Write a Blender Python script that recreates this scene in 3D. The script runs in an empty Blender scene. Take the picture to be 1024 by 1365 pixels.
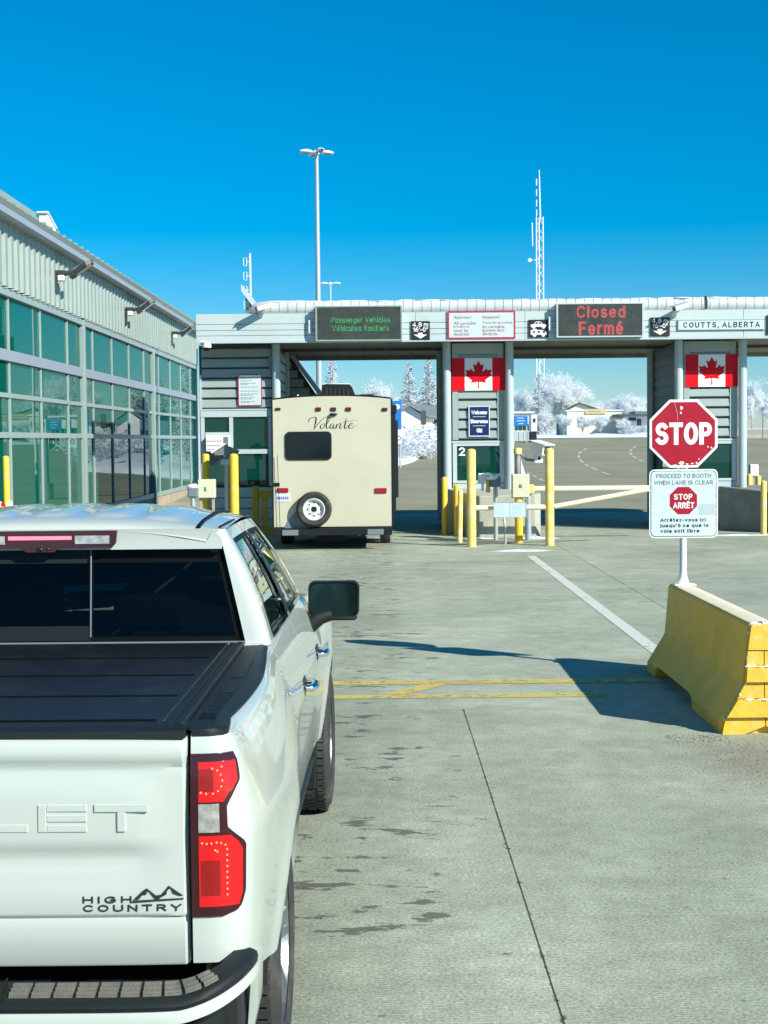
import bpy, bmesh, math, random
from mathutils import Vector, Matrix, Quaternion

random.seed(7)
SC = bpy.context.scene
COL = SC.collection
R = math.radians

# ---------------------------------------------------------------- camera
FPX = 2050.0                                   # focal length in photo pixels (1024 x 1365)
CAM_H = 2.2
def _camera_rotation():
    a = Vector((503 - 512, 682.5 - 586, -FPX)).normalized()      # lane direction (+Y) seen from the camera
    r = R(0.55)
    z = Vector((-math.sin(r), math.cos(r), 0.0))
    z = (z - a * z.dot(a)).normalized()
    x = a.cross(z)
    W = Matrix((x, a, z))                                        # rows: world axes in camera space
    return W
CAM_R = _camera_rotation()
cam_data = bpy.data.cameras.new('camera')
cam = bpy.data.objects.new('camera', cam_data)
COL.objects.link(cam)
cam_data.sensor_fit = 'AUTO'
cam_data.sensor_width = 36.0
cam_data.lens = FPX / 1365.0 * 36.0
cam_data.clip_start = 0.1
cam_data.clip_end = 5000
cam.matrix_world = Matrix.Translation((0, 0, CAM_H)) @ CAM_R.to_4x4()
SC.camera = cam

# ---------------------------------------------------------------- world, sun, exposure
SUN_TO = Vector((3.12, -2.72, 2.57)).normalized()                # direction towards the sun
SUN_EL = math.asin(SUN_TO.z)
SUN_AZ = math.atan2(SUN_TO.x, SUN_TO.y)                          # clockwise from +Y
world = bpy.data.worlds.new('World')
SC.world = world
world.use_nodes = True
wn = world.node_tree
wn.nodes.clear()
w_out = wn.nodes.new('ShaderNodeOutputWorld')
w_bg = wn.nodes.new('ShaderNodeBackground')
w_sky = wn.nodes.new('ShaderNodeTexSky')
w_sky.sky_type = 'NISHITA'
w_sky.sun_disc = False
w_sky.sun_elevation = SUN_EL
w_sky.sun_rotation = SUN_AZ
w_sky.altitude = 1000
w_sky.air_density = 1.2
w_sky.dust_density = 0.0
w_sky.ozone_density = 10.0
w_hsv = wn.nodes.new('ShaderNodeHueSaturation')
w_hsv.inputs['Hue'].default_value = 0.487
w_hsv.inputs['Saturation'].default_value = 1.35
w_hsv.inputs['Value'].default_value = 1.0
w_bg.inputs['Strength'].default_value = 0.087
wn.links.new(w_sky.outputs[0], w_hsv.inputs['Color'])
wn.links.new(w_hsv.outputs[0], w_bg.inputs['Color'])
wn.links.new(w_bg.outputs[0], w_out.inputs['Surface'])

sun_data = bpy.data.lights.new('sun', 'SUN')
sun_data.energy = 5.0
sun_data.angle = R(0.5)
sun_data.color = (1.0, 0.955, 0.84)
sun = bpy.data.objects.new('sun', sun_data)
COL.objects.link(sun)
sun.rotation_euler = (-SUN_TO).to_track_quat('-Z', 'Y').to_euler()
sun.location = (20, -18, 30)

SC.view_settings.view_transform = 'Standard'
SC.view_settings.look = 'None'
SC.view_settings.exposure = 0.49
SC.view_settings.gamma = 1.0
SC.view_settings.use_curve_mapping = False
SC.render.engine = 'CYCLES'
SC.cycles.max_bounces = 8
SC.cycles.transparent_max_bounces = 12
SC.cycles.caustics_reflective = False
SC.cycles.caustics_refractive = False

# ---------------------------------------------------------------- helpers
def at(u, v, Y):
    """World point at depth Y (metres along the lane) for a place read off the photograph."""
    d = CAM_R @ Vector(((u - 512) / FPX, -(v - 682.5) / FPX, -1.0))
    t = Y / d.y
    return Vector((d.x * t, Y, CAM_H + d.z * t))

class MB:
    def __init__(self):
        self.v = []; self.f = []
    def add(self, vs, fs):
        o = len(self.v)
        self.v += [tuple(p) for p in vs]
        self.f += [tuple(o + i for i in f) for f in fs]
        return self
    def box(self, x0, x1, y0, y1, z0, z1, b=0.0):
        if b <= 0:
            vs = [(x, y, z) for z in (z0, z1) for y in (y0, y1) for x in (x0, x1)]
            return self.add(vs, [(0, 2, 3, 1), (4, 5, 7, 6), (0, 1, 5, 4), (2, 6, 7, 3), (0, 4, 6, 2), (1, 3, 7, 5)])
        b = min(b, (x1 - x0) / 2.2, (y1 - y0) / 2.2, (z1 - z0) / 2.2)
        bm = bmesh.new()
        for sx, x in ((1, x0), (-1, x1)):
            for sy, y in ((1, y0), (-1, y1)):
                for sz, z in ((1, z0), (-1, z1)):
                    bm.verts.new((x + sx * b, y + sy * b, z))
                    bm.verts.new((x + sx * b, y, z + sz * b))
                    bm.verts.new((x, y + sy * b, z + sz * b))
        bmesh.ops.convex_hull(bm, input=bm.verts)
        bmesh.ops.dissolve_limit(bm, angle_limit=0.01, verts=bm.verts, edges=bm.edges)
        bm.verts.index_update()
        self.add([v.co[:] for v in bm.verts], [[v.index for v in f.verts] for f in bm.faces])
        bm.free()
        return self
    def tube(self, p0, p1, r0, r1=None, n=10, caps=True):
        r1 = r0 if r1 is None else r1
        p0 = Vector(p0); p1 = Vector(p1)
        d = (p1 - p0)
        if d.length < 1e-6: return self
        d.normalize()
        a = d.orthogonal().normalized(); b = d.cross(a)
        vs = []
        for p, r in ((p0, r0), (p1, r1)):
            for i in range(n):
                t = 2 * math.pi * i / n
                vs.append(p + (a * math.cos(t) + b * math.sin(t)) * r)
        fs = [(i, (i + 1) % n, n + (i + 1) % n, n + i) for i in range(n)]
        if caps:
            fs += [tuple(range(n - 1, -1, -1)), tuple(range(n, 2 * n))]
        return self.add(vs, fs)
    def path(self, pts, r, n=8, caps=True):
        pts = [Vector(p) for p in pts]
        rs = r if isinstance(r, (list, tuple)) else [r] * len(pts)
        vs = []; prev = None
        for i, p in enumerate(pts):
            d = (pts[min(i + 1, len(pts) - 1)] - pts[max(i - 1, 0)]).normalized()
            a = d.orthogonal().normalized() if prev is None else (prev - d * prev.dot(d)).normalized()
            prev = a; b = d.cross(a)
            for k in range(n):
                t = 2 * math.pi * k / n
                vs.append(p + (a * math.cos(t) + b * math.sin(t)) * rs[i])
        fs = []
        for i in range(len(pts) - 1):
            for k in range(n):
                fs.append((i * n + k, i * n + (k + 1) % n, (i + 1) * n + (k + 1) % n, (i + 1) * n + k))
        if caps:
            fs += [tuple(range(n - 1, -1, -1)), tuple(range((len(pts) - 1) * n, len(pts) * n))]
        return self.add(vs, fs)
    def prism(self, poly, axis, a0, a1):
        n = len(poly); vs = []
        for a in (a0, a1):
            for p, q in poly:
                vs.append({'x': (a, p, q), 'y': (p, a, q), 'z': (p, q, a)}[axis])
        fs = [tuple(range(n)), tuple(range(2 * n - 1, n - 1, -1))]
        fs += [(i, (i + 1) % n, n + (i + 1) % n, n + i) for i in range(n)]
        return self.add(vs, fs)
    def grid(self, rows, close=False):
        n = len(rows[0]); vs = [p for r in rows for p in r]; fs = []
        for i in range(len(rows) - 1):
            for k in range(n if close else n - 1):
                fs.append((i * n + k, i * n + (k + 1) % n, (i + 1) * n + (k + 1) % n, (i + 1) * n + k))
        return self.add(vs, fs)
    def lathe(self, prof, c=(0, 0, 0), axis='z', n=24):
        rows = []
        for r, h in prof:
            row = []
            for i in range(n):
                t = 2 * math.pi * i / n
                p, q = r * math.cos(t), r * math.sin(t)
                w = {'x': (h, p, q), 'y': (p, h, q), 'z': (p, q, h)}[axis]
                row.append((c[0] + w[0], c[1] + w[1], c[2] + w[2]))
            rows.append(row)
        self.grid(rows, close=True)
        return self
    def ball(self, c, rx, ry=None, rz=None, n=10, m=7):
        ry = rx if ry is None else ry; rz = rx if rz is None else rz
        rows = []
        for j in range(m + 1):
            ph = -math.pi / 2 + math.pi * j / m
            rows.append([(c[0] + rx * math.cos(ph) * math.cos(2 * math.pi * i / n),
                          c[1] + ry * math.cos(ph) * math.sin(2 * math.pi * i / n),
                          c[2] + rz * math.sin(ph)) for i in range(n)])
        return self.grid(rows, close=True)
    def quad(self, a, b, c, d):
        return self.add([a, b, c, d], [(0, 1, 2, 3)])
    def xform(self, M):
        self.v = [tuple(M @ Vector(p)) for p in self.v]
        return self
    def mesh(self, name, mat, smooth=None, fix=True, weld=False):
        me = bpy.data.meshes.new(name)
        me.from_pydata(self.v, [], self.f)
        if fix or weld:
            bm = bmesh.new(); bm.from_mesh(me)
            if weld: bmesh.ops.remove_doubles(bm, verts=bm.verts, dist=1e-5)
            if fix: bmesh.ops.recalc_face_normals(bm, faces=bm.faces)
            bm.to_mesh(me); bm.free()
        if smooth:
            me.polygons.foreach_set('use_smooth', [True] * len(me.polygons))
            me.set_sharp_from_angle(angle=R(smooth))
        if mat is not None: me.materials.append(mat)
        me.update()
        return me
    def build(self, name, mat, parent=None, smooth=None, fix=True, loc=None, weld=False):
        return link(name, self.mesh(name, mat, smooth, fix, weld), parent, loc)

def link(name, me, parent=None, loc=None, rotz=0):
    o = bpy.data.objects.new(name, me)
    COL.objects.link(o)
    if parent is not None: o.parent = parent
    if loc is not None: o.location = loc
    if rotz: o.rotation_euler = (0, 0, rotz)
    return o

def tag(o, label=None, cat=None, group=None, kind=None):
    if label: o['label'] = label
    if cat: o['category'] = cat
    if group: o['group'] = group
    if kind: o['kind'] = kind
    return o

def thing(name, label, cat, loc=(0, 0, 0), rotz=0.0, group=None):
    o = link(name, None, None, loc, rotz)
    return tag(o, label, cat, group)

def dup(root, loc, rotz=0.0, label=None, group=None, scale=None):
    r = root.copy(); COL.objects.link(r)
    r.location = loc; r.rotation_euler = (0, 0, rotz)
    if scale is not None: r.scale = scale
    if label: r['label'] = label
    if group: r['group'] = group
    for ch in list(root.children):
        c = ch.copy(); COL.objects.link(c); c.parent = r
        for g in list(ch.children):
            d = g.copy(); COL.objects.link(d); d.parent = c
    return r

def catmull(pts, k=6):
    out = []
    P = [pts[0]] + list(pts) + [pts[-1]]
    for i in range(1, len(P) - 2):
        p0, p1, p2, p3 = P[i - 1], P[i], P[i + 1], P[i + 2]
        for j in range(k):
            t = j / k
            out.append(tuple(0.5 * ((2 * b) + (-a + c) * t + (2 * a - 5 * b + 4 * c - d) * t * t + (-a + 3 * b - 3 * c + d) * t ** 3)
                             for a, b, c, d in zip(p0, p1, p2, p3)))
    out.append(tuple(pts[-1]))
    return out

def lerp_table(tab, x):
    if x <= tab[0][0]: return tab[0][1]
    for (a, fa), (b, fb) in zip(tab, tab[1:]):
        if x <= b: return fa + (fb - fa) * (x - a) / (b - a)
    return tab[-1][1]

# ---------------------------------------------------------------- lettering
_tc = {}
def text_mesh(s, bold=0.0, spacing=1.0):
    k = (s, bold, spacing)
    if k not in _tc:
        cu = bpy.data.curves.new('lettering', 'FONT')
        cu.body = s; cu.resolution_u = 4; cu.offset = bold; cu.space_character = spacing
        cu.align_x = 'CENTER'; cu.space_line = 0.9
        ob = bpy.data.objects.new('lettering', cu)
        COL.objects.link(ob)
        dg = bpy.context.evaluated_depsgraph_get()
        me = bpy.data.meshes.new_from_object(ob.evaluated_get(dg))
        _tc[k] = ([v.co[:] for v in me.vertices], [tuple(p.vertices) for p in me.polygons])
        bpy.data.objects.remove(ob); bpy.data.curves.remove(cu); bpy.data.meshes.remove(me)
    return _tc[k]

def lettering(s, mat, parent, cx, cz, w, h, y, bold=0.0, spacing=1.0, thick=0.003, name='lettering', shear=0.0):
    """flat lettering facing -Y, its box centred at (cx, cz) with size w x h, in front of plane y"""
    vs, fs = text_mesh(s, bold, spacing)
    xs = [p[0] for p in vs]; ys = [p[1] for p in vs]
    x0, x1, y0, y1 = min(xs), max(xs), min(ys), max(ys)
    if w is None: w = h * (x1 - x0) / (y1 - y0)
    sx = w / (x1 - x0); sz = h / (y1 - y0)
    m = MB()
    q = [((p[0] - x0) * sx - w / 2, (p[1] - y0) * sz - h / 2) for p in vs]
    q = [(cx + a + shear * b, y - thick, cz + b) for a, b in q]
    m.add(q, [tuple(f) for f in fs])
    return m.build(name, mat, parent, fix=False)
# ---- a plain highway-style stroke alphabet for the larger signs
def _arc(cx, cy, rx, ry, a0, a1, n=10):
    return [(cx + rx * math.cos(R(a0 + (a1 - a0) * i / n)), cy + ry * math.sin(R(a0 + (a1 - a0) * i / n))) for i in range(n + 1)]
def _glyphs():
    G = {}; x = 0.70       # x-height
    o = lambda cx, cy, rx, ry: _arc(cx, cy, rx, ry, 90, 450, 22)
    G['A'] = (0.74, [[(0, 0), (0.37, 1), (0.74, 0)], [(0.13, 0.33), (0.61, 0.33)]])
    G['B'] = (0.62, [[(0, 0), (0, 1), (0.34, 1)] + _arc(0.34, 0.765, 0.24, 0.235, 90, -90) + [(0, 0.53)], [(0.30, 0.53)] + _arc(0.34, 0.265, 0.28, 0.265, 90, -90) + [(0, 0)]])
    G['C'] = (0.68, [_arc(0.36, 0.5, 0.36, 0.5, 42, 318, 20)])
    G['D'] = (0.66, [[(0, 0), (0, 1), (0.26, 1)] + _arc(0.26, 0.5, 0.40, 0.5, 90, -90, 14) + [(0, 0)]])
    G['E'] = (0.54, [[(0.54, 1), (0, 1), (0, 0), (0.54, 0)], [(0, 0.52), (0.47, 0.52)]])
    G['Ê'] = (0.54, G['E'][1] + [[(0.10, 1.12), (0.27, 1.28), (0.44, 1.12)]])
    G['F'] = (0.52, [[(0.52, 1), (0, 1), (0, 0)], [(0, 0.50), (0.44, 0.50)]])
    G['G'] = (0.70, [_arc(0.36, 0.5, 0.36, 0.5, 42, 345, 20) + [(0.70, 0.47), (0.42, 0.47)]])
    G['H'] = (0.64, [[(0, 0), (0, 1)], [(0.64, 0), (0.64, 1)], [(0, 0.52), (0.64, 0.52)]])
    G['I'] = (0.0, [[(0, 0), (0, 1)]])
    G['L'] = (0.50, [[(0, 1), (0, 0), (0.50, 0)]])
    G['N'] = (0.64, [[(0, 0), (0, 1), (0.64, 0), (0.64, 1)]])
    G['O'] = (0.72, [o(0.36, 0.5, 0.36, 0.5)])
    G['P'] = (0.60, [[(0, 0), (0, 1), (0.32, 1)] + _arc(0.32, 0.73, 0.28, 0.27, 90, -90) + [(0, 0.46)]])
    G['R'] = (0.62, [[(0, 0), (0, 1), (0.32, 1)] + _arc(0.32, 0.745, 0.27, 0.255, 90, -90) + [(0, 0.49)], [(0.30, 0.49), (0.62, 0)]])
    G['S'] = (0.62, [_arc(0.31, 0.745, 0.29, 0.255, 35, 250, 12) + _arc(0.31, 0.255, 0.31, 0.255, 78, -150, 12)])
    G['T'] = (0.66, [[(0, 1), (0.66, 1)], [(0.33, 1), (0.33, 0)]])
    G['U'] = (0.66, [[(0, 1), (0, 0.33)] + _arc(0.33, 0.33, 0.33, 0.33, 180, 360) + [(0.66, 1)]])
    G['V'] = (0.72, [[(0, 1), (0.36, 0), (0.72, 1)]])
    G['W'] = (0.98, [[(0, 1), (0.24, 0), (0.49, 0.95), (0.74, 0), (0.98, 1)]])
    G['Y'] = (0.70, [[(0, 1), (0.35, 0.45), (0.70, 1)], [(0.35, 0.45), (0.35, 0)]])
    G['a'] = (0.50, [_arc(0.25, x / 2, 0.25, x / 2, 20, 340, 16), [(0.50, x), (0.50, 0)]])
    G['à'] = (0.50, G['a'][1] + [[(0.15, 1.02), (0.30, 0.86)]])
    G['b'] = (0.52, [[(0, 1), (0, 0)], _arc(0.27, x / 2, 0.25, x / 2, 160, -160, 16)])
    G['c'] = (0.48, [_arc(0.27, x / 2, 0.27, x / 2, 48, 312, 14)])
    G['d'] = (0.50, [_arc(0.25, x / 2, 0.25, x / 2, 20, 340, 16), [(0.50, 1), (0.50, 0)]])
    G['e'] = (0.52, [[(0.02, x / 2), (0.51, x / 2)] + _arc(0.26, x / 2, 0.26, x / 2, 6, 315, 16)])
    G['é'] = (0.52, G['e'][1] + [[(0.20, 0.84), (0.36, 1.02)]])
    G['ê'] = (0.52, G['e'][1] + [[(0.11, 0.86), (0.26, 1.0), (0.41, 0.86)]])
    G['g'] = (0.50, [_arc(0.25, x / 2, 0.25, x / 2, 20, 340, 16), [(0.50, x), (0.50, -0.05)] + _arc(0.26, -0.05, 0.24, 0.2, 0, -150, 8)])
    G['h'] = (0.46, [[(0, 1), (0, 0)], [(0, 0.46)] + _arc(0.23, x - 0.23, 0.23, 0.23, 170, 0, 8) + [(0.46, 0)]])
    G['i'] = (0.0, [[(0, x), (0, 0)], [(0, 0.95), (0, 0.86)]])
    G['j'] = (0.08, [[(0.08, x), (0.08, -0.12), (0.0, -0.24), (-0.06, -0.24)], [(0.08, 0.95), (0.08, 0.86)]])
    G['l'] = (0.0, [[(0, 1), (0, 0)]])
    G['m'] = (0.78, [[(0, x), (0, 0)], [(0, 0.44)] + _arc(0.195, x - 0.2, 0.195, 0.2, 170, 0, 8) + [(0.39, 0)], [(0.39, 0.44)] + _arc(0.585, x - 0.2, 0.195, 0.2, 170, 0, 8) + [(0.78, 0)]])
    G['n'] = (0.46, [[(0, x), (0, 0)], [(0, 0.44)] + _arc(0.23, x - 0.23, 0.23, 0.23, 170, 0, 8) + [(0.46, 0)]])
    G['k'] = (0.46, [[(0, 1), (0, 0)], [(0.42, x), (0.03, 0.28)], [(0.16, 0.41), (0.46, 0)]])
    G['o'] = (0.54, [o(0.27, x / 2, 0.27, x / 2)])
    G['q'] = (0.50, [_arc(0.25, x / 2, 0.25, x / 2, 20, 340, 16), [(0.50, x), (0.50, -0.25)]])
    G['r'] = (0.28, [[(0, x), (0, 0)], [(0, 0.42)] + _arc(0.24, x - 0.24, 0.24, 0.24, 170, 80, 6)])
    G['s'] = (0.44, [_arc(0.22, x * 0.745, 0.20, x * 0.255, 35, 250, 10) + _arc(0.22, x * 0.255, 0.22, x * 0.255, 78, -150, 10)])
    G['t'] = (0.28, [[(0.10, 0.92), (0.10, 0.12), (0.18, 0.0), (0.28, 0.0)], [(0, x), (0.27, x)]])
    G['u'] = (0.46, [[(0, x), (0, 0.23)] + _arc(0.23, 0.23, 0.23, 0.23, 180, 360, 8), [(0.46, x), (0.46, 0)]])
    G['v'] = (0.48, [[(0, x), (0.24, 0), (0.48, x)]])
    G['z'] = (0.44, [[(0, x), (0.44, x), (0, 0), (0.44, 0)]])
    G['0'] = (0.58, [o(0.29, 0.5, 0.29, 0.5)])
    G['1'] = (0.22, [[(0, 0.78), (0.22, 1), (0.22, 0)]])
    G['2'] = (0.58, [_arc(0.29, 0.72, 0.28, 0.28, 160, -35, 12) + [(0, 0), (0.58, 0)]])
    G['4'] = (0.60, [[(0.44, 0), (0.44, 1), (0, 0.26), (0.60, 0.26)]])
    G['6'] = (0.58, [o(0.29, 0.30, 0.29, 0.30), [(0.01, 0.34), (0.05, 0.64), (0.22, 0.94), (0.44, 1.0)]])
    G['8'] = (0.58, [o(0.29, 0.75, 0.25, 0.25), o(0.29, 0.255, 0.29, 0.255)])
    G['.'] = (0.0, [[(0, 0.02), (0, -0.05)]])
    G[','] = (0.0, [[(0.02, 0.04), (-0.05, -0.18)]])
    G["'"] = (0.0, [[(0, 1), (0, 0.74)]])
    G['"'] = (0.16, [[(0, 1), (0, 0.74)], [(0.16, 1), (0.16, 0.74)]])
    G['-'] = (0.30, [[(0, 0.40), (0.30, 0.40)]])
    return G
GLYPH = _glyphs()
def sign_text(s, mat_, parent, cx, cz, w, h, y, wt=0.16, gap=0.20, name='lettering', space=0.40, thick=0.003, full=None):
    """stroke lettering facing -Y; h is the cap height, w the full width; wt the stroke weight in cap heights"""
    pen_x = 0.0; strokes = []
    for ch in s:
        if ch == ' ': pen_x += space; continue
        gw, gs = GLYPH[ch]
        for st in gs: strokes.append([(p[0] + pen_x, p[1]) for p in st])
        pen_x += gw + gap + wt
    total = pen_x - gap - wt
    sx = (w - wt * h) / max(total, 1e-6); sz = h * (1 - wt)
    m = MB(); hw_ = wt * h / 2
    for k, st in enumerate(strokes):
        P = [((p[0] * sx) - (w - wt * h) / 2, (p[1] - 0.5) * sz) for p in st]
        closed = math.hypot(P[0][0] - P[-1][0], P[0][1] - P[-1][1]) < 1e-6 and len(P) > 4
        n = len(P); rows = []
        for i in range(n):
            a = P[i - 1] if i else (P[-2] if closed else None)
            b = P[i + 1] if i < n - 1 else (P[1] if closed else None)
            ds = []
            for q0, q1 in ((a, P[i]), (P[i], b)):
                if q0 and q1:
                    l = math.hypot(q1[0] - q0[0], q1[1] - q0[1])
                    if l > 1e-9: ds.append(((q1[0] - q0[0]) / l, (q1[1] - q0[1]) / l))
            nx = sum(-d[1] for d in ds); nz = sum(d[0] for d in ds); l = math.hypot(nx, nz) or 1
            nx /= l; nz /= l
            mit = 1.0
            if len(ds) == 2: mit = min(1.8, 1 / max(0.4, nx * -ds[0][1] + nz * ds[0][0]))
            ex = ez = 0.0
            if not closed and i in (0, n - 1):      # square ends
                d = ds[0]; sg = -1 if i == 0 else 1; ex, ez = d[0] * hw_ * sg, d[1] * hw_ * sg
            rows.append([(cx + P[i][0] + ex + nx * hw_ * mit, y - thick - 0.0003 * (k % 5) - 0.00028 * i / n, cz + P[i][1] + ez + nz * hw_ * mit), (cx + P[i][0] + ex - nx * hw_ * mit, y - thick - 0.0003 * (k % 5) - 0.00028 * i / n, cz + P[i][1] + ez - nz * hw_ * mit)])
        m.grid(rows)
    return m.build(name, mat_, parent, fix=False)
# ---------------------------------------------------------------- materials
def _nt(name):
    m = bpy.data.materials.new(name); m.use_nodes = True
    nt = m.node_tree
    b = nt.nodes.get('Principled BSDF')
    return m, nt, b

def N(nt, kind, **kw):
    n = nt.nodes.new(kind)
    for k, v in kw.items():
        if k in n.inputs: n.inputs[k].default_value = v
        else: setattr(n, k, v)
    return n

def mat(name, col, rough=0.5, metal=0.0, var=0.0, scale=3.0, bump=0.0, bscale=60.0, coat=0.0, spec=0.5, dirt=None, dirt_scale=1.3, dirt_amt=0.5, emis=None, estr=0.0, rvar=0.0):
    m, nt, b = _nt(name)
    b.inputs['Base Color'].default_value = (*col, 1)
    b.inputs['Roughness'].default_value = rough
    b.inputs['Metallic'].default_value = metal
    b.inputs['Specular IOR Level'].default_value = spec
    b.inputs['Coat Weight'].default_value = coat
    b.inputs['Coat Roughness'].default_value = 0.04
    if emis:
        b.inputs['Emission Color'].default_value = (*emis, 1)
        b.inputs['Emission Strength'].default_value = estr
    L = nt.links.new
    geo = N(nt, 'ShaderNodeNewGeometry')
    src = None
    if var > 0:
        no = N(nt, 'ShaderNodeTexNoise', Scale=scale, Detail=6.0, Roughness=0.6)
        L(geo.outputs['Position'], no.inputs['Vector'])
        mr = N(nt, 'ShaderNodeMapRange'); mr.inputs['From Min'].default_value = 0.25; mr.inputs['From Max'].default_value = 0.75
        mr.inputs['To Min'].default_value = 1 - var; mr.inputs['To Max'].default_value = 1 + var
        L(no.outputs['Fac'], mr.inputs['Value'])
        mx = N(nt, 'ShaderNodeMix', data_type='RGBA', blend_type='MULTIPLY'); mx.inputs['Factor'].default_value = 1.0
        mx.inputs[6].default_value = (*col, 1)
        L(mr.outputs[0], mx.inputs[7])
        src = mx.outputs[2]
    if dirt:
        no = N(nt, 'ShaderNodeTexNoise', Scale=dirt_scale, Detail=8.0, Roughness=0.7)
        L(geo.outputs['Position'], no.inputs['Vector'])
        mr = N(nt, 'ShaderNodeMapRange'); mr.inputs['From Min'].default_value = 0.5; mr.inputs['From Max'].default_value = 0.72
        mr.inputs['To Min'].default_value = 0.0; mr.inputs['To Max'].default_value = dirt_amt
        L(no.outputs['Fac'], mr.inputs['Value'])
        mx = N(nt, 'ShaderNodeMix', data_type='RGBA')
        L(mr.outputs[0], mx.inputs[0])
        if src is not None: L(src, mx.inputs[6])
        else: mx.inputs[6].default_value = (*col, 1)
        mx.inputs[7].default_value = (*dirt, 1)
        src = mx.outputs[2]
    if src is not None: L(src, b.inputs['Base Color'])
    if rvar > 0:
        no = N(nt, 'ShaderNodeTexNoise', Scale=scale * 2, Detail=4.0)
        L(geo.outputs['Position'], no.inputs['Vector'])
        mr = N(nt, 'ShaderNodeMapRange'); mr.inputs['To Min'].default_value = max(0, rough - rvar); mr.inputs['To Max'].default_value = min(1, rough + rvar)
        L(no.outputs['Fac'], mr.inputs['Value']); L(mr.outputs[0], b.inputs['Roughness'])
    if bump > 0:
        no = N(nt, 'ShaderNodeTexNoise', Scale=bscale, Detail=5.0)
        L(geo.outputs['Position'], no.inputs['Vector'])
        bp = N(nt, 'ShaderNodeBump', Strength=bump, Distance=0.01)
        L(no.outputs['Fac'], bp.inputs['Height']); L(bp.outputs[0], b.inputs['Normal'])
    return m

def glass_mat(name, tint, body, body_fac, rough=0.0, ior=1.5, gain=1.0):
    """pane: tinted see-through plus a body colour, under a Fresnel reflection"""
    m = bpy.data.materials.new(name); m.use_nodes = True
    nt = m.node_tree; nt.nodes.clear(); L = nt.links.new
    out = N(nt, 'ShaderNodeOutputMaterial')
    tr = N(nt, 'ShaderNodeBsdfTransparent'); tr.inputs[0].default_value = (*tint, 1)
    df = N(nt, 'ShaderNodeBsdfDiffuse'); df.inputs[0].default_value = (*body, 1)
    gl = N(nt, 'ShaderNodeBsdfGlossy'); gl.inputs['Roughness'].default_value = rough; gl.inputs[0].default_value = (0.92, 1.0, 0.97, 1)
    fr = N(nt, 'ShaderNodeFresnel'); fr.inputs['IOR'].default_value = ior
    mu = N(nt, 'ShaderNodeMath', operation='MULTIPLY', use_clamp=True); mu.inputs[1].default_value = gain
    m1 = N(nt, 'ShaderNodeMixShader'); m1.inputs[0].default_value = body_fac
    m2 = N(nt, 'ShaderNodeMixShader')
    L(tr.outputs[0], m1.inputs[1]); L(df.outputs[0], m1.inputs[2])
    L(fr.outputs[0], mu.inputs[0]); L(mu.outputs[0], m2.inputs[0])
    L(m1.outputs[0], m2.inputs[1]); L(gl.outputs[0], m2.inputs[2])
    L(m2.outputs[0], out.inputs['Surface'])
    return m

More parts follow.
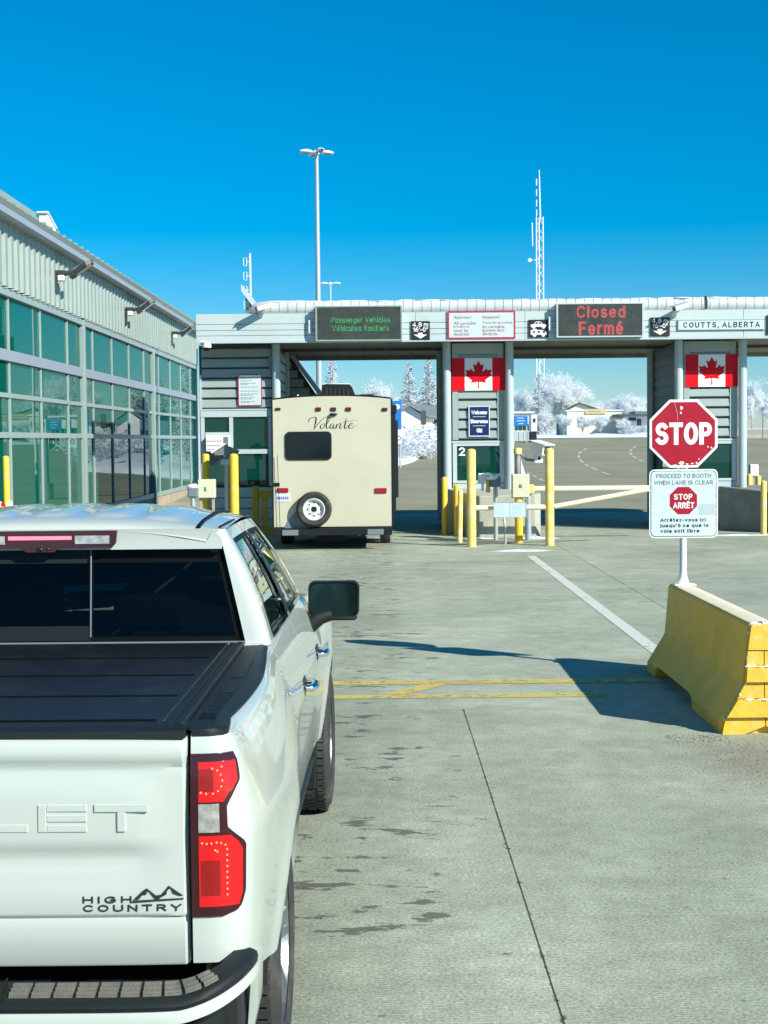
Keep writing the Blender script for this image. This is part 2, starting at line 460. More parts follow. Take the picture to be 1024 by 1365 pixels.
def concrete_mat():
    m, nt, b = _nt('pavement_concrete'); L = nt.links.new
    geo = N(nt, 'ShaderNodeNewGeometry'); oi = N(nt, 'ShaderNodeObjectInfo')
    pos = geo.outputs['Position']
    big = N(nt, 'ShaderNodeTexNoise', Scale=0.45, Detail=5.0, Roughness=0.6); L(pos, big.inputs['Vector'])
    mid = N(nt, 'ShaderNodeTexNoise', Scale=5.0, Detail=6.0, Roughness=0.7); L(pos, mid.inputs['Vector'])
    fin = N(nt, 'ShaderNodeTexNoise', Scale=60.0, Detail=4.0, Roughness=0.7); L(pos, fin.inputs['Vector'])
    ramp = N(nt, 'ShaderNodeValToRGB')
    ramp.color_ramp.elements[0].position = 0.3; ramp.color_ramp.elements[0].color = (0.278, 0.318, 0.244, 1)
    ramp.color_ramp.elements[1].position = 0.7; ramp.color_ramp.elements[1].color = (0.422, 0.466, 0.364, 1)
    L(big.outputs['Fac'], ramp.inputs[0])
    def mulby(src, fac_src, lo, hi, fmin=0.3, fmax=0.7):
        mr = N(nt, 'ShaderNodeMapRange'); mr.inputs['From Min'].default_value = fmin; mr.inputs['From Max'].default_value = fmax
        mr.inputs['To Min'].default_value = lo; mr.inputs['To Max'].default_value = hi
        L(fac_src, mr.inputs['Value'])
        mx = N(nt, 'ShaderNodeMix', data_type='RGBA', blend_type='MULTIPLY'); mx.inputs[0].default_value = 1
        L(src, mx.inputs[6]); L(mr.outputs[0], mx.inputs[7])
        return mx.outputs[2]
    mot = N(nt, 'ShaderNodeTexNoise', Scale=1.7, Detail=8.0, Roughness=0.72); L(pos, mot.inputs['Vector'])
    c = mulby(ramp.outputs[0], mid.outputs['Fac'], 0.84, 1.14)
    c = mulby(c, mot.outputs['Fac'], 0.84, 1.13)
    c = mulby(c, fin.outputs['Fac'], 0.55, 1.44)
    c = mulby(c, oi.outputs['Random'], 0.94, 1.05, 0.0, 1.0)
    sep = N(nt, 'ShaderNodeSeparateXYZ'); L(pos, sep.inputs[0])
    # drip and oil spots left down the middle of the lane
    st = N(nt, 'ShaderNodeMapping'); st.inputs['Scale'].default_value = (3.0, 6.2, 1.0); L(pos, st.inputs['Vector'])
    sn = N(nt, 'ShaderNodeTexNoise', Scale=1.0, Detail=7.0, Roughness=0.66); L(st.outputs[0], sn.inputs['Vector'])
    lane = N(nt, 'ShaderNodeMapRange', interpolation_type='SMOOTHSTEP')
    ab = N(nt, 'ShaderNodeMath', operation='SUBTRACT'); ab.inputs[1].default_value = -0.45; L(sep.outputs['X'], ab.inputs[0])
    ab2 = N(nt, 'ShaderNodeMath', operation='ABSOLUTE'); L(ab.outputs[0], ab2.inputs[0])
    lane.inputs['From Min'].default_value = 0.35; lane.inputs['From Max'].default_value = 1.5
    lane.inputs['To Min'].default_value = 0.035; lane.inputs['To Max'].default_value = -0.09
    L(ab2.outputs[0], lane.inputs['Value'])
    s2n = N(nt, 'ShaderNodeTexNoise', Scale=0.9, Detail=3.0); L(pos, s2n.inputs['Vector'])
    s2m = N(nt, 'ShaderNodeMapRange'); s2m.inputs['From Min'].default_value = 0.3; s2m.inputs['From Max'].default_value = 0.7; s2m.inputs['To Min'].default_value = -0.10; s2m.inputs['To Max'].default_value = 0.075; L(s2n.outputs['Fac'], s2m.inputs['Value'])
    ad0 = N(nt, 'ShaderNodeMath', operation='ADD'); L(sn.outputs['Fac'], ad0.inputs[0]); L(lane.outputs[0], ad0.inputs[1])
    ad = N(nt, 'ShaderNodeMath', operation='ADD'); L(ad0.outputs[0], ad.inputs[0]); L(s2m.outputs[0], ad.inputs[1])
    sm = N(nt, 'ShaderNodeMapRange', interpolation_type='SMOOTHSTEP')
    sm.inputs['From Min'].default_value = 0.602; sm.inputs['From Max'].default_value = 0.645
    sm.inputs['To Min'].default_value = 0.0; sm.inputs['To Max'].default_value = 0.78
    L(ad.outputs[0], sm.inputs['Value'])
    mx = N(nt, 'ShaderNodeMix', data_type='RGBA'); L(sm.outputs[0], mx.inputs[0]); L(c, mx.inputs[6]); mx.inputs[7].default_value = (0.075, 0.078, 0.065, 1)
    c = mx.outputs[2]
    # sparse dark specks of dirt and pebbles
    vo = N(nt, 'ShaderNodeTexVoronoi', Scale=7.0); L(pos, vo.inputs['Vector'])
    vs = N(nt, 'ShaderNodeSeparateColor'); L(vo.outputs['Color'], vs.inputs[0])
    vr = N(nt, 'ShaderNodeMapRange'); vr.inputs['From Min'].default_value = 0.55; vr.inputs['From Max'].default_value = 1.0; vr.inputs['To Min'].default_value = 0.0; vr.inputs['To Max'].default_value = 0.016
    L(vs.outputs[0], vr.inputs['Value'])
    vl = N(nt, 'ShaderNodeMath', operation='MULTIPLY'); vl.inputs[1].default_value = 0.142; L(vo.outputs['Distance'], vl.inputs[0])
    vc = N(nt, 'ShaderNodeMath', operation='LESS_THAN'); L(vl.outputs[0], vc.inputs[0]); L(vr.outputs[0], vc.inputs[1])
    vm = N(nt, 'ShaderNodeMath', operation='MULTIPLY'); vm.inputs[1].default_value = 0.6; L(vc.outputs[0], vm.inputs[0])
    mx = N(nt, 'ShaderNodeMix', data_type='RGBA'); L(vm.outputs[0], mx.inputs[0]); L(c, mx.inputs[6]); mx.inputs[7].default_value = (0.09, 0.095, 0.075, 1); c = mx.outputs[2]
    # crumbled, dirt-filled spots along the long joint
    jx = N(nt, 'ShaderNodeMath', operation='SUBTRACT'); jx.inputs[1].default_value = 0.68; L(sep.outputs['X'], jx.inputs[0])
    ja = N(nt, 'ShaderNodeMath', operation='ABSOLUTE'); L(jx.outputs[0], ja.inputs[0])
    jn = N(nt, 'ShaderNodeTexNoise', Scale=14.0, Detail=4.0, Roughness=0.7); L(pos, jn.inputs['Vector'])
    jr = N(nt, 'ShaderNodeMapRange'); jr.inputs['From Min'].default_value = 0.52; jr.inputs['From Max'].default_value = 0.72; jr.inputs['To Min'].default_value = 0.0; jr.inputs['To Max'].default_value = 0.022
    L(jn.outputs['Fac'], jr.inputs['Value'])
    jc = N(nt, 'ShaderNodeMath', operation='LESS_THAN'); L(ja.outputs[0], jc.inputs[0]); L(jr.outputs[0], jc.inputs[1])
    jm = N(nt, 'ShaderNodeMath', operation='MULTIPLY'); jm.inputs[1].default_value = 0.8; L(jc.outputs[0], jm.inputs[0])
    jy = N(nt, 'ShaderNodeMath', operation='LESS_THAN'); jy.inputs[1].default_value = 12.4; L(sep.outputs['Y'], jy.inputs[0])
    jk = N(nt, 'ShaderNodeMath', operation='MULTIPLY'); L(jm.outputs[0], jk.inputs[0]); L(jy.outputs[0], jk.inputs[1])
    mx = N(nt, 'ShaderNodeMix', data_type='RGBA'); L(jk.outputs[0], mx.inputs[0]); L(c, mx.inputs[6]); mx.inputs[7].default_value = (0.03, 0.032, 0.028, 1); c = mx.outputs[2]
    # tyre-polished darker wheel tracks down both lanes
    def track(src, xc, wid, amt):
        a = N(nt, 'ShaderNodeMath', operation='SUBTRACT'); a.inputs[1].default_value = xc; L(sep.outputs['X'], a.inputs[0])
        a2 = N(nt, 'ShaderNodeMath', operation='ABSOLUTE'); L(a.outputs[0], a2.inputs[0])
        a3 = N(nt, 'ShaderNodeMath', operation='ADD'); L(a2.outputs[0], a3.inputs[0])
        w = N(nt, 'ShaderNodeMapRange'); w.inputs['To Min'].default_value = -0.35; w.inputs['To Max'].default_value = 0.35; L(mid.outputs['Fac'], w.inputs['Value'])
        L(w.outputs[0], a3.inputs[1])
        k = N(nt, 'ShaderNodeMapRange', interpolation_type='SMOOTHSTEP'); k.inputs['From Min'].default_value = 0.0; k.inputs['From Max'].default_value = wid
        k.inputs['To Min'].default_value = amt; k.inputs['To Max'].default_value = 1.0
        L(a3.outputs[0], k.inputs['Value'])
        q = N(nt, 'ShaderNodeMix', data_type='RGBA', blend_type='MULTIPLY'); q.inputs[0].default_value = 1
        L(src, q.inputs[6]); L(k.outputs[0], q.inputs[7]); return q.outputs[2]
    c = track(c, -0.35, 0.9, 0.86)
    c = track(c, -2.1, 0.9, 0.88)
    c = track(c, 5.4, 1.1, 0.90)
    # brown grit washed out round the yellow barrier
    gx = N(nt, 'ShaderNodeVectorMath', operation='DISTANCE'); L(pos, gx.inputs[0]); gx.inputs[1].default_value = (3.0, 10.2, 0)
    gm = N(nt, 'ShaderNodeMapRange', interpolation_type='SMOOTHSTEP'); gm.inputs['From Min'].default_value = 0.3; gm.inputs['From Max'].default_value = 1.9
    gm.inputs['To Min'].default_value = 0.24; gm.inputs['To Max'].default_value = -0.06
    L(gx.outputs['Value'], gm.inputs['Value'])
    gn = N(nt, 'ShaderNodeTexNoise', Scale=42.0, Detail=4.0, Roughness=0.75); L(pos, gn.inputs['Vector'])
    ga = N(nt, 'ShaderNodeMath', operation='ADD'); L(gn.outputs['Fac'], ga.inputs[0]); L(gm.outputs[0], ga.inputs[1])
    gk = N(nt, 'ShaderNodeMapRange'); gk.inputs['From Min'].default_value = 0.62; gk.inputs['From Max'].default_value = 0.74
    gk.inputs['To Max'].default_value = 0.7; L(ga.outputs[0], gk.inputs['Value'])
    mx = N(nt, 'ShaderNodeMix', data_type='RGBA'); L(gk.outputs[0], mx.inputs[0]); L(c, mx.inputs[6]); mx.inputs[7].default_value = (0.22, 0.18, 0.12, 1)
    L(mx.outputs[2], b.inputs['Base Color'])
    b.inputs['Roughness'].default_value = 0.85
    b.inputs['Specular IOR Level'].default_value = 0.25
    # broomed finish: fine ridges across the lane
    wv = N(nt, 'ShaderNodeTexWave', wave_type='BANDS', bands_direction='Y', Scale=14.0, Distortion=2.2, Detail=2.0); wv.inputs['Detail Scale'].default_value = 2.0
    L(pos, wv.inputs['Vector'])
    ma = N(nt, 'ShaderNodeMath', operation='MULTIPLY_ADD'); ma.inputs[1].default_value = 0.35; L(wv.outputs['Fac'], ma.inputs[0]); L(fin.outputs['Fac'], ma.inputs[2])
    bp = N(nt, 'ShaderNodeBump', Strength=0.42, Distance=0.006); L(ma.outputs[0], bp.inputs['Height']); L(bp.outputs[0], b.inputs['Normal'])
    return m

def paint_line_mat(name, col, wear):
    """road paint worn through to the concrete"""
    m, nt, b = _nt(name); L = nt.links.new
    geo = N(nt, 'ShaderNodeNewGeometry')
    no = N(nt, 'ShaderNodeTexNoise', Scale=9.0, Detail=8.0, Roughness=0.75); L(geo.outputs['Position'], no.inputs['Vector'])
    n2 = N(nt, 'ShaderNodeTexNoise', Scale=0.8, Detail=3.0); L(geo.outputs['Position'], n2.inputs['Vector'])
    ad = N(nt, 'ShaderNodeMath', operation='MULTIPLY_ADD'); ad.inputs[1].default_value = 0.5; L(n2.outputs['Fac'], ad.inputs[0]); L(no.outputs['Fac'], ad.inputs[2])
    mr = N(nt, 'ShaderNodeMapRange'); mr.inputs['From Min'].default_value = wear; mr.inputs['From Max'].default_value = wear + 0.14
    L(ad.outputs[0], mr.inputs['Value'])
    L(mr.outputs[0], b.inputs['Alpha'])
    b.inputs['Base Color'].default_value = (*col, 1); b.inputs['Roughness'].default_value = 0.75
    return m

M = {}
M['concrete'] = concrete_mat()
M['joint'] = mat('joint_sealant', (0.07, 0.07, 0.06), 0.9, var=0.5, scale=9, dirt=(0.24, 0.25, 0.2), dirt_scale=2.5, dirt_amt=0.9)
M['asphalt'] = mat('asphalt', (0.245, 0.245, 0.165), 0.9, var=0.22, scale=0.25, bump=0.3, bscale=40, dirt=(0.30, 0.30, 0.22), dirt_scale=0.15, dirt_amt=0.6)
M['grit'] = mat('brown_grit', (0.25, 0.215, 0.145), 0.9, var=0.4, scale=30)
M['snow'] = mat('snow', (0.72, 0.76, 0.80), 0.6, var=0.06, scale=0.4, bump=0.6, bscale=4)
def frost_mat():
    m = bpy.data.materials.new('frost'); m.use_nodes = True
    nt = m.node_tree; nt.nodes.clear(); L = nt.links.new
    out = N(nt, 'ShaderNodeOutputMaterial'); df = N(nt, 'ShaderNodeBsdfDiffuse'); tl = N(nt, 'ShaderNodeBsdfTranslucent'); mx = N(nt, 'ShaderNodeMixShader')
    df.inputs[0].default_value = (0.86, 0.90, 0.92, 1); tl.inputs[0].default_value = (0.86, 0.90, 0.92, 1); mx.inputs[0].default_value = 0.45
    L(df.outputs[0], mx.inputs[1]); L(tl.outputs[0], mx.inputs[2]); L(mx.outputs[0], out.inputs['Surface'])
    return m
M['rime'] = frost_mat()
M['frost'] = mat('frost_crust', (0.80, 0.83, 0.84), 0.7, var=0.06, scale=1.5)
M['ice'] = mat('ice', (0.74, 0.79, 0.80), 0.35, var=0.15, scale=5, bump=0.6, bscale=14)
M['yellow_line'] = paint_line_mat('yellow_road_paint', (0.58, 0.46, 0.13), 0.60)
M['yellow_line_thin'] = paint_line_mat('yellow_road_paint_worn', (0.50, 0.42, 0.14), 0.72)
M['white_line'] = paint_line_mat('white_road_paint', (0.62, 0.65, 0.58), 0.55)
M['white_far'] = mat('white_road_paint_far', (0.5, 0.51, 0.44), 0.7)
M['paint'] = mat('white_car_paint', (0.49, 0.545, 0.50), 0.25, coat=0.85, spec=0.4)
M['black_plastic'] = mat('black_textured_plastic', (0.010, 0.015, 0.016), 0.5, bump=0.2, bscale=350, spec=0.25)
M['step_pad'] = mat('step_pad_rubber', (0.13, 0.13, 0.11), 0.75, var=0.2, scale=25, bump=0.4, bscale=200)
M['cover'] = mat('tonneau_vinyl', (0.005, 0.009, 0.012), 0.36, bump=0.35, bscale=420, var=0.3, scale=4, dirt=(0.10, 0.12, 0.13), dirt_scale=6, dirt_amt=0.12)
M['rubber'] = mat('tyre_rubber', (0.03, 0.032, 0.032), 0.8, var=0.3, scale=12, dirt=(0.16, 0.15, 0.12), dirt_scale=5, dirt_amt=0.5)
M['chrome'] = mat('chrome', (0.82, 0.84, 0.86), 0.06, metal=1.0)
M['alloy'] = mat('wheel_alloy', (0.26, 0.28, 0.29), 0.35, metal=0.8)
M['dark'] = mat('dark_underbody', (0.012, 0.013, 0.014), 0.8)
M['gap'] = mat('panel_gap_black', (0.003, 0.004, 0.004), 0.5, spec=0.15)
M['seat'] = mat('seat_fabric', (0.02, 0.02, 0.021), 0.85)
M['car_glass'] = glass_mat('car_privacy_glass', (0.26, 0.31, 0.30), (0.002, 0.004, 0.005), 0.2, ior=1.45, gain=0.45)
M['side_glass'] = glass_mat('car_side_glass', (0.25, 0.32, 0.3), (0.004, 0.007, 0.008), 0.2, ior=1.55, gain=1.2)
M['windshield'] = glass_mat('windshield_glass', (0.65, 0.75, 0.7), (0.02, 0.03, 0.03), 0.05)
M['lamp_dark'] = mat('lamp_housing_red', (0.035, 0.002, 0.006), 0.15, coat=0.4)
M['lamp_red'] = mat('lamp_lens_red', (0.42, 0.003, 0.006), 0.15, coat=0.5, emis=(1.0, 0.004, 0.008), estr=0.22)
M['lamp_deep'] = mat('lamp_lens_deep_red', (0.22, 0.002, 0.004), 0.15, coat=0.5, emis=(1.0, 0.005, 0.01), estr=0.06)
M['lamp_led'] = mat('lamp_led', (1, 0.2, 0.1), 0.4, emis=(1.0, 0.22, 0.08), estr=1.0)
M['lamp_clear'] = mat('lamp_lens_clear', (0.55, 0.56, 0.54), 0.12, metal=0.6, coat=1.0, var=0.5, scale=40)
M['brake_bar'] = mat('brake_bar_lit', (1, 0.15, 0.2), 0.3, emis=(1.0, 0.13, 0.2), estr=1.3)
M['black'] = mat('black_enamel', (0.012, 0.014, 0.016), 0.4)
M['badge'] = mat('badge_black', (0.02, 0.025, 0.028), 0.25)
M['rv'] = mat('cream_fibreglass', (0.545, 0.535, 0.41), 0.35, var=0.03, scale=1.2, coat=0.3, dirt=(0.42, 0.42, 0.33), dirt_scale=1.1, dirt_amt=0.25)
M['rv_glass'] = mat('rv_window_glass', (0.006, 0.012, 0.016), 0.08, spec=0.3)
M['rv_frame'] = mat('rv_black_trim', (0.009, 0.012, 0.014), 0.5, spec=0.3)
M['red_lens'] = mat('red_marker_lens', (0.30, 0.006, 0.012), 0.2, coat=0.6)
M['dark_red'] = mat('dark_red_marker_lens', (0.10, 0.01, 0.012), 0.3)
M['plate'] = mat('licence_plate', (0.66, 0.70, 0.76), 0.4)
M['plate_ink'] = mat('plate_ink', (0.10, 0.16, 0.42), 0.5)
M['rim_white'] = mat('white_steel_rim', (0.62, 0.66, 0.66), 0.4, var=0.15, scale=12)
M['siding'] = mat('green_grey_siding', (0.31, 0.37, 0.325), 0.3, var=0.07, scale=1.5, metal=0.1)
M['mullion'] = mat('aluminium_mullion', (0.33, 0.42, 0.41), 0.4, metal=0.15, var=0.05, scale=2)
M['eave'] = mat('eave_metal', (0.30, 0.36, 0.43), 0.45, metal=0.1)
M['gutter'] = mat('gutter_metal', (0.30, 0.36, 0.33), 0.45, metal=0.1, var=0.08, scale=1)
M['green_glass'] = glass_mat('green_tinted_glass', (0.03, 0.42, 0.32), (0.0, 0.17, 0.122), 0.55, ior=1.5, gain=0.72)
M['booth_glass'] = glass_mat('booth_green_glass', (0.04, 0.30, 0.25), (0.002, 0.085, 0.066), 0.5, ior=1.5)
M['interior'] = mat('interior_wall', (0.20, 0.26, 0.23), 0.8)
M['interior_dark'] = mat('interior_floor', (0.16, 0.18, 0.17), 0.7)
M['ledge'] = mat('tan_concrete_ledge', (0.40, 0.34, 0.25), 0.85, var=0.2, scale=2.5, bump=0.3, bscale=40)
M['fascia'] = mat('silver_fascia', (0.53, 0.62, 0.615), 0.42, metal=0.15, var=0.05, scale=1.2, dirt=(0.44, 0.52, 0.52), dirt_scale=1.5, dirt_amt=0.35)
M['cornice'] = mat('frosted_cornice_metal', (0.66, 0.71, 0.73), 0.35, metal=0.2, var=0.12, scale=3, dirt=(0.80, 0.84, 0.86), dirt_scale=2.2, dirt_amt=0.8)
M['soffit'] = mat('soffit_panel', (0.30, 0.29, 0.24), 0.7, var=0.25, scale=2.5)
M['slat'] = mat('booth_slat_grey', (0.33, 0.40, 0.385), 0.45, metal=0.1, var=0.05, scale=2)
M['booth_dark'] = mat('dark_backing_and_shade', (0.055, 0.075, 0.08), 0.55)  # dark backing metal; on booth sides it puts their shade into the colour
M['booth_frame'] = mat('booth_frame_grey', (0.50, 0.58, 0.61), 0.42, metal=0.1)
M['column'] = mat('column_paint', (0.44, 0.54, 0.57), 0.4, var=0.05, scale=3)
M['bollard'] = mat('yellow_bollard', (0.82, 0.53, 0.035), 0.5, var=0.08, scale=8, dirt=(0.80, 0.70, 0.42), dirt_scale=7, dirt_amt=0.5)
M['bollard_frost'] = mat('frosted_yellow_bollard', (0.80, 0.60, 0.16), 0.6, var=0.06, scale=10, dirt=(0.85, 0.80, 0.64), dirt_scale=4.5, dirt_amt=0.9)
M['cream_pipe'] = mat('frosted_cream_pipe', (0.80, 0.72, 0.50), 0.6, var=0.08, scale=8, dirt=(0.84, 0.82, 0.74), dirt_scale=5, dirt_amt=0.9)
M['barrier'] = mat('yellow_painted_concrete', (0.95, 0.52, 0.05), 0.6, var=0.14, scale=3.5, bump=0.25, bscale=70, dirt=(0.74, 0.56, 0.22), dirt_scale=2.0, dirt_amt=0.5)  # yellow raised to stand in for bounce light on the shaded side
M['barrier_end'] = mat('end_yellow_painted_concrete', (0.78, 0.47, 0.04), 0.6, var=0.10, scale=8, bump=0.35, bscale=50, dirt=(0.80, 0.66, 0.36), dirt_scale=14, dirt_amt=0.5)  # base yellow of the sunlit end, not lifted like the body
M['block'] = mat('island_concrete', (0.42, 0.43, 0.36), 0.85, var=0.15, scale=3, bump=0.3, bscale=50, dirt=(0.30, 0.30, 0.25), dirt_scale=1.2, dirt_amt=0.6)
M['block_dark'] = mat('dark_concrete', (0.20, 0.215, 0.19), 0.85, var=0.3, scale=2.2, bump=0.3, bscale=50, dirt=(0.12, 0.13, 0.12), dirt_scale=1.6, dirt_amt=0.6)  # darker base colour than the other island block
M['sign_red'] = mat('sign_red', (0.37, 0.004, 0.02), 0.35, var=0.10, scale=7, dirt=(0.48, 0.06, 0.09), dirt_scale=10, dirt_amt=0.2)
M['sign_white'] = mat('sign_white', (0.80, 0.82, 0.82), 0.4)
M['sign_pale'] = mat('sign_pale_blue_white', (0.54, 0.66, 0.70), 0.4, var=0.06, scale=4)
M['sign_patch'] = mat('sign_patch_grey', (0.42, 0.53, 0.58), 0.45)
M['faded_ink'] = mat('faded_grey_ink', (0.16, 0.20, 0.20), 0.6, var=0.4, scale=30)
M['ink'] = mat('black_ink', (0.012, 0.014, 0.016), 0.5)
M['red_ink'] = mat('faded_red_ink', (0.38, 0.12, 0.10), 0.5)
M['red_frame'] = mat('red_sign_frame', (0.48, 0.03, 0.07), 0.45)
M['frost_thick'] = mat('rime_frost', (0.80, 0.85, 0.88), 0.75, var=0.1, scale=20, bump=0.8, bscale=60)
M['flag_red'] = mat('flag_red', (0.68, 0.004, 0.012), 0.4, spec=0.2)
M['flag_white'] = mat('flag_white', (0.84, 0.85, 0.84), 0.4)
M['navy'] = mat('navy_sign', (0.006, 0.015, 0.105), 0.4)
M['blue_sign'] = mat('blue_road_sign', (0.02, 0.18, 0.55), 0.4)
M['led_face'] = mat('led_board_face', (0.055, 0.07, 0.062), 0.45, var=0.25, scale=3, dirt=(0.14, 0.17, 0.15), dirt_scale=9, dirt_amt=0.4)
M['led_green'] = mat('led_green', (0.02, 0.3, 0.06), 0.5, emis=(0.05, 0.75, 0.22), estr=0.30)
M['led_red'] = mat('led_red', (0.4, 0.05, 0.05), 0.5, emis=(1.0, 0.10, 0.10), estr=0.42)
M['galv'] = mat('galvanised_steel', (0.46, 0.52, 0.54), 0.42, metal=0.5, var=0.1, scale=10)
M['pole'] = mat('pole_grey_paint', (0.42, 0.50, 0.53), 0.45, metal=0.2)
M['lamp_head'] = mat('lamp_head_grey', (0.62, 0.68, 0.70), 0.4)
M['cam_white'] = mat('camera_white', (0.78, 0.80, 0.80), 0.4)
M['cam_grey'] = mat('camera_grey', (0.16, 0.20, 0.22), 0.5)
M['box_beige'] = mat('beige_enclosure', (0.62, 0.62, 0.47), 0.45, var=0.05, scale=6)
M['flood'] = mat('floodlight_dark_bronze', (0.045, 0.055, 0.055), 0.45)
M['flood_lens'] = mat('floodlight_lens', (0.5, 0.55, 0.55), 0.15)
M['bark'] = mat('frosty_bark', (0.30, 0.29, 0.28), 0.9, var=0.3, scale=6)
M['needles'] = mat('dark_spruce_needles', (0.035, 0.065, 0.055), 0.8, var=0.3, scale=3)
M['house_white'] = mat('white_house_siding', (0.74, 0.76, 0.74), 0.6, var=0.04, scale=1)
M['house_cream'] = mat('cream_house_siding', (0.66, 0.68, 0.54), 0.6, var=0.05, scale=1)
M['roof_grey'] = mat('grey_shingle_roof', (0.20, 0.25, 0.25), 0.8, var=0.2, scale=3)
M['roof_dark'] = mat('dark_flat_roof', (0.06, 0.075, 0.085), 0.7)
M['window_dark'] = mat('far_window_glass', (0.03, 0.05, 0.06), 0.15)
M['sign_tan'] = mat('tan_shop_sign', (0.56, 0.47, 0.25), 0.5)
M['crash_yellow'] = mat('mustard_crash_frame', (0.48, 0.34, 0.03), 0.55, var=0.2, scale=5)
# ================================================================ THE SETTING
def terrain(y):
    if y < 45: return 0.0
    if y < 140: return 0.0238 * (y - 45)
    return 2.26 + 0.006 * (min(y, 900) - 140)

def lattice(xs, ys, dz):
    m = MB()
    m.grid([[(x, y, terrain(y) + dz) for x in xs] for y in ys])
    return m
ys = [-400, -100, 0, 45, 60, 80, 100, 120, 140, 200, 300, 450, 650, 900, 3000]
g = lattice([-3000, -600, -150, -40, 0, 40, 150, 600, 3000], ys, -0.06).build('ground', M['snow'])
tag(g, 'snow covered ground reaching out to the horizon', 'ground', kind='structure')

# asphalt road and lot beyond and around the booths
def road_left(y): return lerp_table([(-60, -6.5), (40, -6.5), (45, -14), (60, -10), (75, -1), (81, 1.07), (103, 4.1), (120, 8), (137, 12.3)], y)
def road_right(y): return lerp_table([(-60, 45), (100, 52), (137, 60)], y)
rows = []
for y in [-60, -20, 0, 20, 34, 40, 45, 52, 60, 66, 72, 78, 84, 90, 97, 104, 112, 120, 128, 137]:
    a, b = road_left(y), road_right(y)
    rows.append([(a + (b - a) * k / 16, y, terrain(y) - 0.03) for k in range(17)])
m = MB(); m.grid(rows)
tag(m.build('asphalt_road', M['asphalt']), 'brown grey asphalt road curving away beyond the booths', 'road', kind='structure')

# concrete apron of single slabs, joints open between them
apron = MB().box(-5.3, 15.7, -4, 45.3, -0.028, -0.0022).build('concrete_apron', M['joint'])
tag(apron, 'pale broomed concrete apron of slabs in the lanes', 'pavement', kind='structure')
SX, SY = 2.998, 5.47
def slab_mesh(SX, SY, gp=0.004, c_=0.001):
    hx, hy = SX / 2 - gp, SY / 2 - gp
    top = [(-hx + c_, -hy + c_, 0), (hx - c_, -hy + c_, 0), (hx - c_, hy - c_, 0), (-hx + c_, hy - c_, 0)]
    low = [(-hx, -hy, -c_), (hx, -hy, -c_), (hx, hy, -c_), (-hx, hy, -c_)]
    bot = [(-hx, -hy, -0.0215), (hx, -hy, -0.0215), (hx, hy, -0.0215), (-hx, hy, -0.0215)]
    return MB().add(top + low + bot, [(0, 1, 2, 3)] + [(i, (i + 1) % 4, 4 + (i + 1) % 4, 4 + i) for i in range(4)] + [(4 + i, 4 + (i + 1) % 4, 8 + (i + 1) % 4, 8 + i) for i in range(4)]).mesh('slab', M['concrete'])
slab_me = slab_mesh(SX, SY); slab_wide = slab_mesh(SX * 2, SY)
for j in range(-1, 8):
    y = 1.52 + SY * (j + 0.5)
    if j < 2:
        for i in range(-2, 5): link('slab', slab_me, apron, (0.68 + SX * (i + 0.5), y, 0))
    else:
        link('slab', slab_me, apron, (0.68 - SX * 1.5, y, 0))
        for i in (0, 2, 4): link('slab', slab_wide, apron, (0.68 + SX * i, y, 0))

# ---- painted markings
def strip(name, mt, poly, z, label):
    m = MB(); m.add([(x, y, z) for x, y in poly], [tuple(range(len(poly)))])
    return tag(m.build(name, mt, fix=False), label, 'road marking', kind='structure')
strip('painted_line', M['yellow_line'], [(-2.4, 13.74), (2.55, 13.70), (2.55, 13.93), (-2.4, 13.95)], 0.004, 'worn yellow line across the lane, the one nearer the booths')
strip('painted_line', M['yellow_line'], [(-2.4, 13.00), (1.95, 12.96), (1.95, 13.15), (-2.4, 13.17)], 0.004, 'worn yellow line across the lane, the one nearer the camera')
strip('painted_line', M['yellow_line'], [(0.02, 13.17), (0.22, 13.17), (0.64, 13.73), (0.40, 13.73)], 0.0042, 'short slanted yellow stroke joining the two yellow lines')
strip('painted_line', M['white_line'], [(2.77, 14.6), (2.93, 14.6), (2.93, 28.6), (2.77, 28.6)], 0.004, 'long white line running from the yellow barrier to the booth')
strip('painted_line', M['yellow_line_thin'], [(-2.6, 30.55), (0.95, 30.55), (0.95, 30.66), (-2.6, 30.66)], 0.004, 'thin worn yellow line across the trailer lane before the booth')
strip('painted_line', M['yellow_line_thin'], [(3.9, 30.75), (12.5, 30.75), (12.5, 30.87), (3.9, 30.87)], 0.004, 'thin worn yellow line across the closed right lane')
strip('painted_line', M['yellow_line_thin'], [(-0.1, 36.2), (0.9, 36.2), (0.9, 36.45), (-0.1, 36.45)], 0.004, 'short yellow dash on the ground beside the trailer wheel')

def dashes(pts, k, label, w=0.14):
    """a dashed line painted along a curve on the far asphalt; one object per dash"""
    P = [Vector((*p, 0)) for p in catmull(pts, 8)]
    acc = 0.0; n = 0
    root = thing('dashed_line', label, 'road marking'); root['kind'] = 'structure'
    i = 0
    while i < len(P) - 1:
        j = min(i + k, len(P) - 1)
        m = MB(); rows = []
        for t in range(i, j + 1):
            d = (P[min(t + 1, len(P) - 1)] - P[max(t - 1, 0)]).normalized(); nn = Vector((-d.y, d.x, 0)) * w
            rows.append([(p.x, p.y, terrain(p.y) - 0.022) for p in (P[t] - nn, P[t] + nn)])
        m.grid(rows).build('painted_dash', M['white_far'], root, fix=False)
        i = j + max(1, k // 2)
def far(u, v):
    """point of the rising far ground seen at pixel (u, v)"""
    lo, hi = 40.0, 138.0
    for _ in range(40):
        mid_ = (lo + hi) / 2
        p = at(u, v, mid_)
        if p.z > terrain(mid_): lo = mid_
        else: hi = mid_
    return (p.x, mid_)
dashes([far(782, 597), far(773, 603), far(772, 610), far(780, 618), far(792, 624), far(812, 632)], 4, 'white dashes curving on the far asphalt, left of the pair', 0.075)
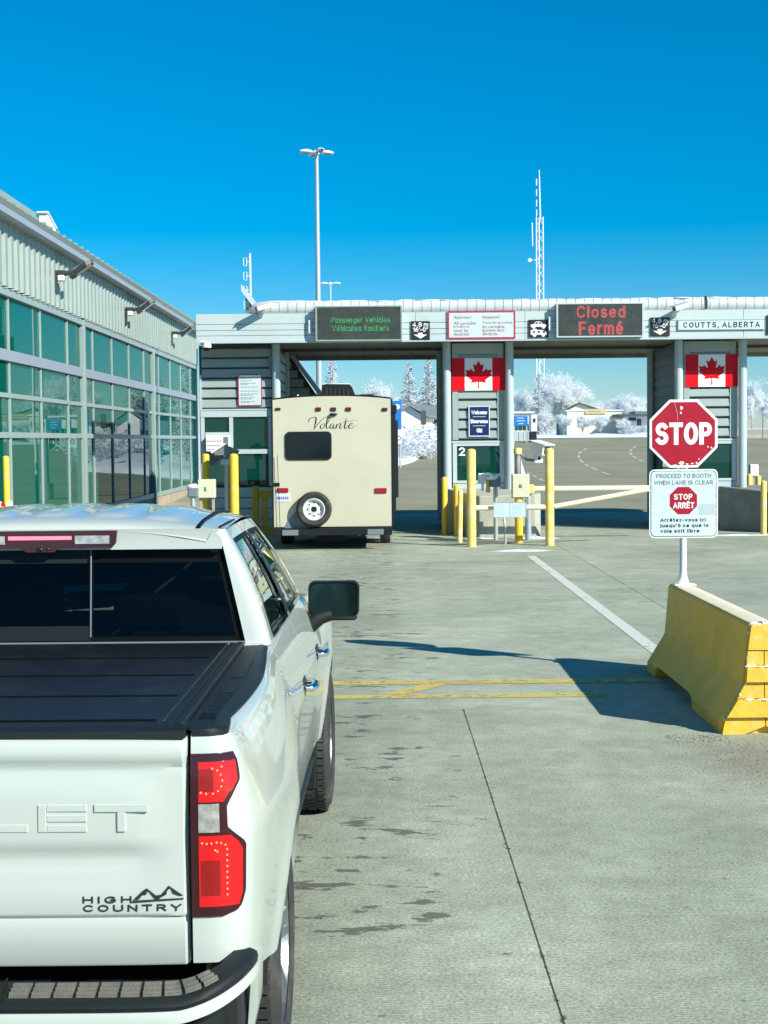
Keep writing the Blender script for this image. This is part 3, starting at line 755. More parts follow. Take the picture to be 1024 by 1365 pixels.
dashes([far(848, 594), far(841, 600), far(842, 606), far(852, 612), far(866, 617), far(884, 622)], 4, 'white dashes curving on the far asphalt, beside the stop sign', 0.075)
dashes([far(703, 629), far(713, 634), far(724, 640), far(737, 646)], 4, 'white dashes on the far asphalt just behind the camera housing', 0.06)

# snow verges beyond the asphalt
def bank(name, pts, w, h, label, seed, mt='snow'):
    rnd = random.Random(seed); m = MB(); rows = []
    P = catmull(pts, 10)
    for i, p in enumerate(P):
        q = Vector((*P[min(i + 1, len(P) - 1)], 0)) - Vector((*P[max(i - 1, 0)], 0)); q.normalize()
        nn = Vector((-q.y, q.x, 0)); row = []
        hh = h * rnd.uniform(0.6, 1.2)
        for k in range(9):
            t = -1 + k / 4
            z = terrain(p[1]) - 0.07 + hh * max(0, (1 - t * t)) ** 0.8 * rnd.uniform(0.8, 1.15)
            row.append((p[0] + nn.x * t * w * rnd.uniform(0.9, 1.1), p[1] + nn.y * t * w, z))
        rows.append(row)
    m.grid(rows)
    return tag(m.build(name, M[mt], smooth=60), label, 'snow bank', kind='stuff')
bank('snow_bank', [(-13, 62), (-3.2, 75.5), (-0.8, 81), (2.2, 103), (6.2, 120), (10.5, 138)], 2.0, 0.45, 'low snow bank along the left edge of the far road', 1)
bank('snow_bank', [(6, 140), (20, 140), (35, 140), (62, 140)], 2.2, 0.38, 'long low snow bank at the far end of the asphalt', 2)

# ---- patches of ice on the concrete in front of booth two
def ice_patch(name, c, rx, ry, h, seed, label):
    rnd = random.Random(seed); m = MB(); rows = []
    for j in range(5):
        rr = j / 4
        rows.append([(c[0] + math.cos(a) * rx * rr * f, c[1] + math.sin(a) * ry * rr * f, 0.003 + h * (1 - rr ** 2) * (0.4 + 0.6 * rnd.random()))
                     for a, f in ((2 * math.pi * k / 26, 0.65 + 0.45 * abs(math.sin(k * 1.7 + seed)) * (0.6 + 0.4 * math.cos(k * 0.9))) for k in range(26))])
    m.grid(rows, close=True)
    return tag(m.build(name, M['ice'], smooth=50), label, 'ice')
ice_patch('ice_patch', at(695, 736, 29.9), 0.72, 0.28, 0.035, 3, 'white patch of refrozen ice lying before the yellow guard posts')
ice_patch('ice_patch', at(712, 716, 33.6), 0.55, 0.28, 0.06, 8, 'snow and ice heaped at the foot of the concrete island block')
ice_patch('ice_patch', at(640, 716, 33.7), 0.45, 0.12, 0.03, 5, 'thin ice strip at the shaded left foot of the island block')
ice_patch('ice_patch', at(985, 718, 33.9), 0.8, 0.14, 0.04, 6, 'thin snow line along the foot of the dark block')

# ================================================================ LEFT BUILDING
XW = -7.0
bld = thing('inspection_building', 'long left building with green glass wall and corrugated metal siding above', 'building', (XW, 0, 0))
PIL = [13.8, 25.2, 36.6, 48.0, 59.4]
ROWS = [0.53, 2.35, 3.10, 3.85, 5.03]
ZS0, ZS1 = 5.12, 6.35                            # corrugated siding
Y0, Y1 = PIL[0], PIL[-1]
# panes, each its own piece
pane_cache = {}
def pane(y0, y1, z0, z1, k_):
    k = (round(y1 - y0, 3), round(z1 - z0, 3))
    if k not in pane_cache:
        pane_cache[k] = MB().box(-0.006, 0.006, -k[0] / 2, k[0] / 2, -k[1] / 2, k[1] / 2).mesh('pane', M['green_glass'])
    o = link('pane', pane_cache[k], bld, (-0.012, (y0 + y1) / 2, (z0 + z1) / 2))
    rr = random.Random(k_)                        # panes are never set quite in one plane
    o.rotation_euler = (0, rr.uniform(-0.004, 0.004), rr.uniform(-0.004, 0.004))
mul = []; n_ = 0
for a, b in zip(PIL, PIL[1:]):
    stops = [a, a + 1.43, a + 4.17, a + 6.93, a + 9.72, b]
    mul += stops[1:-1]
    for s0, s1 in zip(stops, stops[1:]):
        for z0, z1 in zip(ROWS, ROWS[1:]):
            pane(s0, s1, z0, z1, n_); n_ += 1
mull_me = MB().box(-0.14, 0.03, -0.042, 0.042, ROWS[0], ROWS[-1], 0.006).mesh('mullion', M['mullion'])
for s_ in mul: link('mullion', mull_me, bld, (0, s_, 0))
pil_me = MB().box(-0.16, 0.10, -0.115, 0.115, 0.0, ZS1 - 0.04, 0.01).mesh('pilaster', M['mullion'])
for s_ in PIL: link('pilaster', pil_me, bld, (0, s_, 0))
for a, b in zip(PIL, PIL[1:]):
    for z, h, d in ((ROWS[0], 0.07, 0.05), (ROWS[1], 0.055, 0.038), (ROWS[2], 0.045, 0.038), (ROWS[3], 0.105, 0.07), (ROWS[4], 0.07, 0.08)):
        MB().box(-0.14, d, a + 0.118, b - 0.118, z - h, z + h, 0.006).build('transom', M['eave'] if h > 0.1 else M['mullion'], bld)
MB().box(-0.3, 0.02, Y0, Y1, -0.05, ROWS[0] - 0.071).build('plinth_wall', M['ledge'], bld)
# corrugated siding: one trapezoid rib after another
pt = 0.475
prof = [(0, 0.0), (0.13, 0.0), (0.22, 0.14), (0.40, 0.14), (0.475, 0.0)]
sd = MB(); sd.grid([[(d, y, z) for y, d in prof] for z in (ZS0, ZS1)])
sid_me = sd.mesh('siding_panel', M['siding'], fix=False)
k = 0
while Y0 + k * pt < Y1 - 0.1:
    link('siding_panel', sid_me, bld, (0.0, Y0 + k * pt, 0)); k += 1
MB().box(-0.5, -0.02, Y0, Y1 + 0.06, ZS0 - 0.02, ZS1).build('siding_backing', M['booth_dark'], bld)
# eave, gutter, roof
ZE = ZS1 - 0.04
MB().prism([(0.0, ZE), (0.40, ZE), (0.40, ZE + 0.11), (0.0, ZE + 0.11)], 'y', Y0, Y1 + 0.1).build('eave_trim', M['eave'], bld)
MB().prism([(-0.1, ZE + 0.115), (0.36, ZE + 0.115), (0.43, ZE + 0.215), (0.38, ZE + 0.22), (-0.1, ZE + 0.15)], 'y', Y0, Y1 + 0.1).build('gutter', M['gutter'], bld)
roof = MB().prism([(0.36, ZE + 0.205), (-20.0, ZE + 0.95), (-20.0, ZE + 0.85), (0.36, ZE + 0.155)], 'y', Y0, Y1 + 0.05).build('roof', M['gutter'], bld)
rib_me = MB().prism([(0.44, ZE + 0.222), (-20, ZE + 0.98), (-20, ZE + 1.05), (0.44, ZE + 0.275)], 'y', -0.03, 0.03).mesh('roof_rib', M['gutter'])
y = Y0 + 0.2
while y < Y1:
    link('roof_rib', rib_me, roof, (0, y, 0)); y += 0.65
# raised clerestory on the roof
cl = MB().box(-15.0, -2.25, Y0, 41.0, ZE + 0.25, 7.95).build('clerestory', M['gutter'], bld)
MB().box(-15.2, -2.0, Y0 - 0.1, 41.2, 7.95, 8.30, 0.01).build('clerestory_roof', M['gutter'], cl)
MB().box(-2.249, -2.2, Y0, 40.6, 7.1, 7.7).build('clerestory_window', M['window_dark'], cl)
# interior of the inspection hall behind the glass
MB().box(-15.0, -0.31, Y0, Y1, 0.02, 0.12).build('floor', M['interior_dark'], bld)
MB().box(-15.2, -15.0, Y0, Y1, 0.1, 6.4).build('back_wall', M['interior'], bld)
MB().box(-15.0, -0.51, Y0, Y1, 5.3, 5.45).build('ceiling', M['interior_dark'], bld)
MB().box(-15.0, -0.1, Y0 - 0.15, Y0, 0.0, 6.5).build('end_wall', M['siding'], bld)
MB().box(-15.0, -0.1, Y1 + 0.02, Y1 + 0.2, 0.0, 6.5).build('end_wall', M['siding'], bld)
for yy in (29.4, 34.9, 43.2, 50.7, 56.0):
    MB().box(-1.25, -0.85, yy - 0.2, yy + 0.2, 0.12, 5.3, 0.01).build('interior_column', M['slat'], bld)
for yy in (31.0, 38.9, 45.4, 53.4):
    d = MB().box(-4.6, -3.4, yy - 1.2, yy + 1.2, 0.12, 1.1, 0.02).build('desk', M['interior'], bld)
    MB().box(-4.2, -3.9, yy - 0.3, yy + 0.3, 1.1, 1.6, 0.02).build('monitor', M['black'], d)
for yy in (32.5, 49.0):
    MB().box(-8.6, -8.4, yy - 3.6, yy + 3.6, 0.12, 4.0).build('partition', M['interior'], bld)
for yy in (28.0, 33.0, 41.0, 47.0, 55.0):
    MB().box(-2.6, -1.6, yy - 0.25, yy + 0.25, 4.6, 4.9, 0.04).build('heater', M['galv'], bld)
# pale pavement along the foot of the glass wall
led = MB().box(-6.98, -5.5, 12.0, 58.0, -0.05, 0.14, 0.03).build('sidewalk', M['ledge'])
tag(led, 'tan concrete pavement along the foot of the glass wall', 'pavement', kind='structure')

# flood lights on brackets
def flood(Y, z, label):
    t = thing('flood_light', label, 'flood light', (XW + 0.14, Y, z), 0, 'flood lights on the corrugated siding')
    MB().box(-0.01, 0.03, -0.07, 0.07, -0.32, 0.05, 0.01).build('mounting_plate', M['flood'], t)
    m = MB(); m.path([(0.02, 0, -0.05), (0.16, 0, -0.02), (0.30, 0.02, 0.02), (0.42, 0.02, 0.03)], 0.035, 8)
    m.box(0.02, 0.24, -0.06, 0.06, -0.02, 0.05, 0.015)
    m.build('arm', M['flood'], t, smooth=40)
    MB().box(0.05, 0.2, -0.07, 0.05, -0.13, -0.03, 0.015).build('junction_box', M['cam_white'], t)
    MT = Matrix.Translation((0.5, 0.02, 0.06)) @ Matrix.Rotation(R(-28), 4, 'Y')
    h = MB(); h.prism([(-0.22, -0.12), (0.2, -0.17), (0.31, -0.1), (0.31, 0.1), (0.2, 0.17), (-0.22, 0.12)], 'z', -0.05, 0.035)
    h.xform(MT); hd = h.build('lamp_head', M['flood'], t)
    l = MB(); l.box(-0.08, 0.27, -0.085, 0.085, -0.058, -0.05); l.xform(MT); l.build('lens', M['flood_lens'], hd)
    g2 = MB(); g2.box(-0.1, 0.25, -0.1, 0.1, 0.035, 0.05); g2.xform(MT); g2.build('heat_sink', M['lamp_head'], hd)
    t.scale = (1.0, 1.3, 1.3)
flood(33.2, 5.82, 'dark flood light on the siding, the largest and leftmost of three')
flood(42.4, 5.82, 'dark flood light on the siding, middle one of three')
flood(51.8, 5.82, 'dark flood light on the siding, the one nearest the booths')

# security camera on the roof edge
t = thing('roof_camera', 'white security camera on the left building roof edge', 'camera', (XW - 0.15, 33.8, 6.60))
MB().box(-0.06, 0.06, -0.06, 0.06, -0.03, 0.16).build('mount', M['cam_white'], t)
m = MB(); m.box(-0.10, 0.10, -0.42, 0.30, 0.14, 0.34, 0.03); m.xform(Matrix.Rotation(R(-14), 4, 'X')); m.build('housing', M['cam_white'], t)
m = MB(); m.box(-0.12, 0.12, -0.48, 0.34, 0.345, 0.37, 0.005); m.xform(Matrix.Rotation(R(-14), 4, 'X')); m.build('hood', M['frost'], t)
t.scale = (1.1, 1.2, 1.2)

# ================================================================ CANOPY
YF = 35.3                                        # front of the fascia
Z0, Z1 = 4.455, 5.10
can = thing('lane_canopy', 'long silver metal canopy with frosted cornice spanning the lanes', 'canopy', (0, YF, 0))
XA, XB = -4.12, 13.4
segs = [XA, -1.62, 0.9, 3.4, 5.9, 8.4, 10.9, XB]
zs_ = [Z0, 4.60, 4.72, 4.86, Z1]
for i, (a, b) in enumerate(zip(segs, segs[1:])):
    for j, (p, q) in enumerate(zip(zs_, zs_[1:])):
        MB().box(a + 0.003, b - 0.003, 0.0, 0.06, p + 0.004, q - 0.004, 0.004).build('fascia_panel', M['fascia'], can)
MB().box(XA + 0.01, XB - 0.01, 0.05, 0.12, Z0 + 0.01, Z1 - 0.01).build('fascia_backing', M['booth_dark'], can)
MB().box(XA, XB, -0.03, 0.005, Z0 - 0.03, Z0 + 0.002, 0.004).build('drip_edge', M['booth_frame'], can)
# soffit: planks running front to back
xx = XA
w_ = 0.635
pl_me = MB().box(0.006, w_ - 0.006, 0.13, 6.5, 0, 0.02, 0.004).mesh('soffit_panel', M['soffit'])
while xx + w_ < XB + 0.01:
    link('soffit_panel', pl_me, can, (xx, 0, Z0 + 0.01)); xx += w_
MB().box(XA, XB, 0.12, 6.5, Z0 + 0.035, Z0 + 0.06).build('soffit_backing', M['booth_dark'], can)
MB().box(XA, XB, 3.0, 3.14, Z0 - 0.06, Z0 + 0.0).build('soffit_beam', M['booth_dark'], can)
MB().box(XA, XB, 6.5, 6.62, Z0 - 0.10, Z1, 0.005).build('rear_fascia', M['soffit'], can)
MB().box(XA, XB, 0.13, 6.49, Z1 - 0.05, Z1 - 0.01).build('roof_deck', M['snow'], can)
# rounded standing-seam cornice along the top front
def cornice_profile(s=1.0):
    return [(0.03 - 0.0, Z1 + 0.0), (-0.05 * s, Z1 + 0.05), (-0.09 * s, Z1 + 0.13), (-0.07 * s, Z1 + 0.21), (0.02, Z1 + 0.265), (0.16, Z1 + 0.285), (0.5, Z1 + 0.27), (0.9, Z1 + 0.16), (1.0, Z1 - 0.01)]
cx0 = -3.0
m = MB(); rows = []
pr = cornice_profile(0.35)
for x in [cx0, cx0 + 0.10, cx0 + 0.25] + [cx0 + 0.45 + 0.5 * i for i in range(33)]:
    k = min(1.0, 0.25 + (x - cx0) / 0.35)
    rows.append([(x, y if k >= 1 else y * k + (1 - k) * 0.3, Z1 + (z - Z1) * k) for y, z in pr])
m.grid(rows)
m.build('cornice', M['cornice'], can, smooth=50, fix=False)
m = MB(); x = cx0 + 0.6; rnd = random.Random(4)
while x < XB:
    pts = [(x, y - 0.006, z + 0.006) for y, z in pr[:7]]
    m.path(pts, 0.0045, 4); x += 0.205 + rnd.uniform(-0.01, 0.01)
tag(m.build('cornice_seams', M['galv'], can), kind='stuff')
# rime lumps and snow caught on top of the cornice
m = MB(); x = cx0 + 0.75
while x < XB - 0.2:
    h = rnd.uniform(0.01, 0.032); l = rnd.uniform(0.15, 0.4)
    m.ball((x, rnd.uniform(0.12, 0.3), Z1 + 0.27), l, rnd.uniform(0.12, 0.2), h, 8, 5); x += l * 1.1
tag(m.build('rime_crust', M['frost'], can, smooth=60), kind='stuff')
m = MB(); m.path([(7.55, y - 0.02, z + 0.02) for y, z in pr], 0.022, 6); m.build('cable', M['booth_dark'], can, smooth=60)

# ---- things fixed to the fascia
def sign_panel(name, u0, u1, v0, v1, Y, label, cat, face, frame=None, fw=0.03, depth=0.03, group=None):
    a = at(u0, v1, Y); b = at(u1, v0, Y)
    cx, cz = (a.x + b.x) / 2, (a.z + b.z) / 2
    w, h = b.x - a.x, b.z - a.z
    t = thing(name, label, cat, (cx, Y, cz), 0, group)
    MB().box(-w / 2, w / 2, 0, depth, -h / 2, h / 2, 0.003).build('panel', M[face], t)
    if frame:
        m = MB()
        m.box(-w / 2 - 0.002, w / 2 + 0.002, -0.006, 0.004, h / 2 - fw, h / 2 + 0.002); m.box(-w / 2 - 0.002, w / 2 + 0.002, -0.006, 0.004, -h / 2 - 0.002, -h / 2 + fw)
        m.box(-w / 2 - 0.002, -w / 2 + fw, -0.0058, 0.004, -h / 2 + fw, h / 2 - fw); m.box(w / 2 - fw, w / 2 + 0.002, -0.0058, 0.004, -h / 2 + fw, h / 2 - fw)
        m.build('frame', M[frame], t)
    return t, w, h

YS = YF - 0.035
def message_board(u0, u1, v0, v1, lines, ink, label):
    D = 0.20
    Y = YF - D
    a = at(u0, v1, Y); b = at(u1, v0, Y)
    cx, cz = (a.x + b.x) / 2, (a.z + b.z) / 2; w, h = b.x - a.x, b.z - a.z
    t = thing('message_board', label, 'message board', (cx, Y, cz), 0, 'electronic message boards on the canopy')
    MB().box(-w / 2, w / 2, 0.01, D - 0.004, -h / 2, h / 2, 0.01).build('housing', M['booth_frame'], t)
    MB().box(-w / 2 + 0.035, w / 2 - 0.035, -0.004, 0.009, -h / 2 + 0.03, h / 2 - 0.03).build('screen', M['led_face'], t)
    m = MB(); f = 0.035
    m.box(-w / 2, w / 2, -0.02, 0.008, h / 2 - 0.03, h / 2); m.box(-w / 2, w / 2, -0.02, 0.008, -h / 2, -h / 2 + 0.03)
    m.box(-w / 2, -w / 2 + f, -0.02, 0.008, -h / 2 + 0.03, h / 2 - 0.03); m.box(w / 2 - f, w / 2, -0.02, 0.008, -h / 2 + 0.03, h / 2 - 0.03)
    m.build('bezel', M['gutter'] if ink == 'led_green' else M['booth_frame'], t)
    for s, cxr, czr, wr, hr in lines:
        sign_text(s, M[ink], t, cxr * w, czr * h, wr * w, hr * h, -0.004, wt=0.17 if ink == 'led_red' else 0.13, gap=0.22)
    # fine dark grid of the LED matrix standing just proud of the letters
    g2 = MB(); n = int(w / 0.034)
    for i in range(1, n):
        x = -w / 2 + 0.04 + (w - 0.08) * i / n
        g2.box(x - 0.0045, x + 0.0045, -0.010, -0.0085, -h / 2 + 0.031, h / 2 - 0.031)
    nz_ = int(h / 0.034)
    for i in range(1, nz_):
        z = -h / 2 + 0.035 + (h - 0.07) * i / nz_
        g2.box(-w / 2 + 0.036, w / 2 - 0.036, -0.0125, -0.011, z - 0.003, z + 0.003)
    tag(g2.build('matrix_grid', M['led_face'], t), kind='stuff')
    MB().box(-w / 2 - 0.17, -w / 2 - 0.10, D - 0.10, D - 0.006, -h * 0.28, h * 0.12, 0.01).build('beacon', M['cam_white'], t)
    return t
message_board(421, 536, 407, 455, [('Passenger Vehicles', 0.02, 0.10, 0.68, 0.17), ('Véhicules Routiers', 0.02, -0.135, 0.66, 0.18)], 'led_green', 'dark electronic board with green lettering above the cream trailer')
message_board(742, 858, 403, 450, [('Closed', 0.01, 0.24, 0.56, 0.36), ('Fermé', 0.01, -0.235, 0.51, 0.40)], 'led_red', 'electronic board showing Closed in red above the right lane')

def clearance(u0, u1, v0, v1, label):
    t, w, h = sign_panel('clearance_sign', u0, u1, v0, v1, YS, label, 'sign', 'ink', group='clearance signs on the canopy')
    sign_text('4.8 m', M['sign_white'], t, 0, h * 0.32, w * 0.84, h * 0.24, -0.001, wt=0.18, gap=0.13, space=0.22)
    sign_text("16'-0\"", M['sign_white'], t, 0, h * 0.05, w * 0.78, h * 0.24, -0.001, wt=0.18, gap=0.13, space=0.22)
    m = MB(); m.add([(x * w, -0.004, z * h) for x, z in ((-0.12, -0.12), (0.12, -0.12), (0.12, -0.22), (0.36, -0.22), (0.0, -0.44), (-0.36, -0.22), (-0.12, -0.22))], [tuple(range(7))])
    m.build('arrow', M['sign_white'], t, fix=False)
clearance(548, 573, 428, 453, 'black height clearance sign beside the green lettered board')
clearance(867, 893, 423, 448, 'black height clearance sign beside the long place name plate')
t, w, h = sign_panel('clearance_sign', 1022, 1047, 420, 446, YS, 'black sign at the far right end of the canopy fascia', 'sign', 'ink')

t, w, h = sign_panel('cannabis_notice', 597, 687, 414, 452, YS, 'white notice with red frame about declaring cannabis, on the canopy', 'sign', 'sign_pale', 'red_frame', 0.035)
lettering('Attention!', M['red_ink'], t, -0.28 * w, 0.28 * h, 0.26 * w, 0.12 * h, -0.001)
lettering('Attention!', M['red_ink'], t, 0.14 * w, 0.28 * h, 0.26 * w, 0.12 * h, -0.001)
for s, x, z, ww in (('All cannabis', -0.245, 0.07, 0.33), ('products', -0.295, -0.06, 0.23), ('must be', -0.305, -0.19, 0.21), ('declared.', -0.295, -0.32, 0.23),
                    ('Tous les produits', 0.235, 0.07, 0.45), ('du cannabis', 0.175, -0.06, 0.33), ('doivent être', 0.175, -0.19, 0.33), ('déclarés.', 0.13, -0.32, 0.24)):
    lettering(s, M['red_ink'], t, x * w, z * h, ww * w, 0.115 * h, -0.001)

t, w, h = sign_panel('lane_sign', 705, 731, 426, 450, YS, 'black lane sign with white car and truck symbols', 'sign', 'ink')
car = [(-0.40, 0.10), (-0.40, 0.22), (-0.24, 0.26), (-0.13, 0.40), (0.10, 0.40), (0.22, 0.26), (0.40, 0.22), (0.42, 0.10)]
m = MB(); m.add([(x * w, -0.004, z * h) for x, z in car], [tuple(range(len(car)))])
for x in (-0.25, 0.25): m.lathe([(0.0, -0.004), (0.095 * w, -0.0042)], (x * w, 0, 0.10 * h), 'y', 14)
m.build('car_symbol', M['sign_white'], t, fix=False)
m = MB(); m.add([(x * w, -0.0046, z * h) for x, z in ((-0.2, 0.27), (-0.11, 0.36), (-0.02, 0.36), (-0.02, 0.27))], [(0, 1, 2, 3)])
m.add([(x * w, -0.0046, z * h) for x, z in ((0.02, 0.27), (0.02, 0.36), (0.09, 0.36), (0.17, 0.27))], [(0, 1, 2, 3)]); m.build('window_symbol', M['ink'], t, fix=False)
m = MB(); m.add([(x * w, -0.004, z * h) for x, z in ((-0.40, -0.34), (-0.40, -0.08), (0.2, -0.08), (0.42, -0.18), (0.42, -0.34))], [tuple(range(5))])
m.add([(x * w, -0.0041, z * h) for x, z in ((-0.28, -0.08), (-0.26, -0.02), (-0.10, -0.02), (-0.08, -0.08))], [(0, 1, 2, 3)])
for x in (-0.2, 0.24): m.lathe([(0.0, -0.0044), (0.10 * w, -0.0045)], (x * w, 0, -0.35 * h), 'y', 14)
m.build('motorhome_symbol', M['sign_white'], t, fix=False)
m = MB()
for a, b in ((-0.3, -0.18), (-0.05, 0.07), (0.2, 0.34)):
    m.add([(a * w, -0.0048, -0.24 * h), (b * w, -0.0048, -0.24 * h), (b * w, -0.0048, -0.14 * h), (a * w, -0.0048, -0.14 * h)], [(0, 1, 2, 3)])
m.build('window_symbol', M['ink'], t, fix=False)

t, w, h = sign_panel('place_name_sign', 904, 1020, 425.5, 440, YS, 'long silver plate lettered COUTTS, ALBERTA on the canopy', 'sign', 'sign_pale', 'gutter', 0.012)
sign_text('COUTTS, ALBERTA', M['ink'], t, 0, 0, 0.88 * w, 0.54 * h, -0.001, wt=0.17, gap=0.34)

def fascia_camera(u, v, label):
    p = at(u, v, YF - 0.32)
    t = thing('security_camera', label, 'camera', (p.x, YF, p.z), 0, 'security cameras on the canopy')
    m = MB(); m.path([(-0.10, -0.01, -0.10), (-0.08, -0.12, -0.08), (0.0, -0.26, 0.0)], 0.028, 8); m.box(-0.15, -0.05, -0.03, -0.002, -0.18, -0.02, 0.005)
    m.build('bracket', M['cam_white'], t, smooth=40)
    rot = Matrix.Translation((0, -0.3, 0.03)) @ Matrix.Rotation(R(-62), 4, 'Z') @ Matrix.Rotation(R(16), 4, 'X')
    h = MB().box(-0.065, 0.065, -0.20, 0.20, -0.05, 0.06, 0.015).xform(rot).build('housing', M['cam_white'], t)
    MB().box(-0.08, 0.08, -0.25, 0.2, 0.063, 0.078, 0.003).xform(rot).build('sun_shield', M['galv'], h)
    MB().box(-0.05, 0.05, -0.207, -0.199, -0.04, 0.045).xform(rot).build('lens', M['black'], h)
fascia_camera(352, 411, 'white security camera on the fascia left of the green lettered board')
fascia_camera(908, 411, 'white security camera on the fascia above the place name plate')

# ================================================================ BOOTHS
def maple(cx, cz, s):
    half = [(0, -2000), (332, -1348), (423, -1321), (750, -1510), (546, -458), (657, -401), (1080, -855), (1185, -608), (1258, -570), (1800, -685),
            (1614, -113), (1648, -34), (1860, 65), (919, 827), (899, 900), (1015, 1220), (156, 1069), (45, 1167), (90, 2030)]
    pts = half + [(-x, y) for x, y in reversed(half) if x != 0]
    return [(cx + x * s, cz - y * s) for x, y in pts]

def flag(u0, u1, v0, v1, Y, label):
    t, w, h = sign_panel('flag_panel', u0, u1, v0, v1, Y, label, 'flag', 'flag_white', depth=0.02, group='flag panels on the booths')
    for s in (-1, 1):
        x0, x1 = sorted((s * w * 0.5, s * w * 0.258))
        MB().box(x0, x1, -0.003, -0.0005, -h / 2, h / 2).build('red_bar', M['flag_red'], t)
    poly = maple(0, 0.0 * h, h * 0.86 / 4030)
    m = MB(); m.add([(x * 1.06, -0.0035, z) for x, z in poly], [tuple(range(len(poly)))])
    m.build('maple_leaf', M['flag_red'], t, fix=False)

YC = YF + 0.73          # column centres
YB = YF + 0.82          # booth front walls
col_cache = {}
def booth(X0, X1, label, number=None, notice=False):
    """lane booth from X0 to X1 between its two round columns"""
    t = thing('inspection_booth', label, 'booth', (X0, YB, 0), 0, 'inspection booths under the canopy')
    W = X1 - X0
    D = 3.6
    a, b = 0.13, W - 0.13
    # front slats
    z = 3.97
    wsl = (a + 0.17, b - 0.17)
    frame = MB(); frame.box(a, a + 0.14, 0.0, 0.10, 2.17, Z0 - 0.02, 0.004); frame.box(b - 0.15, b, 0.0, 0.10, 2.17, Z0 - 0.02, 0.004)
    frame.box(a + 0.14, b - 0.15, 0.002, 0.1, 4.18, Z0 - 0.02, 0.004); frame.build('front_frame', M['slat'], t)
    MB().box(a, b, 0.08, 0.14, 2.15, Z0 - 0.03).build('front_backing', M['booth_dark'], t)
    k = 0; zz = 2.20
    while zz < 4.15:
        h_ = min(0.19, 4.17 - zz)
        m = MB(); m.prism([(0.055, zz), (0.01, zz + 0.02), (0.03, zz + h_), (0.075, zz + h_)], 'x', a + 0.145, b - 0.155); m.build('slat', M['slat'], t); zz += 0.232
    # window
    MB().box(a - 0.02, b + 0.02, -0.02, 0.14, 2.10, 2.15, 0.004).build('window_head', M['booth_frame'], t)
    fr = MB(); fr.box(a, a + 0.10, -0.01, 0.1, 1.16, 2.098, 0.004); fr.box(b - 0.10, b, -0.01, 0.1, 1.16, 2.098, 0.004); fr.box(a + 0.1, b - 0.1, -0.008, 0.1, 2.03, 2.098); fr.box(a + 0.1, b - 0.1, -0.008, 0.1, 1.16, 1.22)
    wn_ = fr.build('front_window', M['booth_frame'], t)
    MB().box(a + 0.1, b - 0.1, 0.03, 0.045, 1.22, 2.03).build('pane', M['booth_glass'], wn_)
    if number:
        sign_text(number, M['sign_white'], wn_, a + 0.22, 1.90, 0.15, 0.20, 0.02, wt=0.2, name='booth_number')
    for j in range(4):
        MB().box(a, b, 0.0, 0.08, 0.16 + j * 0.25, 0.16 + j * 0.25 + 0.235, 0.006).build('lower_panel', M['booth_frame'], t)
    MB().box(a + 0.01, b - 0.01, 0.06, 0.14, 0.02, 1.16).build('lower_backing', M['booth_dark'], t)
    # body: side walls with openings, back wall, floor, roof
    for sx, x in ((0, 0.06), (1, W - 0.06)):
        x0, x1 = (x, x + 0.06) if sx == 0 else (x - 0.06, x)
        MB().box(x0, x1, 0.15, D, 0.15, 1.15).build('side_wall', M['booth_dark'], t)  # side walls and slats coloured dark to carry the shade on them
        sw = MB().box(x0, x1, 0.15, D, 2.12, Z0 - 0.02).build('side_wall', M['booth_dark'], t)
        xo = (x0 - 0.02, x0) if sx == 0 else (x1, x1 + 0.02)
        for j in range(9):
            MB().box(xo[0], xo[1], 0.3, D - 0.1, 2.2 + j * 0.25, 2.2 + j * 0.25 + 0.17).build('side_slat', M['booth_dark'], sw)
        for y0 in (0.15, 1.3, 2.5, D - 0.08):
            MB().box(x0, x1, y0, y0 + 0.08, 1.15, 2.12).build('window_post', M['booth_dark'], t)
        MB().box(x0 + 0.02, x0 + 0.03, 0.23, D - 0.08, 1.15, 2.12).build('side_pane', M['booth_glass'], t)
    MB().box(0.06, W - 0.06, D, D + 0.06, 0.15, Z0 - 0.02).build('back_wall', M['booth_dark'], t)
    MB().box(0.12, W - 0.12, 0.15, D, 0.1, 0.149).build('floor', M['interior_dark'], t)
    MB().box(0.12, W - 0.12, 0.15, D, 2.4, 2.45).build('ceiling', M['booth_dark'], t)
    MB().box(0.3, W - 0.3, 1.0, 1.6, 0.15, 1.05, 0.02).build('desk', M['interior_dark'], t)
    MB().box(0.75, 1.05, 1.1, 1.2, 1.06, 1.38, 0.01).build('monitor', M['black'], t)
    # round columns at the front corners, and at the back
    for x in (0.0, W):
        for y in (YC - YB, D):
            k = 'c'
            if k not in col_cache:
                col_cache[k] = MB().tube((0, 0, 0.1), (0, 0, Z0), 0.098, n=20).mesh('column', M['column'], smooth=40)
            link('column', col_cache[k], t, (x, y, 0))
    return t
cA = at(596, 560, YC).x; cB = at(679.5, 560, YC).x
booth(cA, cB, 'grey slatted booth numbered 2 between the two lanes', '2')
cC = at(905, 560, YC).x; cD = at(990, 560, YC).x
booth(cC, cD, 'grey slatted booth behind the stop sign')
flag(602.5, 673.5, 477, 521, YB - 0.025, 'maple leaf flag panel on the booth numbered 2')
flag(914, 984, 472, 516, YB - 0.025, 'maple leaf flag panel above the stop sign')

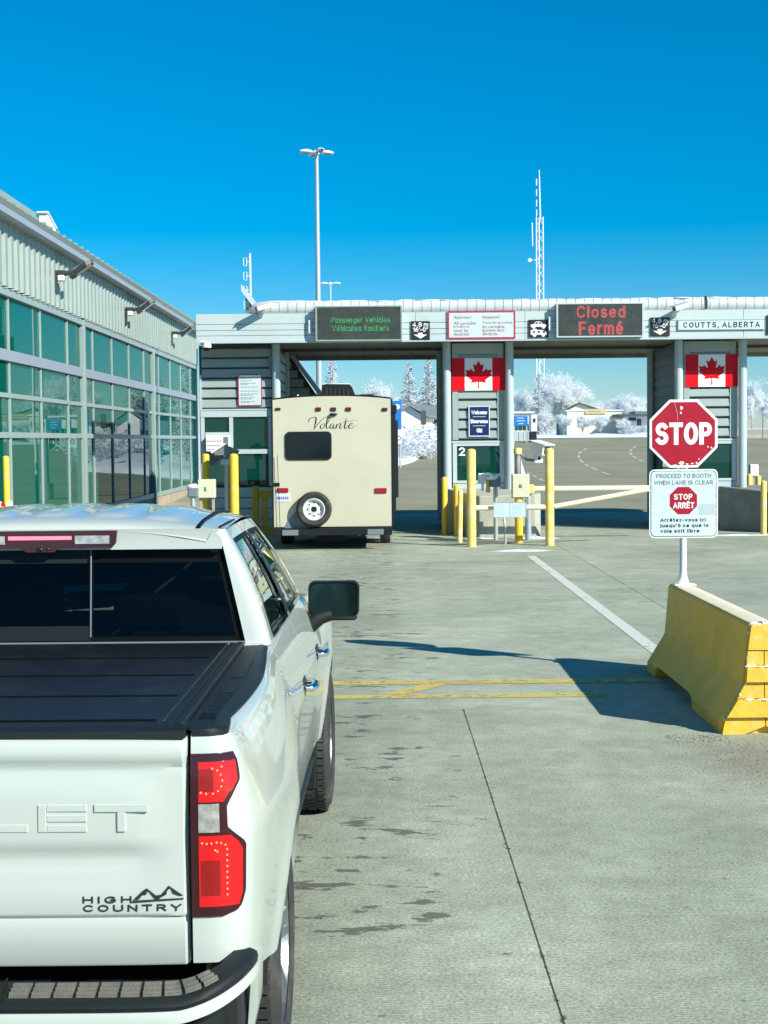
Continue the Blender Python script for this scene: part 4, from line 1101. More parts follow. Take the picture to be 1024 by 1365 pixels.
t, w, h = sign_panel('welcome_sign', 625, 653, 541, 582, YB - 0.028, 'navy welcome sign in three languages on booth numbered 2', 'sign', 'navy', 'sign_pale', 0.022)
sign_text('Welcome', M['sign_white'], t, 0, 0.29 * h, 0.74 * w, 0.13 * h, -0.001, wt=0.2, gap=0.14)
sign_text('Bienvenue', M['sign_white'], t, 0, 0.0, 0.82 * w, 0.13 * h, -0.001, wt=0.2, gap=0.14)
sign_text('Oki', M['sign_white'], t, 0, -0.30 * h, 0.26 * w, 0.14 * h, -0.001, wt=0.2, gap=0.16)
m = MB()
for z in (0.15, -0.15): m.box(-0.3 * w, 0.3 * w, -0.004, -0.001, z * h - 0.006, z * h + 0.006)
m.build('rule', M['sign_pale'], t)

# ---- the left booth, built against the glass building
bx0 = at(266, 560, YB).x; bx1 = at(369, 560, YC).x
t = thing('inspection_booth', 'grey slatted booth joined to the left building behind the trailer', 'booth', (bx0, YB, 0), 0, 'inspection booths under the canopy')
W = bx1 - bx0; D = 3.6
MB().box(0.0, W - 0.08, 0.10, 0.16, 0.1, Z0 - 0.02).build('front_backing', M['booth_dark'], t)
def zpix(v): return at(315, v, YB).z
zt = zpix(545)
fm = MB(); fm.box(0.02, 0.06, -0.02, 0.1, zt, zpix(499)); fm.box(0.02, W - 0.12, -0.02, 0.1, zt - 0.035, zt); fm.build('slat_frame', M['booth_frame'], t)
zz = zt + 0.02
while zz < Z0 - 0.1:
    MB().prism([(0.06, zz), (0.01, zz + 0.02), (0.03, zz + 0.2), (0.08, zz + 0.2)], 'x', 0.062, W - 0.12).build('slat', M['slat'], t); zz += 0.236
MB().box(0.02, W - 0.1, -0.01, 0.09, zpix(556), zt - 0.04, 0.006).build('header_panel', M['booth_frame'], t)
fr = MB()
for u in (268, 306, 358): fr.box(at(u, 600, YB).x - bx0, at(u, 600, YB).x - bx0 + 0.09, -0.01, 0.09, zpix(648), zpix(556.3), 0.004)
xa, xb = at(311, 600, YB).x - bx0, at(358, 600, YB).x - bx0
xc, xd = at(274, 600, YB).x - bx0, at(306, 600, YB).x - bx0
fr.box(xa, xb, -0.008, 0.088, zpix(605), zpix(599)); fr.box(xc, xd, -0.008, 0.088, zpix(583), zpix(576))
wn_ = fr.build('window_frame', M['booth_frame'], t)
MB().box(xa, xb, 0.04, 0.055, zpix(599), zpix(556.5)).build('pane', M['booth_glass'], wn_)
MB().box(xa, xb, 0.04, 0.055, zpix(646), zpix(605)).build('pane', M['booth_glass'], wn_)
MB().box(xc, xd, 0.04, 0.055, zpix(576), zpix(556.5)).build('pane', M['booth_glass'], wn_)
MB().box(xc, xd, 0.04, 0.055, zpix(646), zpix(583)).build('pane', M['booth_glass'], wn_)
for j in range(4):
    MB().box(0.02, W - 0.1, 0.0, 0.09, 0.12 + 0.25 * j, 0.12 + 0.25 * j + 0.235, 0.006).build('lower_panel', M['booth_frame'], t)
sw = MB().box(W - 0.07, W - 0.01, 0.1, D, 2.9, Z0 - 0.02).build('side_wall', M['booth_dark'], t)  # dark colour stands in for shade on this side wall
MB().box(W - 0.07, W - 0.01, 0.1, D, 0.1, 1.1).build('side_wall', M['booth_dark'], t)
MB().box(W - 0.05, W - 0.04, 0.1, D, 1.1, 2.9).build('side_pane', M['booth_glass'], t)
for j in range(6):
    MB().box(W - 0.01, W + 0.015, 0.25, D - 0.1, 2.95 + j * 0.24, 2.95 + j * 0.24 + 0.18).build('side_slat', M['slat'], sw)
MB().box(0.0, W - 0.07, D, D + 0.06, 0.1, Z0 - 0.02).build('back_wall', M['booth_dark'], t)
for y in (YC - YB, D):
    link('column', col_cache['c'], t, (W + 0.0, y, 0))
MB().box(W - 0.16, W - 0.09, -0.14, -0.01, 3.86, 4.15, 0.01).build('speaker', M['cam_grey'], t)

t2, w, h = sign_panel('entry_notice', 318, 349, 499, 541, YB - 0.03, 'white notice with thin red border on the left booth slats', 'sign', 'sign_pale', 'red_frame', 0.016)
m = MB()
for i, (z, ww) in enumerate(((0.38, 0.34), (0.30, 0.5), (0.22, 0.6), (0.18, 0.3), (0.10, 0.68), (-0.03, 0.62), (-0.12, 0.7), (-0.16, 0.5), (-0.24, 0.58), (-0.28, 0.4), (-0.36, 0.5), (-0.40, 0.36))):
    x = -0.4; rnd = random.Random(i)
    while x < -0.4 + ww:
        l = rnd.uniform(0.05, 0.14); m.box(x * w, min(x + l, 0.42) * w, -0.004, -0.001, z * h - 0.006, z * h + 0.006); x += l + 0.03
m.build('fine_print', M['faded_ink'], t2)

# window air conditioner of the left booth
p = at(291, 591, YB - 0.25)
t = thing('air_conditioner', 'white window air conditioner sticking out of the left booth', 'air conditioner', (p.x, YB, p.z))
MB().box(-0.27, 0.27, -0.28, -0.012, -0.18, 0.18, 0.01).build('case', M['booth_frame'], t)
g_ = MB().box(-0.285, 0.285, -0.31, -0.281, -0.19, 0.19, 0.008).build('grille', M['cam_white'], t)
for j in range(3): MB().box(-0.26, 0.10, -0.316, -0.309, -0.15 + j * 0.1, -0.135 + j * 0.1).build('louvre', M['galv'], g_)
MB().box(0.13, 0.24, -0.316, -0.309, -0.06, 0.15).build('control_panel', M['cam_grey'], g_)

# round dome camera at the corner of the left building
p = at(274, 461, YF - 0.3)
t = thing('dome_camera', 'white dome camera on a curved arm under the canopy left end', 'camera', (p.x, p.y, p.z))
m = MB(); m.path([(-0.22, 0.05, -0.04), (-0.16, 0.02, 0.06), (-0.05, 0, 0.10), (0.02, 0, 0.07)], 0.035, 8); m.build('arm', M['cam_white'], t, smooth=50)
MB().lathe([(0.001, 0.09), (0.07, 0.08), (0.10, 0.03), (0.105, -0.04), (0.09, -0.05)], (0.03, 0, 0), 'z', 18).build('shell', M['cam_white'], t, smooth=50)
MB().lathe([(0.085, -0.05), (0.07, -0.095), (0.03, -0.12), (0.001, -0.125)], (0.03, 0, 0), 'z', 18).build('dome', M['black'], t, smooth=60)

# ================================================================ ISLAND BLOCKS
def block(plan, zf, label, mt='block'):
    """plan: list of (x, y, top height)"""
    c = plan[0]
    m = MB(); n = len(plan)
    m.add([(x - c[0], y - c[1], -0.01) for x, y, z in plan] + [(x - c[0], y - c[1], z) for x, y, z in plan],
          [tuple(range(n)), tuple(range(n, 2 * n))] + [(i, (i + 1) % n, n + (i + 1) % n, n + i) for i in range(n)])
    me = m.mesh('crash_block', M[mt])
    bm = bmesh.new(); bm.from_mesh(me)
    bmesh.ops.bevel(bm, geom=bm.edges, offset=0.025, segments=2, affect='EDGES', profile=0.5)
    bm.to_mesh(me); bm.free()
    o = link('crash_block', me, None, (c[0], c[1], 0))
    return tag(o, label, 'concrete block', 'concrete island blocks before the booths')
pA = at(639, 717, 34.2).x; pB = at(722, 717, 34.3).x
block([(pA, 34.2, 0.92), (pB - 0.14, 34.2, 0.95), (pB, 34.45, 0.97), (pB, 36.6, 1.02), (cA - 0.02, 36.6, 1.05), (cA - 0.02, 35.9, 1.04)], 0.95, 'grey concrete block at the foot of booth numbered 2')
qA = at(960, 712, 36.0).x
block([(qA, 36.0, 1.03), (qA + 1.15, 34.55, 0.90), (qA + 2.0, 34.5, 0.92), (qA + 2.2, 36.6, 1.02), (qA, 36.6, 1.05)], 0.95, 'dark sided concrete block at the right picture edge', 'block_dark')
# ================================================================ GUARD POSTS, GATES, BOXES
def post_mesh(r, h, mt='bollard'):
    return MB().lathe([(0.001, -0.02), (r, -0.02), (r, h - r * 0.45), (r * 0.88, h - r * 0.15), (r * 0.55, h), (0.001, h + 0.01)], (0, 0, 0), 'z', 20).mesh('post', M[mt], smooth=50)
g1 = at(629, 730.5, 31.3); g2 = at(733, 728.5, 31.4)
tall = post_mesh(0.092, 1.99, 'bollard_frost')
t = thing('guard_frame', 'two tall frosted yellow posts joined by a cream pipe before booth 2', 'guard rail', (g1.x, g1.y, 0))
link('post', tall, t, (0, 0, 0)); link('post', tall, t, (g2.x - g1.x, g2.y - g1.y, 0))
MB().tube((0.09, 0, 0.79), (g2.x - g1.x - 0.09, 0.1, 0.79), 0.056, n=12).build('rail', M['cream_pipe'], t, smooth=40)
e = at(866, 655, 31.6); e2 = at(890, 648, 31.7)
MB().tube((g2.x - g1.x + 0.09, 0.1, 0.80), (e2.x - g1.x, e2.y - g1.y, e2.z), 0.05, n=12).build('brace', M['cream_pipe'], t, smooth=40)
# small instruction plate hung on the rail
t, w, h = sign_panel('instruction_plate', 658, 702, 669, 690, 31.18, 'small pale instruction plate hanging on the cream pipe', 'sign', 'sign_pale', 'galv', 0.014, depth=0.012)
rnd = random.Random(5); m = MB()
for side in (-1, 1):
    for j in range(7):
        x = side * 0.25 * w - 0.19 * w; xe = x + 0.38 * w * rnd.uniform(0.7, 1.0)
        while x < xe:
            l = rnd.uniform(0.02, 0.05); m.box(x, min(x + l, xe), -0.003, -0.001, (0.32 - j * 0.1) * h - 0.005, (0.32 - j * 0.1) * h + 0.005); x += l + 0.012
m.build('fine_print', M['sign_patch'], t)
MB().box(-0.004, 0.004, -0.004, -0.001, -h / 2 + 0.02, h / 2 - 0.02).build('divider', M['galv'], t)

# gate arm: housing, pivot and the long cream arm reaching across the closed lane
gy = 33.2
gb = at(704, 652, gy); ge = at(930, 650, gy)
t = thing('lane_gate', 'cream gate arm reaching across the closed lane', 'gate', (gb.x, gy, 0))
MB().box(-0.12, 0.12, -0.12, 0.12, gb.z - 0.1, gb.z + 0.1, 0.015).build('pivot_block', M['bollard_frost'], t)
MB().tube((0.1, 0, gb.z), (ge.x - gb.x, 0, ge.z), 0.065, 0.06, n=12).build('arm', M['cream_pipe'], t, smooth=40)
MB().tube((0.0, 0, -0.01), (0.0, 0, gb.z - 0.1), 0.07, n=12).build('pedestal', M['galv'], t, smooth=40)

# electrical box and camera on the yellow bollard behind the rail
bp_ = at(692, 722, 32.3)
t = thing('bollard', 'thick yellow bollard under the beige electrical box', 'bollard', (bp_.x, bp_.y, 0))
link('post', post_mesh(0.085, 1.02), t)
t = thing('electrical_box', 'beige electrical box on a post beside the booth 2 column', 'electrical box', (at(694, 648, 32.25).x, 32.3, 0))
zb0, zb1 = at(694, 664, 32.2).z, at(694, 632, 32.2).z
MB().box(-0.18, 0.18, -0.12, 0.12, zb0, zb1, 0.012).build('cabinet', M['box_beige'], t)
dr = MB().box(-0.17, 0.17, -0.133, -0.121, zb0 + 0.02, zb1 - 0.02, 0.004).build('door', M['box_beige'], t)
MB().box(-0.03, 0.02, -0.15, -0.134, (zb0 + zb1) / 2 - 0.03, (zb0 + zb1) / 2 + 0.04, 0.004).build('latch', M['cam_grey'], dr)
m = MB(); m.tube((-0.1, 0, 0), (-0.1, 0, zb0), 0.022, n=8); m.tube((0.11, 0, 0.9), (0.11, 0, zb0), 0.022, n=8); m.build('conduit', M['frost'], t, smooth=40)
m = MB(); m.path([(-0.35, -0.35, 0.0), (-0.35, -0.35, 0.35), (-0.38, -0.33, 0.55), (-0.43, -0.3, 0.66), (-0.4, -0.2, 0.72)], 0.026, 8); m.build('bent_conduit', M['galv'], t, smooth=50)

cp = at(691, 632, 32.5)
t = thing('camera_post', 'post with a big white camera housing turned aside by booth 2', 'camera', (cp.x, 32.6, 0))
zc = at(691, 598, 32.5).z
m = MB(); m.tube((0, 0, 0.02), (0, 0, zc - 0.02), 0.06, n=12); m.build('post', M['bark'], t, smooth=40)
MB().lathe([(0.085, zc - 0.12), (0.09, zc - 0.02), (0.075, zc + 0.01), (0.001, zc + 0.02)], (0, 0, 0), 'z', 14).build('cap', M['bollard_frost'], t, smooth=50)
m = MB(); m.path([(0.05, -0.02, zc - 0.1), (0.18, -0.03, zc - 0.24), (0.35, -0.04, zc - 0.25), (0.5, -0.04, zc - 0.2)], 0.03, 8); m.build('arm', M['cam_grey'], t, smooth=50)
hh = at(721, 597, 32.5); ox = hh.x - cp.x
rot = Matrix.Translation((ox, -0.1, hh.z)) @ Matrix.Rotation(R(38), 4, 'Z') @ Matrix.Rotation(R(12), 4, 'X')
hb = MB().box(-0.13, 0.13, -0.2, 0.2, -0.13, 0.10, 0.015).xform(rot).build('housing', M['cam_white'], t)
MB().box(-0.155, 0.155, -0.26, 0.22, 0.103, 0.125, 0.004).xform(rot).build('hood', M['frost'], hb)
MB().box(-0.09, 0.09, -0.206, -0.2, -0.09, 0.06).xform(rot).build('window', M['black'], hb)
s2 = at(717, 611, 32.5)
MB().box(s2.x - cp.x - 0.08, s2.x - cp.x + 0.1, -0.16, 0.02, s2.z - 0.1, s2.z + 0.09, 0.012).build('sensor', M['cam_white'], t)
MB().box(s2.x - cp.x + 0.0, s2.x - cp.x + 0.05, -0.168, -0.161, s2.z - 0.03, s2.z + 0.04).build('sensor_lens', M['black'], t)
m = MB(); m.prism([(0.06, zc - 0.56), (0.06, zc - 0.22), (0.16, zc - 0.56)], 'y', -0.05, 0.03); m.build('frost_shield', M['frost'], t)

kp = at(660, 662, 33.2)
t = thing('scanner_post', 'short post with frosted grey scanner head before booth 2 window', 'scanner', (kp.x, 33.3, 0))
zk = at(660, 637, 33.2).z
m = MB(); m.tube((0.02, 0, 0), (0.02, 0, zk - 0.2), 0.05, n=10); m.build('post', M['galv'], t, smooth=40)
m = MB(); m.box(-0.12, 0.13, -0.10, 0.10, zk - 0.2, zk + 0.04, 0.03); m.build('head', M['cam_grey'], t)
m = MB(); m.ball((-0.06, -0.03, zk + 0.02), 0.16, 0.12, 0.08, 12, 8); m.box(-0.12, 0.2, -0.09, 0.09, zk + 0.045, zk + 0.09, 0.02); m.build('frost_cap', M['frost'], t, smooth=50)
m = MB(); m.box(-0.36, -0.2, -0.06, 0.06, zk - 0.13, zk + 0.1, 0.02); m.tube((-0.26, 0, zk - 0.28), (-0.26, 0, zk - 0.1), 0.03, n=8); m.build('frosted_reader', M['frost'], t)
m = MB(); m.tube((-0.14, 0.05, zk - 0.32), (-0.14, 0.05, zk + 0.11), 0.05, n=10); m.build('yellow_stub', M['bollard_frost'], t, smooth=40)

def bollard(u, vb, vt, Y, wpx, label, mt='bollard', tilt=0.0):
    b = at(u, vb, Y); tp = at(u, vt, Y)
    r = wpx / 2 * Y / FPX
    o = link('bollard', post_mesh(r, tp.z, mt), None, (b.x, Y, 0))
    o.rotation_euler = (0, tilt, 0)
    return tag(o, label, 'bollard', 'yellow bollards round the booths')
bollard(593, 690, 636, 35.45, 8, 'yellow bollard against the left column of booth 2')
bollard(609, 680, 646, 34.95, 8, 'short yellow bollard between left column and guard frame', 'bollard')
bollard(613, 724, 653, 32.6, 7, 'thin leaning yellow post left of the tall guard frame', 'bollard_frost', R(1.2))
bollard(313.5, 735, 605, 31.0, 12, 'tall yellow bollard left of the trailer before the left booth')
bollard(276, 735, 605, 32.6, 10, 'yellow bollard hung with a sensor beside the beige cabinet')
bollard(10, 720, 608, 27.6, 9, 'yellow bollard against the glass wall at the left picture edge')
bollard(972, 670, 640, 36.3, 9, 'short yellow bollard between stop sign and right column')
bollard(1018, 718, 641, 34.2, 8, 'frosted yellow post at the right picture edge', 'bollard_frost')
bollard(999, 700, 632, 37.6, 8, 'frosted yellow bollard just right of the right booth column', 'bollard_frost')
bollard(1011, 700, 634, 37.9, 7, 'frosted yellow bollard, second right of the right booth column', 'bollard_frost')

# gate hardware behind the right bollards
p = at(1005, 645, 38.2)
t = thing('gate_reader', 'frosted white reader between two bollards right of the booth', 'reader', (p.x, 38.2, 0))
MB().box(-0.12, 0.1, -0.08, 0.08, 1.2, 1.5, 0.02).build('housing', M['frost'], t)
m = MB(); m.tube((-0.05, 0, 0), (-0.02, 0, 1.21), 0.03, n=8); m.build('post', M['galv'], t, smooth=40)

# equipment beside the left booth
p = at(276, 652, 30.4)
t = thing('electrical_cabinet', 'beige electrical cabinet on legs left of the trailer', 'electrical box', (p.x, 30.4, 0))
z0, z1 = at(276, 664, 30.3).z, at(276, 639, 30.3).z
MB().box(-0.17, 0.17, -0.11, 0.11, z0, z1, 0.012).build('cabinet', M['box_beige'], t)
MB().box(-0.03, 0.0, -0.125, -0.111, z0 + 0.14, z0 + 0.22).build('latch', M['cam_grey'], t)
for x in (-0.12, 0.12): MB().box(x - 0.025, x + 0.025, -0.04, 0.04, -0.01, z0, 0.004).build('leg', M['ledge'], t)
p = at(257, 653, 28.8)
t = thing('intercom_post', 'small grey intercom with frosted cap beside the tan ledge', 'intercom', (p.x, 28.8, 0))
MB().tube((0, 0, 0), (0, 0, p.z - 0.12), 0.045, n=10).build('post', M['galv'], t, smooth=40)
MB().box(-0.09, 0.1, -0.08, 0.08, p.z - 0.14, p.z + 0.05, 0.02).build('housing', M['cam_grey'], t)
MB().ball((0, 0, p.z + 0.06), 0.12, 0.1, 0.05, 12, 6).build('frost_cap', M['frost'], t, smooth=60)
p = at(301, 602, 31.9)
t = thing('plate_camera', 'grey camera housing with snowy peaked hood above the left bollard', 'camera', (p.x, 31.9, 0))
MB().tube((0, 0.15, 0), (0, 0.15, p.z - 0.1), 0.05, n=10).build('post', M['galv'], t, smooth=40)
m = MB(); m.prism([(-0.20, p.z - 0.07), (0.22, p.z - 0.07), (0.26, p.z + 0.02), (0.0, p.z + 0.13), (-0.24, p.z - 0.02)], 'y', -0.2, 0.25); m.build('housing', M['cam_grey'], t)
m = MB(); m.prism([(-0.26, p.z - 0.03), (0.0, p.z + 0.135), (0.03, p.z + 0.15), (-0.02, p.z + 0.17), (-0.29, p.z - 0.01)], 'y', -0.26, 0.28); m.build('snow_hood', M['frost'], t)
m = MB(); m.box(-0.1, 0.12, -0.1, 0.1, p.z - 0.28, p.z - 0.14, 0.02); m.tube((-0.02, 0, p.z - 0.15), (-0.02, 0, p.z - 0.06), 0.03, n=8); m.build('bracket', M['galv'], t)

# mustard crash frame between the left booth and the trailer
p = at(337, 700, 33.4); p2 = at(360, 700, 33.4)
t = thing('steel_guard', 'mustard yellow steel crash frame left of the trailer', 'guard rail', (p.x, 33.4, 0))
zt = at(337, 648, 33.4).z
wdt = p2.x - p.x
MB().box(0, 0.14, -0.07, 0.07, -0.01, zt, 0.01).build('post', M['crash_yellow'], t)
MB().box(0.142, wdt + 0.25, -0.06, 0.06, zt - 0.26, zt - 0.10, 0.01).build('rail', M['crash_yellow'], t)
MB().box(0.142, wdt + 0.25, -0.06, 0.06, 0.16, 0.34, 0.01).build('rail', M['crash_yellow'], t)
MB().box(wdt * 0.55, wdt * 0.55 + 0.12, -0.05, 0.05, 0.345, zt - 0.265, 0.01).build('upright', M['crash_yellow'], t)
MB().box(wdt + 0.1, wdt + 0.24, -0.05, 0.05, 0.345, zt - 0.265, 0.01).build('upright', M['crash_yellow'], t)
MB().box(wdt + 0.05, wdt + 0.2, -0.055, 0.055, zt - 0.098, zt + 0.2, 0.01).build('stub', M['crash_yellow'], t)

# red and white barricade by the glass wall, seen over the truck roof
p = at(8, 676, 24.0)
t = thing('barricade', 'red and white barricade end behind the truck roof at left', 'barricade', (p.x, 24.0, 0.87))
MB().box(-0.5, -0.02, -0.03, 0.03, 0.26, 0.40, 0.01).build('red_board', M['flag_red'], t)
MB().box(-0.5, 0.0, -0.028, 0.028, 0.12, 0.258, 0.01).build('white_board', M['sign_white'], t)
for x in (-0.4, -0.1): MB().box(x - 0.03, x + 0.03, -0.04, 0.04, -0.87, 0.42, 0.005).build('leg', M['sign_white'], t)
m = MB(); m.prism([(0.03, -0.87), (0.11, -0.87), (0.11, 0.28), (0.09, 0.40), (0.06, 0.44), (0.03, 0.42)], 'y', -0.06, 0.06); m.build('end_post', M['sign_white'], t)

# ================================================================ JERSEY BARRIER
BX, BY0, BY1, BH = 2.83, 11.27, 14.40, 0.82
t = thing('jersey_barrier', 'yellow painted concrete barrier carrying the stop sign', 'barrier', (BX, BY0, 0))
L_ = BY1 - BY0
prof = [(0.305, 0.0), (0.305, 0.085), (0.155, 0.33), (0.135, 0.37), (0.105, BH - 0.02), (0.09, BH)]
def bw(z): return lerp_table([(b, a) for a, b in prof], z)
def bx_rows(y):
    return
body = MB()
rnd = random.Random(11)
ys_ = [0.04 + (L_ - 0.04) * i / 24 for i in range(25)]
notch = lambda y: 0.10 if 1.35 < y < 2.45 else 0.0
rows = []
for y in ys_:
    nz = 0.115 if 1.15 < y < 2.62 else 0.0
    side = [(0.305 if nz == 0 else 0.29, nz), (0.305, max(0.085, nz + 0.001)), (0.232, 0.205), (0.158, 0.325), (0.14, 0.37), (0.122, 0.58), (0.105, BH - 0.025), (0.085, BH)]
    row = [(x + rnd.uniform(-.002, .002), y, z) for x, z in side]
    row += [(-x + rnd.uniform(-.002, .002), y, z) for x, z in reversed(side)]
    rows.append(row)
body.grid(rows)
n = len(rows[0])
body.f += [tuple(range(n)), tuple(range((len(rows) - 1) * n, len(rows) * n))]
for i in range(len(rows) - 1):      # underside
    body.f.append((i * n, i * n + n - 1, (i + 1) * n + n - 1, (i + 1) * n))
body.build('body', M['barrier'], t, smooth=14)
# brick-faced end towards the camera: single courses of painted blocks
courses = [(0.0, 0.125), (0.131, 0.26), (0.266, 0.385), (0.391, 0.505), (0.511, 0.62), (0.626, BH - 0.004)]
fr_l = MB()
for j, (a, b) in enumerate(courses):
    wa, wb = bw(a) - 0.004, bw(b) - 0.004
    splits = [-1, 0.06, 1] if j % 2 == 0 else [-1, 1]
    dd = (0.012, 0.045, 0.010, 0.040, 0.008, 0.02)[j]          # the courses step in and out
    for s0, s1 in zip(splits, splits[1:]):
        g = 0.004
        x = lambda s, w: s * w
        lo = [(x(s0, wa) + (g if s0 > -1 else 0), a), (x(s1, wa) - (g if s1 < 1 else 0), a)]
        if j == 0:      # lifting notch in the foot
            if s0 == -1: lo = [(-wa, 0.0), (-0.14, 0.0), (x(s1, wa) - g, 0.06)]
            else: lo = [(x(s0, wa) + g, 0.06), (0.17, 0.0), (wa, 0.0)]
        hi = [(x(s1, wb) - (g if s1 < 1 else 0), b), (x(s0, wb) + (g if s0 > -1 else 0), b)]
        MB().prism(lo + hi, 'y', -dd, 0.039).build('brick', M['barrier_end'], t)
    if j in (1, 3):
        for i in range(22):
            fr_l.ball((rnd.uniform(-1, 1) * wb, -dd + rnd.uniform(0.0, 0.03), b + 0.001), rnd.uniform(0.012, 0.03), 0.012, rnd.uniform(0.003, 0.008), 6, 4)
tag(fr_l.build('ledge_frost', M['frost'], t, smooth=60), kind='stuff')
# lumps of frost and flaking paint on the end and its top
m = MB()
for i in range(16):
    zz = rnd.uniform(0.0, BH); sgn = rnd.choice((-1, -1, 1))
    m.ball((sgn * (bw(zz) - 0.005), rnd.uniform(-0.015, 0.03), zz), rnd.uniform(0.005, 0.012), rnd.uniform(0.005, 0.012), rnd.uniform(0.008, 0.022), 6, 4)
for i in range(26):
    m.ball((rnd.uniform(-0.09, 0.09), rnd.uniform(-0.02, 0.05), BH + rnd.uniform(-0.02, 0.0)), rnd.uniform(0.01, 0.025), rnd.uniform(0.01, 0.02), 0.012, 6, 4)
tag(m.build('frost_crust', M['frost'], t, smooth=60), kind='stuff')
m = MB(); rows = []
for y in ys_: rows.append([(-0.083, y, BH + 0.0005), (-0.05, y, BH + 0.006), (0.0, y, BH + 0.008 + rnd.uniform(0, .003)), (0.05, y, BH + 0.006), (0.083, y, BH + 0.0005)])
m.grid(rows).build('frosted_top', M['cream_pipe'], t, smooth=60)

# ================================================================ STOP SIGN
SYY = 14.16
sp = at(911, 578, SYY)
t = thing('stop_sign', 'red octagonal STOP sign over a pale instruction plate on the barrier', 'stop sign', (sp.x, SYY, BH + 0.007))
zc = sp.z - BH - 0.007
Rr = 0.3125 / math.cos(math.pi / 8)
def octo(r): return [(r * math.cos(math.pi / 8 + k * math.pi / 4), r * math.sin(math.pi / 8 + k * math.pi / 4)) for k in range(8)]
face = MB().prism([(x, z + zc) for x, z in octo(Rr)], 'y', -0.012, -0.004).build('octagon', M['sign_white'], t)
MB().prism([(x, z + zc) for x, z in octo(Rr * 0.925)], 'y', -0.0145, -0.0122).build('red_field', M['sign_red'], face)
sign_text('STOP', M['sign_white'], face, 0.0, zc, 0.52, 0.205, -0.0130, wt=0.205, gap=0.20)
m = MB()          # chips of paint flaked off the red field
for (x, z, a, b) in ((-0.02, 0.235, 0.022, 0.03), (-0.025, 0.19, 0.012, 0.016), (0.225, -0.125, 0.01, 0.012), (0.255, -0.13, 0.009, 0.012), (0.14, -0.235, 0.008, 0.01), (-0.02, -0.27, 0.03, 0.022), (0.03, -0.28, 0.02, 0.01), (0.08, -0.275, 0.02, 0.008), (-0.08, -0.285, 0.02, 0.006), (0.12, -0.27, 0.012, 0.012), (0.255, 0.045, 0.006, 0.02)):
    pts = [(x + a * math.cos(k * 1.047) * random.uniform(0.5, 1), z + b * math.sin(k * 1.047) * random.uniform(0.5, 1)) for k in range(6)]
    m.add([(p, -0.0162, q + zc) for p, q in pts], [tuple(range(6))])
m.build('paint_chips', M['sign_white'], face, fix=False)
m = MB(); m.path([(-0.085, -0.0165, zc + 0.28), (-0.06, -0.0165, zc + 0.19), (-0.055, -0.0165, zc + 0.12)], 0.0022, 4); m.build('scratch', M['sign_patch'], face)
# lower plate
pt_, pb_ = at(911, 625.5, SYY).z - BH - 0.007, at(911, 717, SYY).z - BH - 0.007
wpl = 0.632; zc2 = (pt_ + pb_) / 2; hpl = pt_ - pb_
def rrect(w, h, r, n=5):
    out = []
    for cx, cz, a0 in ((w / 2 - r, h / 2 - r, 0), (-w / 2 + r, h / 2 - r, 90), (-w / 2 + r, -h / 2 + r, 180), (w / 2 - r, -h / 2 + r, 270)):
        for k in range(n + 1):
            a = R(a0 + 90 * k / n); out.append((cx + r * math.cos(a), cz + r * math.sin(a)))
    return out
pl = MB().prism([(x, z + zc2) for x, z in rrect(wpl, hpl, 0.05)], 'y', -0.011, -0.004).build('instruction_plate', M['sign_white'], t)
MB().prism([(x, z + zc2) for x, z in rrect(wpl - 0.024, hpl - 0.024, 0.042)], 'y', -0.0125, -0.0112).build('black_border', M['ink'], pl)
MB().prism([(x, z + zc2) for x, z in rrect(wpl - 0.036, hpl - 0.036, 0.038)], 'y', -0.014, -0.0127).build('pale_field', M['sign_pale'], pl)
yy = -0.0142
sign_text('PROCEED TO BOOTH', M['faded_ink'], pl, 0.0, zc2 + 0.405 * hpl, 0.80 * wpl, 0.062 * hpl, yy + 0.0015, wt=0.14)
sign_text('WHEN LANE IS CLEAR', M['faded_ink'], pl, 0.0, zc2 + 0.308 * hpl, 0.86 * wpl, 0.062 * hpl, yy + 0.0015, wt=0.14)
sign_text('Arrêtez-vous ici', M['ink'], pl, -0.01 * wpl, zc2 - 0.235 * hpl, 0.66 * wpl, 0.052 * hpl, yy + 0.0015, wt=0.2, gap=0.22)
sign_text("jusqu'à ce que la", M['ink'], pl, 0.01 * wpl, zc2 - 0.315 * hpl, 0.70 * wpl, 0.052 * hpl, yy + 0.0015, wt=0.2, gap=0.22)
sign_text('voie soit libre', M['ink'], pl, -0.055 * wpl, zc2 - 0.395 * hpl, 0.57 * wpl, 0.052 * hpl, yy + 0.0015, wt=0.2, gap=0.22)
so = MB().prism([(x - 0.002, z + zc2 + 0.045 * hpl) for x, z in octo(0.215 * wpl)], 'y', -0.0155, yy).build('small_octagon', M['sign_red'], pl)
sign_text('STOP', M['sign_white'], so, -0.005, zc2 + 0.10 * hpl, 0.27 * wpl, 0.085 * hpl, -0.0142, wt=0.2, gap=0.2)
sign_text('ARRÊT', M['sign_white'], so, 0.0, zc2 - 0.024 * hpl, 0.31 * wpl, 0.088 * hpl, -0.0142, wt=0.2, gap=0.2)
MB().box(0.22 * wpl, 0.46 * wpl, -0.0149, yy, zc2 - 0.17 * hpl, zc2 - 0.01 * hpl).build('patch', M['sign_patch'], pl)
# frost along the top rim and scattered on the border
m = MB()
for i in range(60):
    x = random.uniform(-0.46, 0.46) * wpl
    m.ball((x, -0.014, zc2 + hpl * 0.482), random.uniform(0.006, 0.02), 0.003, random.uniform(0.002, 0.005), 6, 4)
for i in range(16):
    m.ball((random.choice((-1, 1)) * wpl * 0.48, -0.014, zc2 + random.uniform(-0.45, 0.45) * hpl), 0.003, 0.003, random.uniform(0.004, 0.012), 6, 4)
tag(m.build('rime', M['frost'], pl, smooth=60), kind='stuff')
